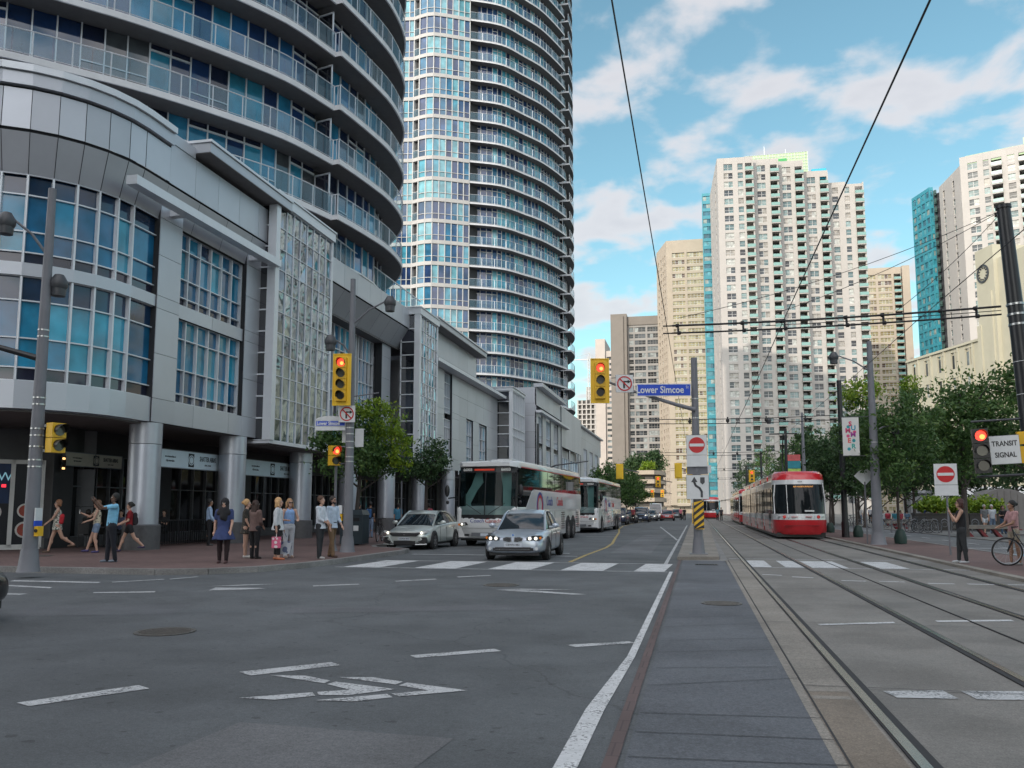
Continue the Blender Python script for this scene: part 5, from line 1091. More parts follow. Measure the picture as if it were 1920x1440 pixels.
t=thing('road_sign','round yellow road sign on the far median','road sign',(-.2,68,.1)); b=MB(M_dgrey,MATS['signal_backboard'],M_signw,M_signr); b.tube((0,0,0),(0,0,4.9),.05); b.disc((0,-.06,4.4),(0,-1,0),.62,24,.02,1); b.disc((0,-.085,4.4),(0,-1,0),.34,20,.01,3); b.box(-.2,.2,-.1,-.09,4.3,4.45,2); b.box(.8,1.3,-.04,-.02,4.2,4.8,2); b.tube((0,0,4.4),(.9,0,4.4),.03); b.box(-.3,.3,-.06,-.04,2.9,3.6,2); b.box(-.3,.3,-.06,-.04,1.5,2.2,2); b.disc((0,-.06,2.55),(0,-1,0),.27,20,.012,3); b.box(-.2,.2,-.085,-.075,2.5,2.6,2); b.build('sign_plate',t)
b=MB(M_yel,M_black); b.box(-.15,.15,-.05,-.03,.25,1.15,0)
for k in range(4): b.hexa([(-.15,-.055,.3+k*.2),(.15,-.055,.42+k*.2),(.15,-.055,.52+k*.2),(-.15,-.055,.4+k*.2)],[(-.15,-.05,.3+k*.2),(.15,-.05,.42+k*.2),(.15,-.05,.52+k*.2),(-.15,-.05,.4+k*.2)],1)
b.build('hazard_board',t)
# ================================================================ VEHICLES
M_cglass=pm('car_glass',(.012,.018,.024),.04,noise=0,ior=1.6,spec=.8)
M_chrome=pm('chrome',(.7,.7,.72),.12,metal=1,noise=0)
M_lamp=pm('headlamp_glass',(.55,.57,.58),.08,noise=.1,ior=1.5,coat=.6)
M_lampon=pm('headlamp_lit',(.9,.85,.7),.2,noise=0,emit=(1,.92,.75),es=1.6)
M_orange=pm('amber_lamp',(.75,.20,.02),.2,noise=0,coat=.5)
M_plast=pm('black_plastic',(.018,.018,.02),.5,noise=.05)
M_rim=pm('alloy_rim',(.38,.38,.39),.3,metal=.8,noise=.05)
M_plate=pm('licence_plate',(.52,.56,.62),.5,noise=.05)
M_taill=pm('tail_lamp',(.35,.01,.01),.2,noise=0,coat=.5)
def wheel(par,x,y,R,wd=.2,side=1,rimR=.64,spokes=5):
    b=MB(M_rubber); n=24
    prof=[(R*.62,-wd/2),(R*.93,-wd/2),(R,-wd*.36),(R,wd*.36),(R*.93,wd/2),(R*.62,wd/2)]
    loops=[[(x+q[1],y+q[0]*math.cos(2*PI*k/n),R+q[0]*math.sin(2*PI*k/n)) for k in range(n)] for q in prof]; b.loft(loops,cap=False)
    o=thing_part('wheel',par); b.build('tyre',o,smooth=True)
    r=MB(M_rim,M_black); xo=x+side*wd*.5; r.disc((x+side*(wd*.5-.07),y,R),(side,0,0),R*.63,20,.01,1)
    r.disc((xo-side*.03,y,R),(side,0,0),R*.64,22,.02,0,r0=R*.55); r.disc((xo-side*.03,y,R),(side,0,0),R*.15,12,.025,0)
    for k in range(spokes):
        a=2*PI*k/spokes+.3; c,s_=math.cos(a),math.sin(a); w_=R*.07
        p=[(xo-side*.03,y+c*R*.1-s_*w_,R+s_*R*.1+c*w_),(xo-side*.03,y+c*R*.58-s_*w_*.7,R+s_*R*.58+c*w_*.7),(xo-side*.03,y+c*R*.58+s_*w_*.7,R+s_*R*.58-c*w_*.7),(xo-side*.03,y+c*R*.1+s_*w_,R+s_*R*.1-c*w_)]
        r.hexa(p,[(q[0]+side*.02,q[1],q[2]) for q in p],0)
    r.build('rim',o,smooth=False); return o
def thing_part(name,par):
    o=D.objects.new(name,None); C.objects.link(o); o.parent=par; o.empty_display_size=.1; return o
def paint(name,c,metal=.5,rough=.28): return pm(name,c,rough,metal=metal,noise=.03,ns=2,coat=.8)
def make_car(name,label,loc,rz,col,L=4.7,W=1.82,H=1.45,kind='sedan',style='plain',group=None,cat='car',lit=True,plate='CBWN 482',detail=True,metal=.5):
    """front of the car at local y=0 pointing to -Y, rear at y=L, ground at z=0"""
    t=thing(name,label,cat,loc,rz,group); mp_=paint('car_paint_%02d%02d%02d'%tuple(int(c*99) for c in col),col,metal); hw=W/2; WB0=L*.19; WB1=L*.79; R=.32 if H<1.6 else .36
    sh=.93 if H<1.6 else 1.05; hood=.70 if H<1.6 else .88
    # stations: y, zlow, zmid, zshoulder, zcrown, w_low, w_mid, w_sh
    if kind=='hatch': prof=[(0,.30,.45,.55,.60,.62,.70,.62),(.06,.22,.45,.64,.70,.78,.86,.74),(.35,.2,.5,.70,.76,.90,.96,.84),(.95,.2,.5,.80,.86,.94,1,.90),(1.35,.2,.5,.88,.93,.94,1,.93),(L*.5,.2,.5,.93,.95,.94,1,.95),(L*.78,.2,.5,.98,1.0,.94,1,.95),(L*.93,.24,.5,1.0,1.02,.90,.97,.9),(L-.04,.30,.5,.95,.98,.82,.9,.78),(L,.4,.55,.8,.85,.7,.8,.6)]
    elif kind=='suv': prof=[(0,.35,.55,.72,.78,.66,.76,.68),(.06,.28,.55,.82,.88,.82,.9,.8),(.4,.26,.6,.90,.96,.92,.98,.88),(1.0,.26,.6,.97,1.02,.95,1,.93),(L*.5,.26,.6,1.02,1.04,.95,1,.96),(L*.9,.26,.6,1.05,1.06,.94,1,.95),(L-.05,.3,.6,1.05,1.06,.88,.96,.9),(L,.4,.6,.95,1.0,.8,.88,.8)]
    else: prof=[(0,.32,.45,.56,.60,.60,.70,.60),(.06,.22,.42,.64,.68,.76,.86,.74),(.3,.2,.48,.70,.75,.88,.95,.84),(.9,.2,.5,.79,.85,.93,1,.90),(1.4,.2,.5,.86,.91,.94,1,.93),(L*.5,.2,.5,.90,.92,.94,1,.95),(L*.75,.2,.5,.93,.96,.94,1,.94),(L*.86,.22,.5,.93,.98,.92,.99,.90),(L-.06,.28,.5,.90,.96,.84,.92,.8),(L,.36,.5,.76,.84,.76,.84,.66)]
    loops=[]
    for (y,zl,zm,zs,zc,wl_,wm,ws) in prof:
        cut=0
        loops.append([(-hw*wl_,y,zl),(-hw*wm,y,zl+.12),(-hw*wm,y,zm+.02),(-hw*(wm*.985),y,zs-.09),(-hw*ws,y,zs),(-hw*ws*.72,y,zc),(0,y,zc+.015),(hw*ws*.72,y,zc),(hw*ws,y,zs),(hw*(wm*.985),y,zs-.09),(hw*wm,y,zm+.02),(hw*wm,y,zl+.12),(hw*wl_,y,zl),(0,y,zl)])
    b=MB(mp_); b.loft(loops); body=b.build('body',t,smooth=True)
    sb=body.modifiers.new('sub','SUBSURF'); sb.levels=1; sb.render_levels=2
    # greenhouse
    if kind=='hatch': gh=[(1.15,.90,.90,.80,.80),(1.85,.92,H-.12,.86,.70),(2.2,.93,H,.87,.68),(3.0,.95,H-.01,.87,.67),(3.75,.98,H-.13,.85,.64),(L-.22,1.0,1.03,.76,.60)]
    elif kind=='suv': gh=[(1.0,.98,.99,.84,.80),(1.6,1.0,H-.12,.90,.74),(2.0,1.0,H,.9,.72),(L-.9,1.02,H,.9,.72),(L-.35,1.03,H-.10,.88,.70),(L-.08,1.04,1.1,.84,.72)]
    else: gh=[(1.38,.88,.885,.80,.78),(2.05,.89,H-.10,.86,.68),(2.4,.90,H,.87,.66),(3.1,.92,H-.01,.87,.66),(3.6,.94,H-.09,.85,.64),(L-.62,.96,.985,.78,.62)]
    gl=[]
    for (y,zb,zt,wb,wt) in gh: gl.append([(-hw*wb,y,zb-.05),(-hw*(wb*.45+wt*.55)*1.0,y,zb+(zt-zb)*.6),(-hw*wt,y,zt-.02*(zt>1.1)),(-hw*wt*.8,y,zt+.012),(0,y,zt+.025),(hw*wt*.8,y,zt+.012),(hw*wt,y,zt-.02*(zt>1.1)),(hw*(wb*.45+wt*.55),y,zb+(zt-zb)*.6),(hw*wb,y,zb-.05)])
    b=MB(M_cglass); b.loft(gl); b.build('windows',t,smooth=True)
    rt=[]
    for (y,zb,zt,wb,wt) in gh[1:-1]: rt.append([(-hw*wt*1.015,y,zt-.035),(-hw*wt*.82,y,zt+.03),(0,y,zt+.045),(hw*wt*.82,y,zt+.03),(hw*wt*1.015,y,zt-.035)])
    b=MB(mp_); b.loft(rt,cap=True); b.build('roof',t,smooth=True)
    for s_ in (-1,1):
        b=MB(mp_); P=[(s_*hw*g[3]*1.0,g[0],g[1]-.02) for g in gh]; T=[(s_*hw*g[4]*1.01,g[0],g[2]) for g in gh]
        b.path([P[0],T[1],],.035,5); b.path([T[1],T[2],T[3],T[4]],.03,5); b.path([T[-2],P[-1]],.045,5)
        mid=gh[2]; b.path([(s_*hw*mid[3],mid[0]+.28,mid[1]),(s_*hw*mid[4]*1.01,mid[0]+.2,mid[2]-.02)],.028,5,M_plast); b.build('window_frame',t,smooth=True)
    # wheel arches
    for y in (WB0,WB1):
        for s_ in (-1,1): b=MB(M_plast); b.disc((s_*(hw-.06),y,R+.01),(s_,0,0),R*1.16,24,.066); b.build('wheel_arch',t)
    for y in (WB0,WB1):
        for s_ in (-1,1): wheel(t,s_*(hw-.072),y,R,.21,s_)
    b=MB(M_plast); b.box(-hw*.8,hw*.8,.15,L-.15,.16,.28); b.build('underbody',t)
    # mirrors
    for s_ in (-1,1): b=MB(mp_); my=gh[0][0]+.45; b.ball((s_*(hw+.08),my,1.0 if H<1.6 else 1.12),.1,8,sc=(1.15,.6,.8)); b.box(min(s_*(hw-.12),s_*(hw+.02)),max(s_*(hw-.12),s_*(hw+.02)),my-.03,my+.03,.94 if H<1.6 else 1.05,.99 if H<1.6 else 1.1); b.build('mirror',t,smooth=True)
    zf=.62 if H<1.6 else .80
    if style=='kidney':
        for s_ in (-1,1):
            b=MB(M_chrome,M_plast); K=[(s_*.03,.56),(s_*.045,.69),(s_*.20,.70),(s_*.30,.66),(s_*.28,.58),(s_*.12,.545)]; K2=[((p[0]-s_*.16)*.84+s_*.16,(p[1]-.625)*.8+.625) for p in K]
            b.hexa([(p[0],-.012,p[1]) for p in K],[(p[0],.12,p[1]) for p in K],0); b.hexa([(p[0],-.02,p[1]) for p in K2],[(p[0],-.013,p[1]) for p in K2],1)
            for k in range(6): b.box(s_*(.07+k*.035)-.004,s_*(.07+k*.035)+.004,-.027,-.02,.57,.68,0)
            b.build('kidney_grille',t)
        for s_ in (-1,1):
            b=MB(M_lamp,M_lampon,M_orange,M_plast); P=[(s_*.40,.60),(s_*.40,.68),(s_*.60,.735),(s_*.80,.74),(s_*.86,.68),(s_*.76,.60),(s_*.55,.585)]
            def yy(x): return -.01+.30*max(0,abs(x)/hw-.35)**1.6
            b.hexa([(p[0],yy(p[0])-.0,p[1]) for p in P],[(p[0],yy(p[0])+.2,p[1]) for p in P],3)
            for cx,m_ in ((.5,1 if lit else 0),(.67,1 if lit else 0)):
                c=(s_*cx,yy(cx)-.012,.655); b.disc(c,(s_*.25,-1,0),.062,16,.012,0); b.disc((c[0],c[1]-.012,c[2]),(s_*.25,-1,0),.04,14,.01,m_)
            b.disc((s_*.79,yy(.79)-.0,.67),(s_*.6,-1,0),.04,12,.02,2); b.build('headlight',t)
        b=MB(M_plast,M_chrome,M_plate,M_lamp); b.box(-.52,.52,-.02,.12,.29,.39,0); b.box(-.6,.6,.01,.12,.30,.38,0); b.box(-.5,.5,-.03,-.02,.335,.345,1); b.box(-.54,.54,-.028,.0,.395,.41,1); b.box(-.26,.26,-.03,-.012,.41,.53,2)
        for s_ in (-1,1): b.disc((s_*.68,.06,.36),(s_*.2,-1,0),.05,14,.03,3)
        b.build('bumper_grille',t); text(plate,.085,M_ink2,t,face_M(Vector((0,-.035,.47)),0),'plate_lettering',.002,sx=1)
        b=MB(pm('badge_blue',(.03,.12,.35),.3,noise=0),M_chrome); b.disc((0,.02,.745),(0,-1,.6),.04,16,.01,1); b.disc((0,.012,.75),(0,-1,.6),.03,14,.01,0); b.build('badge',t)
    elif style=='wedge':
        b=MB(M_plast,M_chrome,M_plate,mp_); 
        b.hexa([(-.62,-.015,.62),(.62,-.015,.62),(.46,-.03,.50),(-.46,-.03,.50)],[(-.62,.12,.62),(.62,.12,.62),(.46,.12,.5),(-.46,.12,.5)],0); b.box(-.62,.62,-.035,-.01,.625,.65,1)
        b.box(-.22,.22,-.05,-.03,.36,.47,2); b.box(-.42,.42,-.01,.06,.20,.34,0)
        for s_ in (-1,1):
            K=[(s_*.52,.33),(s_*.60,.46),(s_*.80,.47),(s_*.86,.30),(s_*.70,.24),(s_*.58,.26)]; b.hexa([(p[0],.02+.14*max(0,abs(p[0])-.6),p[1]) for p in K],[(p[0],.2,p[1]) for p in K],0)
            b.path([(s_*.44,.0,.24),(s_*.52,-.01,.33),(s_*.6,.0,.485),(s_*.86,.06,.485)],.018,5,3); b.path([(s_*.42,.0,.2),(s_*.85,.08,.215)],.02,5,3)
        b.build('bumper_grille',t)
        for s_ in (-1,1):
            b=MB(M_lamp,M_lampon,M_plast); P=[(s_*.44,.60),(s_*.46,.655),(s_*.84,.72),(s_*.88,.66),(s_*.62,.57)]
            yy=lambda x:-.01+.28*max(0,abs(x)/hw-.35)**1.6
            b.hexa([(p[0],yy(p[0])-.01,p[1]) for p in P],[(p[0],yy(p[0])+.2,p[1]) for p in P],0); b.disc((s_*.66,yy(.66)-.03,.63),(s_*.2,-1,0),.045,14,.02,1); b.build('headlight',t)
        text(plate,.08,M_ink2,t,face_M(Vector((0,-.054,.415)),0),'plate_lettering',.002)
        b=MB(M_chrome); b.box(-.035,-.02,-.045,-.03,.54,.6); b.box(.02,.035,-.045,-.03,.54,.6); b.box(-.03,.03,-.045,-.03,.563,.577); b.build('badge',t)
    elif style=='none': pass
    elif style=='rear':
        b=MB(M_taill,M_plate,M_plast)
        for s_ in (-1,1): b.box(min(s_*.5,s_*.82),max(s_*.5,s_*.82),-.02,.08,zf,zf+.14,0)
        b.box(-.25,.25,-.03,0,zf-.06,zf+.08,1); b.box(-.7,.7,-.02,.05,.25,.4,2); b.build('tail_light',t)
    else:
        for s_ in (-1,1):
            b=MB(M_lamp,M_lampon); a0,a1=sorted((s_*.48,s_*.84)); b.box(a0,a1,.02,.2,zf-.04,zf+.08,0); b.disc((s_*.64,.02,zf+.02),(0,-1,0),.05,12,.02,1); b.build('headlight',t)
        b=MB(M_plast,M_chrome,M_plate); b.box(-.44,.44,-.02,.1,zf-.1,zf+.04,0); b.box(-.6,.6,.0,.1,.26,.42,0); b.box(-.2,.2,-.035,-.02,.42,.54,2); b.box(-.44,.44,-.03,-.02,zf-.03,zf-.01,1); b.build('bumper_grille',t)
    # door seams and handles
    if detail:
        b=MB(M_plast,M_chrome)
        for s_ in (-1,1):
            for y in (1.55,L*.52,L*.74): b.box(min(s_*(hw-.004),s_*(hw+.003)),max(s_*(hw-.004),s_*(hw+.003)),y,y+.012,.3,.86,0)
            for y in (L*.47,L*.69): b.box(min(s_*(hw-.01),s_*(hw+.02)),max(s_*(hw-.01),s_*(hw+.02)),y,y+.16,.76,.785,1)
        b.build('door_trim',t)
    return t
make_car('parked_car','silver blue sedan with twin oval grilles stopped at the crosswalk in front of the coach',(-5.28,24.55,0),rad(1.5),(.42,.47,.54),4.85,1.84,1.45,'sedan','kidney')
make_car('parked_car','pale silver green hatchback with dark grille at the kerb beside the first coach',(-10.65,30.4,0),rad(-1),(.58,.62,.60),4.5,1.8,1.42,'hatch','wedge')
make_car('parked_car','black car cut off by the left edge of the photo',(-10.02,10.25,0),rad(180),(.01,.011,.013),4.6,1.82,1.45,'sedan','none')
for (px,Y,kind,col,W,H_,lab,st) in ((1155,82,'suv',(.03,.04,.09),1.85,1.65,'dark blue car just behind the second coach','plain'),(1175,92,'sedan',(.02,.02,.022),1.8,1.45,'black car behind the dark blue one near the second coach','plain'),
   (1200,101,'suv',(.04,.06,.12),1.95,1.75,'navy large car heading the queue in the far road','plain'),(1217,110,'sedan',(.2,.21,.23),1.8,1.45,'grey car behind the navy one','plain'),(1228,118,'suv',(.6,.6,.62),2.0,2.3,'white van at the rear of the far queue','plain'),
   (1250,114,'sedan',(.30,.015,.02),1.82,1.42,'dark red car driving away in the far centre lane','rear'),(1186,128,'sedan',(.35,.36,.38),1.8,1.45,'tiny silver car in the far left lane','plain'),(1268,135,'hatch',(.02,.02,.03),1.8,1.5,'tiny dark car beside the far median sign','rear')):
    x=cal_pt(px,950,Y)[0]; make_car('parked_car',lab,(x,Y,0),0,col,4.6,W,H_,kind,st,group='cars in the far road',detail=False)
# ---------------------------------------------------------------- coaches
M_buswhite=paint('bus_white',(.66,.67,.68),0,.25); M_busglass=pm('bus_glass',(.006,.007,.009),.03,noise=0,ior=1.42,spec=.5)
M_wind=clear_glass('windscreen_glass',(.62,.74,.74),.18,.22,(.01,.02,.022)); M_blueink=pm('coach_blue',(.03,.05,.25),.4,noise=0); M_redink=pm('coach_red',(.45,.02,.03),.4,noise=0)
def coach(label,loc,rz,rows=True,L=13.7):
    t=thing('coach_bus',label,'bus',loc,rz,'white coaches at the kerb'); W=1.3; Ht=3.48
    # body below windows
    sec=lambda y,w_,zt,zb=.33,r=.16:[(-w_,y,zb),(-w_,y,zt-r),(-w_+r*.35,y,zt-r*.3),(-w_+r,y,zt),(0,y,zt+.03),(w_-r,y,zt),(w_-r*.35,y,zt-r*.3),(w_,y,zt-r),(w_,y,zb)]
    b=MB(M_buswhite); b.loft([sec(.18,W-.12,1.5,.36,.05),sec(.30,W,1.62,.30,.05),sec(3.0,W,1.62,.30,.05),sec(L-.3,W,1.62,.30,.05),sec(L,W-.06,1.62,.4,.05)]); b.build('body',t,smooth=True)
    b=MB(M_buswhite)   # rising side panel behind the front window sweep
    for s_ in (-1,1):
        P=[(1.55,1.5),(2.7,2.30),(3.1,2.36),(L-.02,2.30),(L-.02,1.5)]; b.hexa([(s_*(W+.004),p[0],p[1]) for p in P],[(s_*(W-.2),p[0],p[1]) for p in P])
    b.build('side_panel',t)
    b=MB(M_busglass)
    for s_ in (-1,1):
        P=[(.35,1.45),(.5,3.1),(.9,3.22),(L-.1,3.22),(L-.1,2.2),(3,2.2),(1.5,1.45)]; b.hexa([(s_*(W-.008),p[0],p[1]) for p in P],[(s_*(W-.3),p[0],p[1]) for p in P])
    o=b.build('side_windows',t)
    b=MB(M_black)
    for s_ in (-1,1):
        for k in range(1,8):
            y=2.6+k*1.5; 
            if y<L-.3: b.box(min(s_*(W-.009),s_*(W-.003)),max(s_*(W-.009),s_*(W-.003)),y,y+.05,2.36,3.2)
    b.build('window_divider',t)
    b=MB(M_buswhite); b.loft([sec(.12,W-.30,3.40,3.26,.03),sec(.34,W-.10,3.47,3.22,.05),sec(.9,W-.02,3.5,3.20,.08),sec(L-.4,W-.02,3.5,3.20,.08),sec(L,W-.1,3.42,3.18,.05)]); b.box(-.45,.45,2.4,3.6,3.5,3.66); b.box(-.5,.5,8,9.4,3.5,3.62); b.build('roof',t,smooth=True)
    b=MB(M_redink)
    for s_ in (-1,1): b.box(min(s_*(W+.0),s_*(W+.008)),max(s_*(W+.0),s_*(W+.008)),.9,L-.3,3.22,3.26)
    b.build('roof_stripe',t)
    # raked, curved windscreen
    n=9; loops=[]; 
    def wx(u,z): # u -1..1
        h=(z-1.25)/(3.25-1.25); return (u*(W-.05),-.06+.36*abs(u)**3+.34*max(0,h)**1.5*.75,z)
    b=MB(M_wind)
    zs=np.linspace(1.28,3.0,6); 
    for za,zb in zip(zs,zs[1:]):
        for k in range(n):
            u0,u1=-1+2*k/n,-1+2*(k+1)/n; b.quad(wx(u0,za),wx(u1,za),wx(u1,zb),wx(u0,zb),0,.5)
    b.build('windscreen',t,smooth=True,fix=False)
    b=MB(M_black); 
    for za,zb,ins in ((3.0,3.24,0),(1.1,1.28,0)):
        for k in range(n):
            u0,u1=-1+2*k/n,-1+2*(k+1)/n; b.quad(wx(u0,za),wx(u1,za),wx(u1,zb),wx(u0,zb))
    b.path([(0,wx(0,z)[1]-.01,z) for z in zs],.022,4); 
    for s_ in (-1,1): b.path([wx(s_*.985,z) for z in zs],.05,5)
    b.build('windscreen_trim',t,fix=False)
    # interior: curtains, dash, seats seen through the screen
    b=MB(pm('coach_inside',(.02,.022,.025),.8,noise=.2),pm('coach_curtain',(.42,.62,.60),.7,noise=.1)); b.box(-W+.1,W-.1,.6,.9,1.1,1.75,0); b.box(-W+.1,W-.1,2.2,2.3,1.1,3.15,0); b.box(-W+.12,W-.12,.9,2.2,1.15,1.25,0); b.box(-W+.1,W-.1,.7,2.2,3.1,3.18,0)
    C1=[(-1.05,1.45),(-.75,1.5),(-.8,1.75),(-.5,2.3),(-.25,2.6),(-.3,3.05),(-.55,3.05),(-.75,2.5),(-1.0,2.1)]; b.hexa([(p[0],.55,p[1]) for p in C1],[(p[0],.6,p[1]) for p in C1],1)
    C2=[(.6,1.5),(1.08,1.5),(1.08,3.05),(.5,3.05),(.6,2.4)]; b.hexa([(p[0],.55,p[1]) for p in C2],[(p[0],.6,p[1]) for p in C2],1); b.build('interior',t)
    # nose below the screen
    nose=[]
    for z,f,w_ in ((.34,.10,W-.12),(.5,.0,W-.06),(.8,-.06,W-.02),(1.0,-.08,W-.01),(1.15,-.05,W-.0)):
        nose.append([(-w_,.5,z)]+[(w_*u,f+.40*abs(u)**3.2,z) for u in np.linspace(-1,1,11)]+[(w_,.5,z)])
    b=MB(M_buswhite); b.loft(nose); b.build('nose',t,smooth=True)
    for s_ in (-1,1):
        b=MB(M_black,M_lampon,M_orange,M_lamp); 
        P=[(.72,.86),(.80,.98),(1.20,.93),(1.27,.86),(1.2,.80)]; f=lambda x:-.085+.40*(x/W)**3.2
        b.hexa([(s_*p[0],f(p[0])-.015,p[1]) for p in P],[(s_*p[0],f(p[0])+.2,p[1]) for p in P],0); b.disc((s_*.88,f(.88)-.03,.895),(s_*.2,-1,0),.045,14,.02,3); b.disc((s_*1.0,f(1.0)-.03,.89),(s_*.3,-1,0),.045,14,.02,1); b.disc((s_*1.15,f(1.15)-.03,.88),(s_*.5,-1,0),.05,12,.03,2); b.build('headlight',t)
    b=MB(M_plast,M_plate,M_grey); b.box(-.55,.55,-.085,-.03,.42,.56,2); b.box(-.16,.16,-.1,-.085,.42,.54,1); b.box(-1.2,1.2,-.062,-.05,.735,.745,0); 
    for s_ in (-1,1): b.box(s_*.78-.09,s_*.78+.09,-.02,.02,.42,.5,0)
    b.build('bumper_trim',t)
    # text
    text('Coach',.22,M_blueink,t,face_M(Vector((-.32,-.098,1.035)),0),'lettering',.002,sx=1.05,sh=.2); text('Canada',.22,M_redink,t,face_M(Vector((.36,-.098,1.035)),0),'lettering',.002,sx=1.05,sh=.2)
    num=pm('number_white',(.7,.7,.68),.4,noise=0)
    for s_ in (-.82,.82): yq=wx(s_/W,3.12)[1]; text('66003',.16,num,t,face_M(Vector((s_,yq-.03,3.12)),s_*.12),'number',.002,bold=.006)
    b=MB(pm('led_strip',(.5,.04,.02),.4,noise=.3,ns=20,emit=(1,.1,.05),es=.12)); b.box(-.5,.35,wx(0,3.12)[1]-.02,wx(0,3.12)[1]-.01,3.08,3.15); b.build('led_sign',t)
    Rm=Matrix.Rotation(rad(90),4,'Z')
    for s_,ang in ((1,90),(-1,-90)):
        def TM(y,z): return Matrix.Translation((s_*(W+.01),y,z))@Matrix.Rotation(rad(ang),4,'Z')@Matrix.Rotation(rad(90),4,'X')
        text('Coach',.62,M_blueink,t,TM(6.0 if s_>0 else 8.6,1.86),'lettering',.003,sx=.75); text('Canada',.62,M_redink,t,TM(8.2 if s_>0 else 6.2,1.86),'lettering',.003,sx=.75)
        b=MB(M_blueink,M_redink)
        cy=4.1 if s_>0 else 10.2
        for r1,r0,m_ in ((.62,.50,0),(.50,.36,1)):
            pts=[]; 
            for q in range(21):
                a=rad(-40+q*260/20); pts.append((math.cos(a),math.sin(a)))
            for p,q in zip(pts,pts[1:]): b.hexa([(s_*(W+.012),cy+p[0]*r0,1.65+p[1]*r0),(s_*(W+.012),cy+q[0]*r0,1.65+q[1]*r0),(s_*(W+.012),cy+q[0]*r1,1.65+q[1]*r1),(s_*(W+.012),cy+p[0]*r1,1.65+p[1]*r1)],[(s_*(W+.004),cy+p[0]*r0,1.65+p[1]*r0),(s_*(W+.004),cy+q[0]*r0,1.65+q[1]*r0),(s_*(W+.004),cy+q[0]*r1,1.65+q[1]*r1),(s_*(W+.004),cy+p[0]*r1,1.65+p[1]*r1)],m_)
        b.build('logo_ring',t)
    # vents, wheels, arches, mirrors
    b=MB(M_black,M_grey)
    for s_ in (-1,1):
        for y0 in (8.6,12.3):
            for k in range(8): b.box(min(s_*(W-.01),s_*(W+.012)),max(s_*(W-.01),s_*(W+.012)),y0,y0+.75,.55+k*.11,.60+k*.11,0)
        for y in (3.3,5.2,7.1): b.box(min(s_*(W-.01),s_*(W+.008)),max(s_*(W-.01),s_*(W+.008)),y,y+.015,.4,1.4,0)
        b.box(min(s_*(W-.01),s_*(W+.008)),max(s_*(W-.01),s_*(W+.008)),.6,L-.3,1.42,1.435,1)
    b.build('side_vents',t)
    for s_ in (-1,1):
        b=MB(M_plast); b.disc((s_*(W-.06),2.0,.5),(s_,0,0),.62,24,.07); b.build('wheel_arch',t); b=MB(M_plast); b.box(min(s_*(W-.06),s_*(W+.01)),max(s_*(W-.06),s_*(W+.01)),9.6,12.05,.3,.95); b.disc((s_*(W-.06),10.2,.6),(s_,0,0),.6,20,.069); b.disc((s_*(W-.06),11.45,.6),(s_,0,0),.6,20,.068); b.build('wheel_arch',t)
    for y in (2.0,10.2,11.45):
        for s_ in (-1,1): wheel(t,s_*(W-.10),y,.51,.28,s_,spokes=8)
    b=MB(M_plast); b.box(-W+.1,W-.1,.5,L-.5,.22,.36); b.build('underbody',t)
    for s_ in (-1,1):
        b=MB(M_black); b.path([(s_*(W-.02),.3,2.0),(s_*(W+.22),-.15,1.95)],.03,6); b.ball((s_*(W+.26),-.2,2.25),.2,10,sc=(.55,.4,1.25)); b.ball((s_*(W+.24),-.2,1.78),.1,8,sc=(.7,.5,.8)); b.build('mirror',t,smooth=True)
    b=MB(M_black)
    for s_ in (-1,1): b.tube((s_*.15,-.05,1.3),(s_*.85,-.03,1.75),.012); 
    b.build('wiper',t)
    return t
bus=coach('leading white coach with number 66003 and dark windows, behind the silver blue sedan',(-8.45,33.9,0),rad(-3.4))
bus2=copy_thing(bus,'second white coach following behind the leading one',(-7.5,54.5,0),rad(-1.2))
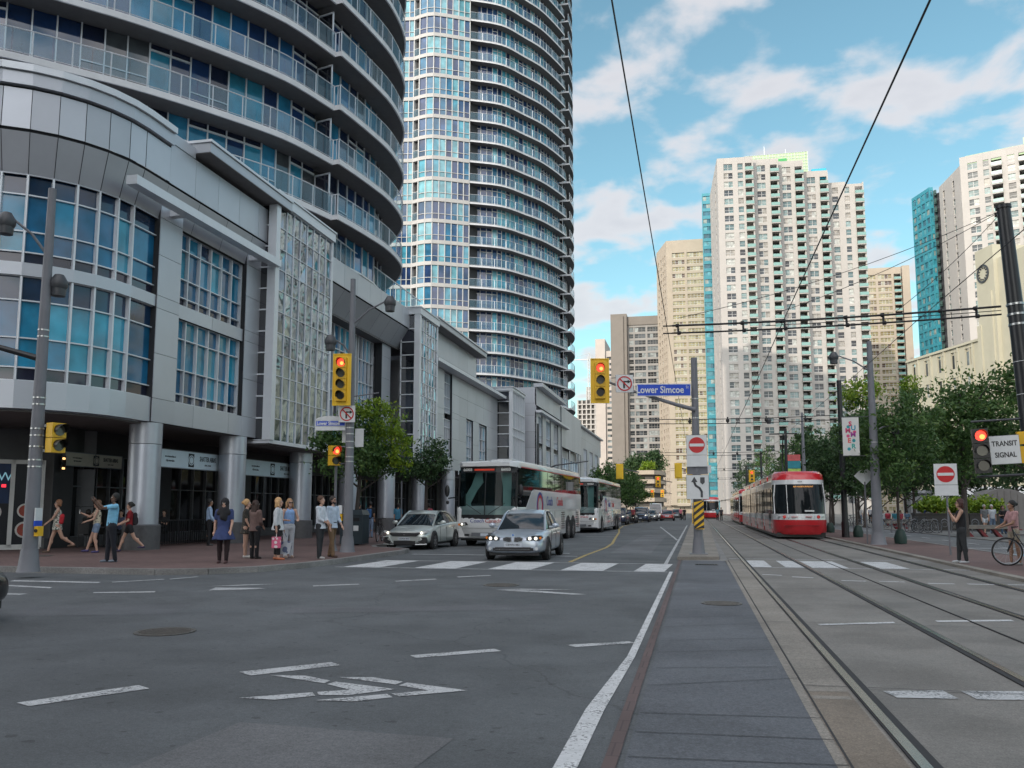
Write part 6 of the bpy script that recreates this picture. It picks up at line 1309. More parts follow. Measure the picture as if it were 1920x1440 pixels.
# ---------------------------------------------------------------- streetcars
M_red=paint('streetcar_red',(.50,.012,.02),0,.28); M_scw=paint('streetcar_white',(.60,.61,.62),0,.3); M_scg=pm('streetcar_glass',(.010,.012,.014),.05,noise=0,ior=1.38,spec=.4)
def streetcar(label,loc,nsec=5,rz=0):
    t=thing('streetcar',label,'streetcar',loc,rz,'red and white streetcars'); W=1.27
    sl_=[7.2,5.2,6.0,5.2,6.6][:nsec]
    def ring(y,w_,z0,z1,r=.0): return [(-w_,y,z0),(-w_,y,z1-r),(-w_+r,y,z1),(w_-r,y,z1),(w_,y,z1-r),(w_,y,z0)]
    y=0; 
    # cab front: curved nose as lofts of plan outlines at each height
    def outline(z,f,w_,back=2.0): return [(-w_,back,z)]+[(w_*u,f+.75*abs(u)**3.0,z) for u in np.linspace(-1,1,13)]+[(w_,back,z)]
    def band(name,zz_,m):
        b=MB(m); b.loft([outline(z,f,w_) for z,f,w_ in zz_]); return b.build(name,t,smooth=True)
    band('front_skirt',[(.22,.16,W-.06),(.4,.03,W-.01),(.95,.0,W)],M_red)
    band('front_band',[(.951,.0,W+.002),(1.25,.03,W+.002)],M_scw)
    band('windscreen',[(1.251,.035,W-.004),(2.0,.16,W-.01),(2.75,.36,W-.03)],M_scg)
    band('front_brow',[(2.751,.36,W-.022),(2.98,.42,W-.02)],M_scw)
    band('front_cap',[(2.981,.44,W-.03),(3.25,.55,W-.05),(3.42,.8,W-.16)],M_red)
    b=MB(M_scw,M_black); 
    fx=lambda u,z:(W*u*.99,(.035+(z-1.25)*.21)+.75*abs(u)**3-.012,z)
    b.path([fx(-.52,1.27),fx(-.52,2.72)],.02,5,0)
    for s_ in (-1,1): b.path([fx(s_*.985,1.25),fx(s_*.985,2.1),fx(s_*.93,2.8)],.035,5,0)
    b.path([fx(0.15,1.3),fx(.35,1.6)],.012,4,1); b.box(.15,.6,-.0,.05,1.36,1.44,0); b.build('windscreen_trim',t)
    b=MB(M_redon if False else pm('lamp_red',(.6,.02,.02),.3,noise=0,coat=.5),M_lamp,M_red,M_grey)
    for s_ in (-1,1):
        f=lambda u:.75*abs(u)**3
        b.disc((s_*.82,f(.82/W)-.0,1.1),(0,-1,0),.085,16,.04,0); b.disc((s_*.62,f(.62/W)+.0,1.1),(0,-1,0),.055,14,.03,1); a0,a1=sorted((s_*.18,s_*.5)); b.box(a0,a1,-.02,.06,1.09,1.115,2); a0,a1=sorted((s_*.98,s_*1.12)); b.box(a0,a1,f(1.0/W)-.02,f(1.1/W)+.05,1.09,1.11,3)
    b.build('front_lamps',t); b=MB(pm('dark_red_line',(.2,.006,.01),.4,noise=0)); b.box(-.85,.85,-.006,.2,.66,.68); b.build('skirt_line',t)
    text('4439',.11,M_ink2,t,face_M(Vector((0,.36,2.87)),0),'number',.002)
    text('509 HARBOURFRONT',.10,pm('led_amber',(.5,.2,.04),.4,noise=0,emit=(1,.45,.1),es=.6),t,face_M(Vector((.15,.30,2.62)),0),'destination_sign',.002)
    y=1.9
    for k,L_ in enumerate(sl_):
        y0=y; y1=y+L_-(1.9 if k==0 else 0); 
        b=MB(M_scw); b.loft([ring(y0,W,.5,1.25),ring(y1,W,.5,1.25)]); b.build('body_section',t)
        b=MB(M_red)
        for s_ in (-1,1): b.box(min(s_*(W-.02),s_*(W+.006)),max(s_*(W-.02),s_*(W+.006)),y0+.05,y1-.05,.25,.92)
        b.box(-W+.03,W-.03,y0,y1,.28,.5); b.build('skirt',t)
        b=MB(M_scg); b.box(-W+.015,W-.015,y0,y1,1.25,2.62); b.build('windows',t)
        b=MB(M_scw,M_red); b.loft([ring(y0,W-.005,2.62,3.05,.1),ring(y1,W-.005,2.62,3.05,.1)],0); b.box(-W+.25,W-.25,y0+.2,y1-.2,3.05,3.38,1); b.box(-W+.2,W-.2,y0+.3,y1-.3,3.38,3.42,0); b.build('roof',t)
        b=MB(M_black,M_scw); n=max(2,int((y1-y0)/1.45))
        for q in range(1,n):
            for s_ in (-1,1): b.box(min(s_*(W-.02),s_*(W-.002)),max(s_*(W-.02),s_*(W-.002)),y0+(y1-y0)*q/n-.06,y0+(y1-y0)*q/n+.06,1.25,2.62,0)
        b.build('window_pillar',t)
        if k in (0,1,2,3):
            b=MB(M_scg,M_red)
            for s_ in (-1,): b.box(s_*(W+.008)-.005,s_*(W+.008)+.01,y0+.8,y0+2.1,.42,2.55,0); b.box(s_*(W+.012),s_*(W+.012)+.002,y0+1.42,y0+1.46,.42,2.55,1)
            b.build('door',t)
        y=y1
        if k<len(sl_)-1:
            b=MB(M_plast)
            for q in range(5): b.box(-W+.08,W-.08,y+q*.12,y+q*.12+.07,.45,3.1)
            b.box(-W+.12,W-.12,y,y+.6,.4,3.05); b.build('bellows',t); y+=.6
    b=MB(M_black); b.box(-W+.1,W-.1,.5,y-.3,.08,.3); b.build('bogies',t)
    b=MB(M_black); b.path([(0,8,3.4),(0,9.2,4.3),(0,7.9,5.95)],.04,5); b.box(-.8,.8,7.8,8.0,5.93,5.99); b.build('pantograph',t)
    return t
sc=streetcar('leading red and white streetcar coming towards the crossing on the right track',(5.1,45.2,.02))
copy_thing(sc,'second streetcar directly behind the leading one',(5.15,84,.02),rad(-.6))
streetcar('tiny streetcar far away on the left track beside the hazard striped pole',(2.05,138,.02),1)
# ================================================================ PEOPLE
SKIN=[pm('skin_light',(.45,.27,.20),.5,noise=.04),pm('skin_tan',(.30,.17,.11),.5,noise=.04),pm('skin_brown',(.14,.075,.05),.5,noise=.04)]
def cloth(name,c,**k): return pm(name,c,.85,noise=.22,ns=9,bump=1.0,bs=14,**k)
def pattern(name,c1,c2,scale=14,th=.5):
    if name in MATS: return MATS[name]
    m=pm(name,c1,.85,noise=.05); t=m.node_tree; b=t.nodes['Principled BSDF']; v=t.nodes.new('ShaderNodeTexVoronoi'); v.inputs['Scale'].default_value=scale
    tc_=t.nodes.new('ShaderNodeTexCoord'); t.links.new(tc_.outputs['Object'],v.inputs[0]); r=t.nodes.new('ShaderNodeValToRGB'); r.color_ramp.interpolation='CONSTANT'; r.color_ramp.elements[0].color=(*c2,1); r.color_ramp.elements[1].position=th; r.color_ramp.elements[1].color=(*c1,1)
    t.links.new(v.outputs['Distance'],r.inputs[0]); t.links.new(r.outputs[0],b.inputs['Base Color']); return m
def caps(b,a,c,ra,rb=None,n=10):
    rb=ra if rb is None else rb; a=Vector(a); c=Vector(c)
    if (c-a).length>1e-4: b.tube(a,c,ra,rb,n)
    b.ball(a,ra*1.0,n); b.ball(c,rb*1.0,n)
def fused(b,name,parent,mat,vox,smooth_it=3):
    """all pieces fused into one continuous skin"""
    me=b.mesh(name,fix=True); o=D.objects.new(name,me); C.objects.link(o)
    r=o.modifiers.new('r','REMESH'); r.mode='VOXEL'; r.voxel_size=vox
    s_=o.modifiers.new('s','SMOOTH'); s_.iterations=smooth_it; s_.factor=.5
    bpy.context.view_layer.update(); dg=bpy.context.evaluated_depsgraph_get(); m2=D.meshes.new_from_object(o.evaluated_get(dg)); o.modifiers.clear(); o.data=m2; D.meshes.remove(me)
    m2.materials.clear(); m2.materials.append(mat); m2.polygons.foreach_set('use_smooth',[True]*len(m2.polygons)); m2.name=name
    o.parent=parent; return o
def person(label,x,y,rz,H=1.7,skin=0,hair=(.05,.03,.02),hairlen=0,top=None,topk='tshirt',bot=None,botk='trousers',shoe=(.05,.05,.05),legL=(0,0),legR=(0,0),armL=(0,10,4),armR=(0,10,4),z=.13,build=1.,lean=0.,seat=None,vox=.013,glasses=False,group=None,hijab=None,hem=.5,headturn=0.,extra=None,skirtw=.2,beard=False):
    t=thing('person',label,'person',(x,y,z),rad(rz),group)
    hz=.525*H; L1=.245*H; L2=.235*H; sk=SKIN[skin]; bw=build
    legs=[]
    for s_,(a,kb) in ((-1,legL),(1,legR)):
        hip=Vector((s_*.085*bw,0,hz)); a=rad(a); kb=rad(kb); kn=hip+Vector((s_*.015,-math.sin(a),-math.cos(a)))*L1; an=kn+Vector((0,-math.sin(a-kb),-math.cos(a-kb)))*L2; legs.append([hip,kn,an,a-kb])
    low=min(l[2].z for l in legs)-.075; dz=-low if seat is None else (seat+.1-hz)
    for l in legs:
        for q in range(3): l[q]=l[q]+Vector((0,0,dz))
    hz+=dz; ln=rad(lean); 
    def T(x_,y_,z_): # torso point with lean
        return Vector((x_,y_-math.sin(ln)*(z_),math.cos(ln)*z_+hz))
    sh=.285*H; shw=.105*H*(.92+.08*bw)
    b=MB(); vb=vox
    arms=[]
    for s_,A in ((-1,armL),(1,armR)):
        p,e_,o_=[rad(q) for q in A[:3]]; inn=rad(A[3]) if len(A)>3 else 0
        S=T(s_*shw,0,sh); U=Vector((s_*math.sin(o_),-math.sin(p)*math.cos(o_),-math.cos(p)*math.cos(o_))); E_=S+U*.175*H
        fo=Vector((-s_*math.sin(inn),-math.sin(p+e_)*math.cos(inn),-math.cos(p+e_)*math.cos(inn))); Wp=E_+fo*.15*H; arms.append((S,E_,Wp,fo,s_))
    # body: one continuous skin
    nk=T(0,0,sh+.02); hc=T(0,-.015,sh+.115*H+.012)
    caps(b,T(-.05*bw,0,.02),T(-.045,0,sh-.07),.085*bw,.09*bw); caps(b,T(.05*bw,0,.02),T(.045,0,sh-.07),.085*bw,.09*bw); caps(b,T(-shw*.8,0,sh-.015),T(shw*.8,0,sh-.015),.055,.055)
    caps(b,nk,T(0,-.01,sh+.07),.052,.048)
    R_=.066*H/1.0*.93; fy=-1
    rot=Matrix.Rotation(rad(headturn),3,'Z')
    hp=lambda x_,y_,z_: hc+rot@Vector((x_,y_,z_))
    b.ball(hp(0,.012,.022),.092,12,sc=(.84,1.0,1.08)); caps(b,hp(0,-.035,-.06),hp(0,-.055,-.088),.05,.036); caps(b,hp(0,-.088,.0),hp(0,-.103,-.022),.011,.015)
    for s_ in (-1,1): b.ball(hp(s_*.08,.01,-.01),.022,6,sc=(.5,.9,1.3))
    for (S,E_,Wp,fo,s_) in arms:
        caps(b,S,E_,.046*bw,.038); caps(b,E_,Wp,.037,.026)
        pa=Wp+fo*.045; side=fo.cross(Vector((0,-1,0) if abs(fo.y)<.8 else (0,0,1))).normalized(); caps(b,Wp,pa,.026,.030); caps(b,pa-side*.016,pa+side*.016,.022,.022)
        nrm=fo.cross(side).normalized()
        for k,(q,l_) in enumerate(((-.030,.066),(-.010,.076),(.010,.072),(.030,.058))):
            f0=pa+side*q+fo*.015; f1=f0+fo*l_*.55+nrm*.006; f2=f1+(fo*.7+nrm*.45*(1 if s_>0 else -1)).normalized()*l_*.45; b.path([f0,f1,f2],[.0095,.009,.0075],6)
        b.path([Wp+side*.02,Wp+side*.045+fo*.03,Wp+side*.05+fo*.062],[.012,.011,.009],6)
    for (hip,kn,an,aa) in legs:
        caps(b,hip,kn,.082*bw,.052); caps(b,kn,an,.053,.036); mid=kn.lerp(an,.3)+Vector((0,.018,0)); b.ball(mid,.052,8,sc=(1,1,1.5))
        caps(b,an+Vector((0,.01,-.03)),an+Vector((0,-.13,-.052)),.034,.024)
    fused(b,'body',t,sk,vb)
    # eyes, brows, mouth
    f=MB(pm('eye_dark',(.02,.015,.012),.3,noise=0),pm('lip',(.30,.10,.09),.5,noise=0),pm('eye_white',(.6,.58,.55),.3,noise=0))
    for s_ in (-1,1):
        f.ball(hp(s_*.031,-.078,.012),.0125,6,2); f.ball(hp(s_*.031,-.087,.012),.007,6,0); f.tube(hp(s_*.016,-.093,.034),hp(s_*.048,-.085,.036),.0045,None,4,0)
    f.tube(hp(-.022,-.092,-.052),hp(.022,-.092,-.052),.006,None,5,1); f.build('face_features',t)
    if glasses:
        g_=MB(M_black)
        for s_ in (-1,1): g_.ball(hp(s_*.033,-.092,.012),.027,8,sc=(1,.3,.75)); g_.tube(hp(s_*.05,-.09,.018),hp(s_*.082,.0,.012),.004,None,4)
        g_.tube(hp(-.02,-.097,.017),hp(.02,-.097,.017),.005,None,4); g_.build('sunglasses',t)
    hm=pm('hair_%02d%02d'%(int(hair[0]*99),int(hair[1]*99)),hair,.6,noise=.35,ns=40)
    if beard: q=MB(); caps(q,hp(-.04,-.045,-.06),hp(.04,-.045,-.06),.03); caps(q,hp(0,-.06,-.09),hp(0,-.065,-.085),.035); fused(q,'beard',t,hm,.012,1)
    if hijab:
        q=MB(); q.ball(hp(0,.035,.03),.118,12,sc=(.95,1,1.1)); caps(q,hp(-.07,.0,-.05),hp(-.06,-.03,-.14),.05,.07); caps(q,hp(.07,.0,-.05),hp(.06,-.03,-.14),.05,.07); caps(q,hp(0,-.03,-.14),T(0,-.08,sh-.14),.08,.10); caps(q,T(-.09,-.03,sh-.03),T(.09,-.03,sh-.03),.1,.1); caps(q,T(.06,-.06,sh-.02),T(.05,-.09,sh-.2),.07,.06); fused(q,'headscarf',t,cloth('black_cloth',(.012,.012,.015)),.014)
    else:
        q=MB(); q.ball(hp(0,.028,.042),.10,12,sc=(.90,1.0,1.02))
        for s_ in (-1,1): q.ball(hp(s_*.06,.03,.0),.045,8,sc=(.7,1.1,1.3))
        if hairlen>0:
            for s_ in (-1,0,1): caps(q,hp(s_*.06,.05,.0),hp(s_*.065,.07,-hairlen),.055,.04)
            for s_ in (-1,1): caps(q,hp(s_*.075,.0,.03),hp(s_*.09,-.0,-hairlen*.8),.028,.03)
        if hairlen<0: q.ball(hp(0,.12,.03),.05,8)
        fused(q,'hair',t,hm,.012,2)
    # clothes
    if top is not None:
        q=MB(); k=.016; s0=.0 if topk!='crop' else .12
        caps(q,T(-.052*bw,0,-.0+s0),T(-.045,0,sh-.07),.09*bw+k,.092*bw+k); caps(q,T(.052*bw,0,0+s0),T(.045,0,sh-.07),.09*bw+k,.092*bw+k); caps(q,T(0,-.0,.03+s0),T(0,0,sh-.1),.10*bw+k,.10*bw+k)
        if topk in('tshirt','longsleeve','blouse','dress_s'): caps(q,T(-shw*.85,0,sh-.014),T(shw*.85,0,sh-.014),.055+k,.055+k)
        else: 
            for s_ in (-1,1): caps(q,T(s_*.07,0,sh-.06),T(s_*.06,0,sh+.02),.05,.035)
        for (S,E_,Wp,fo,s_) in arms:
            if topk in ('tshirt','dress_s'): caps(q,S,S.lerp(E_,.65),.052*bw+k*.6,.055)
            elif topk=='longsleeve': caps(q,S,E_,.052*bw+k*.5,.05); caps(q,E_,E_.lerp(Wp,.92),.05,.038)
            elif topk=='blouse': caps(q,S,E_,.052*bw+k*.5,.053); caps(q,E_,E_.lerp(Wp,.45),.05,.046)
        if topk in('dress','dress_s','tunic'):
            hemz=hem; w0=.12*bw; n=18; lp=[]
            mx=(legs[0][1].y+legs[1][1].y)/2*.6
            for u in np.linspace(0,1,6):
                zz_=hz+.08-(hz+.08-hemz)*u; wx_=w0+k+skirtw*u*.55; wy_=.105*bw+k+skirtw*u*.5
                lp.append([(wx_*math.cos(2*PI*j/n)*(1+.05*u*math.sin(j*2.3)),mx*u+wy_*math.sin(2*PI*j/n)*(1+.06*u*math.sin(j*3.1)),zz_+.01*u*math.sin(j*1.7)) for j in range(n)])
            q.loft(lp[::-1])
        elif topk=='blouse':
            n=16; lp=[[((.125+.05*u)*bw*math.cos(2*PI*j/n),(.115+.045*u)*bw*math.sin(2*PI*j/n),hz+.12-.2*u) for j in range(n)] for u in (0,.5,1)]; q.loft(lp[::-1])
        fused(q,'dress' if 'dress' in topk else 'top',t,top,.014,3)
    if bot is not None:
        q=MB(); k=.014; caps(q,Vector((-.05*bw,0,hz+.06)),Vector((.05*bw,0,hz+.06)),.09*bw+k); caps(q,Vector((-.055*bw,0,hz-.02)),Vector((.055*bw,0,hz-.02)),.095*bw+k)
        for (hip,kn,an,aa) in legs:
            if botk=='shorts': caps(q,hip,hip.lerp(kn,.45),.088*bw+k,.085)
            elif botk=='trousers': caps(q,hip,kn,.086*bw+k,.066); caps(q,kn,an+Vector((0,.0,-.02)),.066,.056)
            elif botk=='leggings': caps(q,hip,kn,.083*bw+k*.9,.072); caps(q,kn,kn.lerp(an,.35)+Vector((0,.014,0)),.070,.068); caps(q,kn,kn.lerp(an,.97),.066,.050)
            elif botk=='capri': caps(q,hip,kn,.083*bw+k,.072); caps(q,kn,kn.lerp(an,.35)+Vector((0,.014,0)),.070,.068); caps(q,kn,kn.lerp(an,.75),.066,.056)
        if botk=='skirt':
            n=18; lp=[[((.12+.05*u)*bw*math.cos(2*PI*j/n),(.11+.05*u)*bw*math.sin(2*PI*j/n),hz+.08-.5*u) for j in range(n)] for u in (0,.5,1)]; q.loft(lp[::-1])
        fused(q,{'shorts':'shorts','skirt':'skirt'}.get(botk,'trousers'),t,bot,.014,3)
    shm=pm('shoe_%02d%02d%02d'%tuple(int(c*99) for c in shoe),shoe,.5,noise=.1); sole=pm('shoe_sole',(.5,.5,.5),.6,noise=0)
    for (hip,kn,an,aa) in legs:
        q=MB(); caps(q,an+Vector((0,.02,-.035)),an+Vector((0,-.10,-.045)),.044,.036); caps(q,an+Vector((0,-.1,-.045)),an+Vector((0,-.15,-.05)),.037,.028); fused(q,'shoe',t,shm,.014,1)
    if extra: extra(t,T,arms,hp,hz,sh,legs)
    return t
Kn=cloth('black_cloth',(.012,.012,.015)); Kw=cloth('white_cloth',(.52,.56,.62)); Kb=cloth('pale_blue_cloth',(.32,.44,.62)); Kg=cloth('grey_cloth',(.16,.17,.18))
def backpack(col,name='backpack'):
    def f(t,T,arms,hp,hz,sh,legs):
        b=MB(); caps(b,T(-.07,.16,.1),T(-.07,.16,sh-.08),.07); caps(b,T(.07,.16,.1),T(.07,.16,sh-.08),.07); caps(b,T(0,.2,.12),T(0,.19,.25),.07); fused(b,name,t,cloth('bag_%02d%02d'%(int(col[0]*99),int(col[1]*99)),col),.016)
        b=MB(Kn)
        for s_ in (-1,1): b.path([T(s_*.09,.10,sh-.02),T(s_*.095,0,sh+.05),T(s_*.09,-.11,sh-.08),T(s_*.12,-.03,.1)],.014,5)
        b.build('strap',t)
    return f
def phone(t,T,arms,hp,hz,sh,legs):
    b=MB(M_black); m=(arms[0][2]+arms[1][2])/2+arms[0][3]*.1; b.box(m.x-.07,m.x+.07,m.y-.012,m.y+.012,m.z-.02,m.z+.06); b.build('camera_phone',t)
def phone1(t,T,arms,hp,hz,sh,legs):
    b=MB(M_whm); m=arms[0][2]+arms[0][3]*.09; b.box(m.x-.035,m.x+.035,m.y-.01,m.y+.01,m.z-.05,m.z+.09); b.build('phone',t)
def totes(t,T,arms,hp,hz,sh,legs):
    tm=pattern('tote_stripe',(.42,.45,.50),(.10,.13,.22),7,.45)
    h=arms[1][2]+arms[1][3]*.07; b=MB(tm); b.loft([[(h.x-.05,h.y-.17,h.z-.62),(h.x+.08,h.y-.17,h.z-.62),(h.x+.08,h.y+.17,h.z-.62),(h.x-.05,h.y+.17,h.z-.62)],[(h.x-.08,h.y-.23,h.z-.28),(h.x+.09,h.y-.23,h.z-.28),(h.x+.09,h.y+.23,h.z-.28),(h.x-.08,h.y+.23,h.z-.28)]]); b.path([(h.x,h.y-.12,h.z-.3),h,(h.x,h.y+.12,h.z-.3)],.012,5); b.build('tote_bag',t)
    h=arms[0][2]+arms[0][3]*.07; b=MB(pattern('pink_bag',(.6,.12,.22),(.65,.6,.6),10,.4)); b.box(h.x-.03,h.x+.06,h.y-.12,h.y+.12,h.z-.42,h.z-.12); b.tube((h.x,h.y,h.z),(h.x,h.y,h.z-.14),.01); b.build('shopping_bag',t)
def belt(t,T,arms,hp,hz,sh,legs):
    b=MB(Kn); b.lathe([(.127,-.02),(.127,.02)],(0,0,hz+.075),16); b.build('belt',t)
floral=pattern('floral_cloth',(.55,.53,.48),(.06,.10,.07),22,.42); leo=pattern('dark_print',(.03,.028,.025),(.20,.17,.12),35,.25)
person('woman in a white floral mini dress with a red shoulder bag walking left',-20.0,23.8,-48,1.70,0,(.22,.10,.05),.06,top=floral,topk='dress',hem=.72,skirtw=.07,shoe=(.10,.06,.04),legL=(18,6),legR=(-22,35),armL=(-20,14,8),armR=(28,20,5),extra=lambda *a:(lambda b:(caps(b,a[1](.16,.1,.1),a[1](.16,.12,.3),.07),fused(b,'red_bag',a[0],cloth('red_bag_cloth',(.45,.02,.03)),.016)))(MB()))
person('woman in a print vest and denim shorts walking left with a phone held up',-18.75,24.05,-52,1.66,0,(.12,.06,.03),.08,top=pattern('vest_print',(.5,.45,.34),(.03,.03,.04),16,.35),topk='tank',bot=cloth('denim',(.16,.22,.32)),botk='shorts',shoe=(.05,.04,.14),legL=(20,4),legR=(6,18),armL=(45,70,5),armR=(20,50,8),extra=phone1)
person('man in a pale blue T-shirt and black trousers taking a photo upward',-15.0,19.8,-40,1.80,2,(.01,.01,.01),0,top=cloth('sky_blue_shirt',(.20,.48,.68)),topk='tshirt',bot=cloth('navy_black',(.012,.014,.022)),shoe=(.15,.18,.22),legL=(4,2),legR=(-6,2),armL=(78,62,5,14),armR=(80,60,5,14),build=1.15,lean=-5,extra=phone)
person('woman in a dark red top and black shorts with a black backpack walking left',-18.2,24.9,-52,1.64,0,(.01,.01,.01),-1,top=cloth('dark_red_shirt',(.22,.01,.015)),topk='tshirt',bot=Kn,botk='shorts',shoe=(.03,.02,.06),legL=(24,8),legR=(-24,22),armL=(20,40,8),armR=(10,55,8),extra=backpack((.02,.015,.02)))
person('man in a blue shirt and black trousers standing by the second column',-18.2,29.6,125,1.76,1,(.01,.01,.01),0,top=Kb,topk='longsleeve',bot=Kn,armL=(10,20,8),armR=(12,30,8))
person('woman in a black headscarf, navy tunic and black leggings facing the road',-11.9,20.05,14,1.62,0,top=cloth('navy_tunic',(.028,.045,.13)),topk='dress_s',hem=.60,skirtw=.26,bot=cloth('dark_leggings',(.018,.008,.01)),botk='leggings',shoe=(.08,.04,.04),hijab=True,legL=(-4,0),legR=(6,2),armL=(-4,16,12),armR=(8,22,9),build=1.15)
o_=D.objects[-1]
person('blonde woman in a dark patterned dress standing right of the woman with the headscarf',-12.6,22.4,112,1.64,0,(.45,.27,.12),-1,top=leo,topk='dress_s',hem=.68,skirtw=.08,shoe=(.5,.48,.45),armL=(6,22,3),armR=(4,14,3))
person('long haired woman in a brown top and black trousers with her back turned',-12.1,22.0,160,1.60,0,(.03,.012,.008),.26,top=cloth('brown_top',(.14,.09,.08)),topk='blouse',bot=Kn,botk='trousers',shoe=(.03,.02,.02),armL=(8,40,3,20),armR=(10,95,6,40),build=1.08)
person('blonde woman in a white blouse carrying a striped tote and a pink bag, facing right',-11.25,21.7,108,1.68,0,(.50,.30,.14),.12,top=cloth('off_white_blouse',(.50,.53,.56)),topk='blouse',bot=Kn,botk='capri',shoe=(.40,.12,.05),legL=(5,2),legR=(-4,2),armL=(-6,12,7),armR=(6,14,7),build=1.15,extra=totes)
person('woman in a blue off shoulder top and white trousers with sunglasses',-11.45,22.75,48,1.66,0,(.30,.17,.08),.12,top=cloth('bright_blue_top',(.22,.36,.62)),topk='crop',bot=pattern('stripe_trousers',(.50,.52,.56),(.40,.44,.50),30,.3),botk='trousers',shoe=(.4,.3,.25),armL=(16,70,14,20),armR=(16,70,14,25),glasses=True)
person('man in a white shirt and black trousers with hands joined, facing right',-10.28,22.3,88,1.74,0,(.07,.03,.015),0,top=Kw,topk='blouse',bot=cloth('charcoal_trousers',(.022,.024,.028)),shoe=(.35,.34,.33),legL=(2,0),legR=(-3,2),armL=(12,42,2,40),armR=(14,44,2,40),extra=belt)
person('man in a pale blue shirt, brown trousers and sunglasses beside the signal pole',-10.32,23.2,72,1.76,0,(.02,.012,.01),0,top=cloth('pale_shirt',(.40,.48,.58)),topk='blouse',bot=cloth('brown_chinos',(.16,.10,.055)),shoe=(.06,.03,.02),legL=(10,2),legR=(-10,4),armL=(4,12,3),armR=(8,25,4),glasses=True,beard=True,extra=belt)
person('small distant girl in a pink top behind the litter bin',-17.0,41.5,20,1.58,2,(.01,.01,.01),-1,top=cloth('pink_top',(.55,.25,.38)),topk='tank',bot=cloth('denim'  ,(.16,.22,.32)),botk='shorts',vox=.018)
person('person in a black top with a blue backpack behind the white hatchback',-15.6,39.5,175,1.74,1,(.012,.01,.01),0,top=Kn,topk='tshirt',bot=cloth('denim',(.16,.22,.32)),vox=.018,extra=backpack((.03,.10,.25)))
person('person in a teal blue top and dark hat behind the white hatchback',-14.9,41.5,180,1.66,0,(.02,.02,.02),0,top=cloth('teal_top',(.05,.20,.32)),topk='tshirt',bot=Kn,vox=.018)
person('person in dark clothes standing left of the backpacker under the arcade',-16.6,40.5,150,1.68,1,(.012,.01,.01),0,top=Kn,topk='longsleeve',bot=Kn,vox=.018)
person('person in a red and pink top by the mirror of the leading coach',-13.6,42.5,170,1.66,0,(.02,.02,.02),.05,top=cloth('red_pink_top',(.5,.10,.14)),topk='tshirt',bot=Kn,vox=.018)
# right side
person('woman in black with sunglasses, hand to her mouth, waiting by the no entry sign',6.95,25.3,-98,1.72,0,(.05,.015,.012),.10,top=Kn,topk='tank',bot=cloth('grey_black_leggings',(.025,.028,.032)),botk='leggings',shoe=(.38,.40,.42),z=.06,armL=(32,128,1,10),armR=(28,122,2,20),legL=(8,4),legR=(-4,2),build=1.12,glasses=True)
# cyclist standing over her bicycle
def bicycle(label,x,y,rz,col,z=.06,R=.34,group=None):
    t=thing('bicycle',label,'bicycle',(x,y,z),rad(rz),group); m=paint('bike_%02d'%int(col[0]*99),col,.2)
    for yy,nm in ((-.52,'wheel'),(.52,'wheel')):
        b=MB(M_rubber,M_alu); n=28
        pts=[(0,yy+R*math.cos(2*PI*k/n),R+.01+R*math.sin(2*PI*k/n)) for k in range(n+1)]; b.path(pts,.019,6,0); pts=[(0,yy+(R-.028)*math.cos(2*PI*k/n),R+.01+(R-.028)*math.sin(2*PI*k/n)) for k in range(n+1)]; b.path(pts,.011,4,1)
        for k in range(14): a=2*PI*k/14; b.tube((0,yy,R),(0,yy+(R-.03)*math.cos(a),R+.01+(R-.03)*math.sin(a)),.0022,None,3,1)
        b.tube((-.05,yy,R),(.05,yy,R),.022,None,8,1); b.build(nm,t)
    b=MB(m); A=(0,-.34,.86); Bk=(0,-.02,.29); Ct=(0,.16,.82)
    b.path([A,Bk,Ct],.019,6); b.tube((0,-.33,.80),(0,.15,.78),.018); b.tube((0,-.36,.92),(0,-.33,.74),.022)
    for s_ in (-.06,.06): b.path([(s_*.5,.15,.78),(s_,.52,.35)],.011,5); b.path([Bk,(s_,.52,.35)],.011,5); b.path([(s_*.6,-.35,.72),(s_,-.52,.35)],.014,5)
    b.build('frame',t); b=MB(M_black); b.path([(-.3,-.30,1.0),(-.1,-.38,.98),(.1,-.38,.98),(.3,-.30,1.0)],.014,6); b.tube((0,-.37,.92),(0,-.38,.98),.016); b.build('handlebar',t)
    b=MB(M_black); b.tube((0,.16,.82),(0,.18,.92),.014); b.ball((0,.2,.94),.1,10,sc=(.75,1.35,.35)); b.build('saddle',t)
    b=MB(M_black,M_grey); b.disc((.05,-.02,.29),(1,0,0),.09,18,.006,1); b.tube((.06,-.02,.29),(.06,-.12,.17),.012,None,5); b.tube((-.06,-.02,.29),(-.06,.08,.41),.012,None,5); b.box(.05,.15,-.16,-.08,.15,.18); b.box(-.15,-.05,.04,.12,.40,.43); b.build('crank',t)
    return t
bicycle('black bicycle at the right edge of the photo, held by the woman in pink',8.28,24.35,-98,(.015,.015,.017),R=.345)
person('woman in a pink top and beige shorts standing with a bicycle at the right edge',8.05,24.75,-80,1.66,1,(.01,.01,.01),-1,top=cloth('dusty_pink_top',(.42,.24,.24)),topk='tshirt',bot=cloth('beige_shorts',(.30,.26,.2)),botk='shorts',z=.06,armL=(22,45,6,20),armR=(24,45,6,20),legL=(6,4),legR=(-4,2),shoe=(.3,.3,.3))
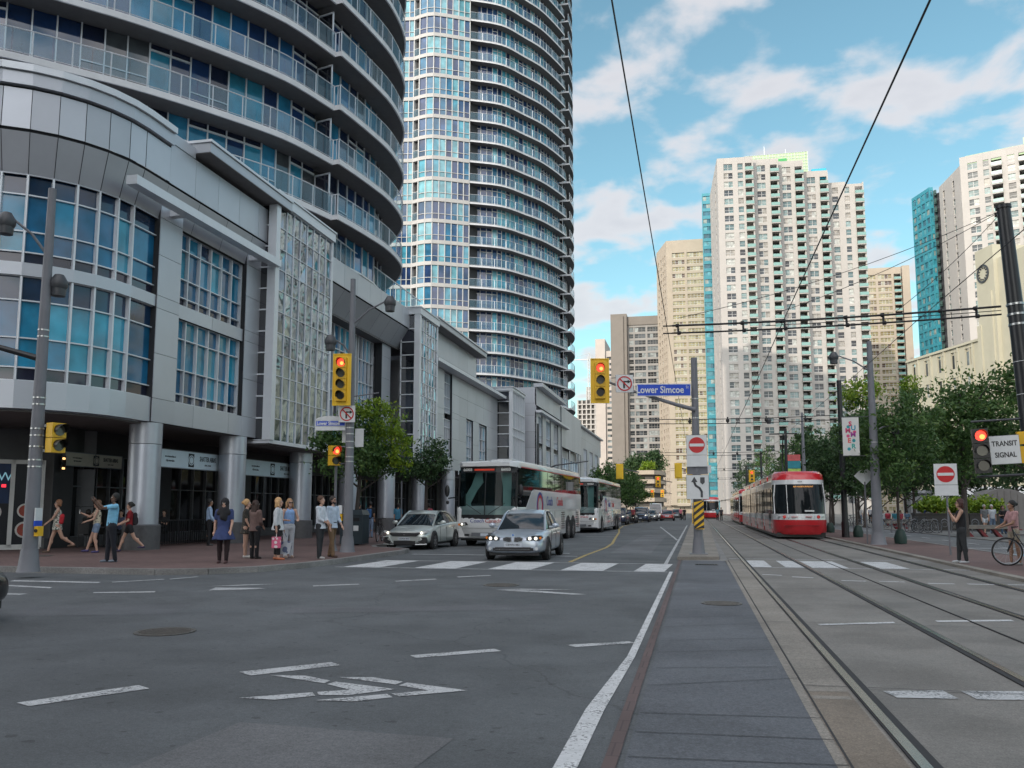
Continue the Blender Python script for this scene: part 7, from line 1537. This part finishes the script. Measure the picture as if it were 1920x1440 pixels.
# groups on the plaza
G2='people on the right hand plaza'
person('man in a grey shirt and white shorts walking on the plaza',16.7,56.0,10,1.74,0,(.4,.4,.38),0,top=Kg,topk='tshirt',bot=Kw,botk='shorts',z=.05,vox=.02,group=G2,legL=(12,5),legR=(-12,10))
person('person in a white top and white cap behind the grey shirted man',17.35,56.8,5,1.72,0,(.6,.6,.58),0,top=Kw,topk='tshirt',bot=cloth('denim',(.16,.22,.32)),z=.05,vox=.02,group=G2)
person('woman with crossed arms in a black top and jeans on the plaza',17.6,55.7,0,1.66,0,(.05,.02,.02),.08,top=Kn,topk='tshirt',bot=cloth('jeans_blue',(.04,.09,.16)),z=.05,vox=.02,armL=(20,75,8,25),armR=(20,75,8,25),group=G2)
person('rightmost person in black and jeans of the plaza group',18.2,55.9,-5,1.64,0,(.06,.03,.02),.08,top=Kn,topk='longsleeve',bot=cloth('jeans_blue',(.04,.09,.16)),z=.05,vox=.02,group=G2)
person('person with a red pink backpack walking away, left of the lime planter',19.5,78,180,1.74,0,(.03,.02,.02),0,top=cloth('plum_top',(.14,.04,.08)),topk='tshirt',bot=Kn,z=.05,vox=.022,group=G2,extra=backpack((.5,.05,.12)))
person('person in navy walking beside the one with the red pink backpack',18.7,78.5,180,1.76,0,(.03,.02,.02),0,top=cloth('navy_tunic',(.03,.045,.13)),topk='tshirt',bot=Kn,z=.05,vox=.022,group=G2)
cl=[((.6,.6,.6),'white'),((.45,.05,.08),'red'),((.03,.03,.04),'black'),((.6,.62,.66),'pale grey'),((.05,.25,.33),'teal'),((.5,.08,.12),'crimson'),((.12,.2,.3),'blue')]
for k,(px,Y,ci) in enumerate(((1612,88,0),(1637,80,2),(1655,84,3),(1664,82,1),(1677,80,4),(1688,79,5),(1700,81,6),(1631,95,3))):
    x=cal_pt(px,950,Y)[0]; c,nm=cl[ci]; sit=k in(1,2,3,4,5,6)
    person('tiny person in a %s top %s the far bench, %s from the left'%(nm,'sitting on' if sit else 'standing near',['first','third','fourth','fifth','sixth','seventh','eighth','second'][k]),x,Y,random.choice([0,170,20]),1.68,random.choice([0,1]),(.03,.02,.015),0,top=cloth('crowd_%d'%ci,c),topk='tshirt',bot=Kn if k%2 else cloth('denim',(.16,.22,.32)),z=.05,vox=.025,group='people by the far benches',seat=.45 if sit else None,legL=(80,80) if sit else (4,2),legR=(80,78) if sit else (-4,2))
# patio people and furniture under the arcade
def patio_chair(x,y,rz,label):
    t=thing('patio_chair',label,'chair',(x,y,.13),rad(rz),'dark patio chairs under the arcade'); 
    b=MB(M_plast); b.box(-.22,.22,-.22,.22,.42,.45); b.build('seat',t); b=MB(M_plast); b.box(-.22,.22,.2,.23,.5,.9); b.build('backrest',t)
    for sx in (-.2,.2):
        for sy in (-.2,.2): b=MB(M_plast); b.tube((sx,sy,0),(sx,sy,.9 if sy>0 else .43),.014,None,5); b.build('leg',t)
    return t
def patio_table(x,y,label):
    t=thing('patio_table',label,'table',(x,y,.13),0,'dark patio tables under the arcade'); b=MB(M_plast); b.lathe([(.38,.70),(.38,.73)],(0,0,0),18); b.build('tabletop',t); b=MB(M_plast); b.lathe([(.25,0),(.03,.03),(.03,.7)],(0,0,0),12); b.build('pedestal',t)
ord_=['first','second','third','fourth','fifth','sixth']
for k,(x,y) in enumerate(((-21.2,27.6),(-20.9,30.0),(-20.6,33.6),(-20.5,36.0))):
    patio_table(x,y,'%s dark round patio table counted from the left under the arcade'%ord_[k]); patio_chair(x-.1,y-.75,180,'near side chair at the %s patio table'%ord_[k]); patio_chair(x+.1,y+.75,0,'far side chair at the %s patio table'%ord_[k])
gp='people sitting on the restaurant patio'
for k,(x,y,rz,c,nm,sk) in enumerate(((-21.1,28.4,0,(.08,.10,.17),'grey blue',0),(-21.3,26.85,180,(.02,.02,.02),'black',1),(-20.9,30.75,0,(.03,.03,.035),'black',0),(-20.6,34.4,0,(.4,.4,.42),'light grey',0),(-20.55,36.75,0,(.05,.05,.07),'dark blue',1))):
    person('person in a %s top seated at the %s'%(nm,['first patio table facing the street','first patio table with back to the street','second patio table','third patio table','fourth patio table'][k]),x,y,rz,1.68,sk,(.02,.012,.01),0,top=cloth('patio_%d'%k,c),topk='tshirt',bot=Kn,vox=.018,seat=.45,legL=(82,80),legR=(84,80),armL=(35,70,10,10),armR=(30,75,8,10),group=gp)
# patio fence
t=thing('patio_fence','low black slatted patio barrier between the first and second column','fence',(-19.6,30,.13)); b=MB(M_black)
for k in range(34): b.box(-.015,.015,-2.6+k*.15,-2.57+k*.15,.05,.95)
b.box(-.02,.02,-2.65,2.5,.93,.98); b.box(-.02,.02,-2.65,2.5,.08,.12); b.build('barrier',t)
# ================================================================ TREES, PLANTS, STREET FURNITURE
def leaf_mat(name,c1,c2,c3):
    m=D.materials.new(name); m.use_nodes=True; t=m.node_tree; b=t.nodes['Principled BSDF']; b.inputs['Roughness'].default_value=.55
    at=t.nodes.new('ShaderNodeAttribute'); at.attribute_name='rnd'; r=t.nodes.new('ShaderNodeValToRGB'); r.color_ramp.elements[0].color=(*c1,1); r.color_ramp.elements[1].color=(*c3,1); e=r.color_ramp.elements.new(.55); e.color=(*c2,1)
    t.links.new(at.outputs['Fac'],r.inputs[0]); t.links.new(r.outputs[0],b.inputs['Base Color'])
    tr=t.nodes.new('ShaderNodeBsdfTranslucent'); t.links.new(r.outputs[0],tr.inputs[0]); mxs=t.nodes.new('ShaderNodeMixShader'); mxs.inputs[0].default_value=.3
    o=t.nodes['Material Output']; t.links.new(b.outputs[0],mxs.inputs[1]); t.links.new(tr.outputs[0],mxs.inputs[2]); t.links.new(mxs.outputs[0],o.inputs[0]); return m
LF=leaf_mat('leaves_green',(.03,.075,.018),(.06,.13,.03),(.12,.19,.045)); LF2=leaf_mat('leaves_bright',(.08,.17,.015),(.18,.28,.02),(.30,.38,.03)); LF3=leaf_mat('leaves_dark',(.022,.055,.018),(.04,.09,.03),(.075,.13,.04))  # LF2: lime plants, also crown parts painted as sunlit
BARK=pm('bark',(.06,.05,.045),.9,noise=.3,ns=12,bump=.5)
def crown_mesh(name,blobs,n,size,seed,mat,flat=.75):
    """blobs: (cx,cy,cz,rx,ry,rz); leaf clumps scattered through each volume"""
    r=np.random.default_rng(seed); vol=np.array([b[3]*b[4]*b[5] for b in blobs]); vol=vol/vol.sum(); V=[];RN=[]
    for b_,w_ in zip(blobs,vol):
        nc=max(5,int(46*w_*len(blobs)**.5)); d=r.normal(size=(nc,3)); d/=np.linalg.norm(d,axis=1)[:,None]; rad_=r.uniform(.25,1,nc)**.5; cc_=np.array(b_[:3])+d*rad_[:,None]*np.array(b_[3:6])
        m_=int(n*w_/nc)+1; cl=r.uniform(.12,.30,nc)*(b_[3]+b_[4])/2*1.1; tone=r.uniform(-.22,.22,nc)
        for c,s_,tn in zip(cc_,cl,tone):
            p=c+r.normal(size=(m_,3))*s_*np.array([1,1,flat]); V.append(p); RN.append(np.clip(r.uniform(.15,.85,m_)+tn,0,1))
    P=np.concatenate(V); RN=np.concatenate(RN); N_=len(P)
    u=r.normal(size=(N_,3)); u/=np.linalg.norm(u,axis=1)[:,None]; w_=r.normal(size=(N_,3)); w_-=(w_*u).sum(1)[:,None]*u; w_/=np.linalg.norm(w_,axis=1)[:,None]
    sz=size*r.uniform(.6,1.3,N_)[:,None]; a=P+u*sz; b2=P+w_*sz*.45; c=P-u*sz; d=P-w_*sz*.45
    v=np.stack([a,b2,c,d],1).reshape(-1,3); me=D.meshes.new(name); me.from_pydata(v.tolist(),[],np.arange(N_*4).reshape(-1,4).tolist()); me.materials.append(mat)
    at=me.attributes.new('rnd','FLOAT','FACE'); at.data.foreach_set('value',RN.astype(np.float32)); me.update(); return me
def tree(label,x,y,z,h,cr,ch0,n=4000,leaf=.10,mat=None,seed=1,tr=.09,group=None,bag=False,squash=1.,name='tree'):
    """h total height, crown from ch0 up, radius cr"""
    t=thing(name,label,'tree',(x,y,z),0,group); rr=random.Random(seed)
    b=MB(BARK); b.path([(0,0,-.05),(rr.uniform(-.05,.05),rr.uniform(-.05,.05),ch0*.6),(rr.uniform(-.1,.1),rr.uniform(-.1,.1),ch0+.3),(rr.uniform(-.15,.15),rr.uniform(-.15,.15),h*.85)],[tr*1.25,tr,tr*.8,tr*.2],8)
    for k in range(9):
        a=k*2.4+rr.random(); zz_=ch0*.9+(h-ch0)*.7*k/9; L=cr*rr.uniform(.6,.95); b.path([(0,0,zz_),(math.cos(a)*L*.5,math.sin(a)*L*.5,zz_+L*.35),(math.cos(a)*L,math.sin(a)*L,zz_+L*.75)],[tr*.45,tr*.28,tr*.08],6)
    b.build('trunk',t,smooth=True)
    bl=[]; hh=(h-ch0)/2; zc=ch0+hh
    bl.append((0,0,zc,cr*.62,cr*.62,hh*.85))
    for k in range(9):
        a=k*2.399+rr.random()*.7; q=rr.uniform(-.75,.8); rr_=cr*math.sqrt(max(.1,1-q*q*.8))*.62*squash; bl.append((math.cos(a)*rr_,math.sin(a)*rr_,zc+q*hh*.8,cr*rr.uniform(.3,.45),cr*rr.uniform(.3,.45),hh*rr.uniform(.22,.36)))
    me=crown_mesh('crown',bl,n,leaf,seed,mat or LF); o=D.objects.new('crown',me); C.objects.link(o); o.parent=t
    if bag:
        b=MB(pm('watering_bag',(.012,.035,.028),.6,noise=.15)); b.lathe([(.24,0),(.26,.25),(.16,.55),(.09,.6)],(0,0,.02),12); b.build('watering_bag',t,smooth=True)
    return t
tree('leafy street tree with bright lime sunlight painted upper right, behind the corner signal pole',-13.0,31.5,.13,5.7,2.0,2.2,7500,.085,LF,11)
o=crown_mesh('crown_painted_sun_side',[(1.35,-.35,4.6,.75,.6,.8),(1.75,0,3.6,.5,.5,.8),(.8,-.7,5.2,.7,.5,.4)],2600,.08,5,LF2); o2=D.objects.new('bright_foliage',o); C.objects.link(o2); o2.parent=[q for q in D.objects if q.get('label','').startswith('leafy street tree with bright')][0]  # sunlit side of the crown painted in with brighter leaves
tree('darker smaller street tree left of the leading coach',-13.1,40.5,.13,4.9,1.35,2.6,3800,.085,LF3,12)
TL='street trees along the far left sidewalk'
for k,(px,Y,h,lab) in enumerate(((1140,78,6.2,'first leafy tree beyond the second coach'),(1158,88,6.0,'second leafy tree beyond the second coach'),(1175,99,6.3,'third leafy tree beyond the second coach'),(1190,112,5.6,'fourth and farthest leafy tree beyond the second coach'))):
    tree(lab,cal_pt(px,950,Y)[0],Y,.13,h,2.3,1.6,2600,.16,LF if k else LF,20+k,group=TL)
TR='young street trees with green watering bags'
tree('near round young tree with a green watering bag right of the street lamp',8.25,38.6,.06,6.7,2.05,1.9,7000,.095,LF,31,bag=True,group=TR,tr=.06)
tree('young tree with a green watering bag between the black pole and the street lamp',8.1,47.4,.06,6.6,1.5,1.9,5000,.10,LF3,32,bag=True,group=TR,tr=.06)
tree('young tree with a green watering bag hugging the right side of the leading streetcar',8.0,56.2,.06,6.4,1.4,1.9,4200,.11,LF3,33,bag=True,group=TR,tr=.06)
tree('large dark maple rising behind the no entry sign, in front of the cream building',13.95,50.0,.05,9.3,3.0,2.6,9500,.13,LF,34,tr=.16)
tree('tree at the right edge behind the big black pole',17.6,50.5,.05,10.2,2.8,3.0,7000,.13,LF,35,tr=.16)
tree('tall narrow tree with a sunny top painted yellow green, right of the slim black pole',13.4,75,.05,12.0,2.7,1.5,5500,.17,LF,36,tr=.14)
o=crown_mesh('painted_sun_foliage',[(0,-.3,11.0,1.5,1.3,1.3)],1500,.15,6,LF2); o2=D.objects.new('bright_foliage',o); C.objects.link(o2); o2.parent=[q for q in D.objects if q.get('label','').startswith('tall narrow tree with a sunny')][0]  # sun on the tree top put into the leaf colour
tree('pointed tree with a lime tip painted as sunlit, between the lamp and the maple',17.4,76,.05,11.8,2.4,1.5,5000,.17,LF3,37,tr=.14)
o=crown_mesh('painted_sun_foliage',[(.2,-.3,11.4,.8,.8,1.4)],900,.14,7,LF2); o2=D.objects.new('bright_foliage',o); C.objects.link(o2); o2.parent=[q for q in D.objects if q.get('label','').startswith('pointed tree with a lime')][0]  # lit tip painted with the brighter leaf material
TB='trees massed on the right hand plaza'
for k,(px,Y,h,cr_,lab) in enumerate(((1530,92,10.5,2.6,'dark tree directly behind the streetcar roof right end'),(1500,112,12,2.8,'dark tree behind the leading streetcar, under the far lamp'),(1560,84,9.5,2.4,'dark tree between streetcar and slim pole'),(1610,88,11,2.7,'dark tree behind the summer banner'),(1650,95,12.5,2.8,'dark tree behind the street lamp'),(1700,84,9.8,2.8,'dark tree above the far benches'),(1735,92,9.0,3.2,'dark tree left of the maple, far'),(1790,80,8.5,3.2,'dark tree behind the maple'),(1850,78,9.5,3.6,'dark tree right of the maple, far'),(1905,70,9,3.2,'dark tree by the grey pavilion'),(1440,165,15,3.2,'distant tree above the second streetcar'),(1400,185,13,3.5,'distant tree left of the second streetcar signal'),(1475,140,11.5,3,'distant tree just left of the streetcar banner'))):
    tree(lab,cal_pt(px,950,Y)[0],Y,.05,h,cr_,1.7,2600,.2,[LF3,LF,LF3][k%3],50+k,group=TB,tr=.15)
# greenery on the terraced building
t=thing('rooftop_greenery','dark and lime roof planting above the terraced building','roof plants',(-12,236,12)); me=crown_mesh('foliage',[(-3,0,1.6,3.6,3,2.6),(1,1,2.4,2.6,3,3.0),(-6.5,2,.4,2.2,3,2)],4200,.38,77,LF3); o=D.objects.new('foliage',me); C.objects.link(o); o.parent=t
me=crown_mesh('foliage',[(-.6,-5.2,.8,1.9,1.4,1.0)],900,.3,78,LF2); o=D.objects.new('bright_foliage',me); C.objects.link(o); o.parent=t
# planters
M_planter=pm('planter_dark',(.03,.028,.026),.6,noise=.2)
def planter(label,x,y,L=2.4):
    t=thing('planter',label,'planter',(x,y,.05),0,'dark planters with lime plants'); b=MB(M_planter); b.box(-L/2,L/2,-.5,.5,0,1.15); b.box(-L/2-.04,L/2+.04,-.54,.54,1.1,1.2); b.build('box',t); me=crown_mesh('plants',[(0,0,1.7,L*.38,.5,.5)],1500,.13,int(x*9),LF2); o=D.objects.new('plants',me); C.objects.link(o); o.parent=t
planter('dark planter with lime plants left of the no entry sign post',cal_pt(1748,950,62)[0],62); planter('dark planter with lime plants left of the grey pavilion',cal_pt(1850,950,62)[0],62); planter('dark planter behind the woman in black',cal_pt(1800,950,64)[0],64,3)
# pavilion, tents
t=thing('pavilion','rounded grey ribbed pavilion near the right edge of the plaza','pavilion',(cal_pt(1885,950,66)[0],66,.05)); b=MB(pm('pavilion_grey',(.16,.15,.145),.6,noise=.12)); pts=[(-1.9*1.0,0)]+[(-1.9*math.cos(a),1.3+1.6*math.sin(a)) for a in np.linspace(0,PI,12)]+[(1.9,0)]
b.hexa([(p[0],0,p[1]) for p in pts],[(p[0],3,p[1]) for p in pts]); 
for k in range(9): b.box(-1.7+k*.42,-1.66+k*.42,-.04,0,.1,1.4+1.4*math.sin(PI*(k+.6)/9.5))
b.build('shell',t)
t=thing('tent','low white event tent roof among the plaza trees','tent',(cal_pt(1845,950,90)[0],90,.05)); b=MB(M_whm); b.loft([[(-4.5,-2.5,2.6),(4.5,-2.5,2.6),(4.5,2.5,2.6),(-4.5,2.5,2.6)],[(-4,-1.2,3.6),(4,-1.2,3.6),(4,1.2,3.6),(-4,1.2,3.6)]]); b.box(-4.5,4.5,-2.5,2.5,2.3,2.6)
for sx in (-4.4,4.3):
    for sy in (-2.4,2.3): b.box(sx,sx+.1,sy,sy+.1,0,2.4)
b.build('canopy',t)
t=thing('kiosk','grey white kiosk behind the no entry sign post','kiosk',(cal_pt(1762,950,92)[0],92,.05)); b=MB(pm('kiosk_grey',(.33,.35,.37),.5,noise=.1),M_dgrey); b.box(-3,3,-1.5,1.5,0,3.0); b.box(-3.2,3.2,-1.7,1.7,3.0,3.3); b.box(-2.4,-.4,-1.56,-1.5,1.2,2.3,1); b.box(.4,2.4,-1.56,-1.5,1.2,2.3,1); b.build('booth',t)
# benches with red frames
def bench(label,x,y,rz=0):
    t=thing('bench',label,'bench',(x,y,.05),rad(rz),'low timber benches with red legs'); b=MB(pm('bench_wood',(.13,.12,.105),.7,noise=.25,ns=8)); b.loft([[(-1.5,-.35,.42),(1.5,-.35,.42),(1.6,.35,.42),(-1.6,.35,.42)],[(-1.45,-.3,.6),(1.45,-.3,.6),(1.5,.3,.62),(-1.5,.3,.62)]]); b.build('seat',t)
    for k in range(4): b=MB(pm('bench_red',(.15,.015,.02),.5,noise=.1)); b.hexa([(-1.2+k*.7,-.25,.42),(-1.05+k*.7,-.25,.42),(-.7+k*.7,-.25,.0),(-.9+k*.7,-.25,.0)],[(-1.2+k*.7,.25,.42),(-1.05+k*.7,.25,.42),(-.7+k*.7,.25,.0),(-.9+k*.7,.25,.0)]); b.build('leg',t)
    b=MB(MATS['bench_red']); b.box(1.1,1.62,-.28,.28,.35,.41); b.build('armrest',t)
bench('low timber bench with red legs behind the woman in black',cal_pt(1850,950,50)[0],50.2); bench('low timber bench with red legs near the second watering bag tree',cal_pt(1702,950,68)[0],68); bench('farthest low bench with red legs where people sit',cal_pt(1668,950,80.5)[0],80.5)
# bike racks and parked bikes
t=thing('bicycle_rack','long row of looped grey bicycle stands between the trees and the bench','bicycle rack',(cal_pt(1750,950,58)[0],58,.05)); b=MB(M_grey)
for k in range(9):
    x=-2.3+k*.58; pts=[(x-.2,0,0),(x-.2,0,.55)]+[(x-.2+.0+.2*(1-math.cos(a)),0,.62+.22*math.sin(a)) for a in np.linspace(0,PI,7)]+[(x+.2,0,.55),(x+.2,0,0)]
    b.path(pts,.03,6); pts=[(x+.16*math.cos(a),0,.52+.16*math.sin(a)) for a in np.linspace(0,2*PI,11)]; b.path(pts,.018,5)
b.box(-2.6,2.6,-.03,.03,.08,.14); b.build('loops',t)
for k,(px,Y,rz,c) in enumerate(((1722,57.5,85,(.02,.02,.02)),(1736,57.2,80,(.2,.2,.2)),(1708,60,95,(.02,.02,.03)),(1645,72,88,(.03,.03,.03)),(1598,74,92,(.02,.02,.02)))):
    bicycle(['parked black bicycle at the left end of the rack','parked grey bicycle second in the rack','parked dark bicycle left of the rack','parked bicycle behind the street lamp','parked bicycle behind the slim black pole'][k],cal_pt(px,950,Y)[0],Y,rz,c,.05,group='parked bicycles')
bicycle('bicycle locked near the bin on the left sidewalk',-13.3,34.8,10,(.02,.02,.02),.13)
# bins
t=thing('litter_bin','dark grey two slot litter bin behind the signal pole','litter bin',(-13.0,31.3,.13)); b=MB(pm('bin_dark',(.025,.04,.05),.4,noise=.1),M_black,M_signw); b.box(-.45,.45,-.35,.35,.05,1.15,0); b.loft([[(-.48,-.38,1.15),(.48,-.38,1.15),(.48,.38,1.15),(-.48,.38,1.15)],[(-.4,-.3,1.35),(.4,-.3,1.35),(.4,.3,1.35),(-.4,.3,1.35)]],0); b.box(-.35,-.05,-.37,-.34,.92,1.05,1); b.box(.05,.35,-.37,-.34,.92,1.05,1); b.box(-.3,-.1,-.365,-.34,.55,.75,2); b.box(.1,.3,-.365,-.34,.55,.75,2); b.build('bin_body',t)
t=thing('flag_sign','small blue street banner pole beside the bin','banner',(-12.6,35.5,.13)); b=MB(M_pole); b.tube((0,0,0),(0,0,2.6),.03); b.build('post',t)
# far left street crowd of dark shapes under the trees
for k,(px,Y,c) in enumerate(((1182,100,(.03,.03,.035)),(1187,92,(.25,.05,.06)),(1276,120,(.5,.15,.2)),(1283,118,(.02,.02,.02)),(1345,120,(.1,.25,.3)),(1352,115,(.05,.05,.06)))):
    person('tiny far %s person %s'%(['dark','red topped','pink topped','black clad','teal topped','dark clad'][k],['by the far left cars','crossing behind the second coach','by the far median sign','right of the red car','right of the far streetcar','standing near the far left rail'][k]),cal_pt(px,950,Y)[0],Y,random.choice([0,180]),1.72,0,(.03,.02,.02),0,top=cloth('far_%d'%k,c),topk='tshirt',bot=Kn,z=.02,vox=.03,group='tiny far pedestrians')
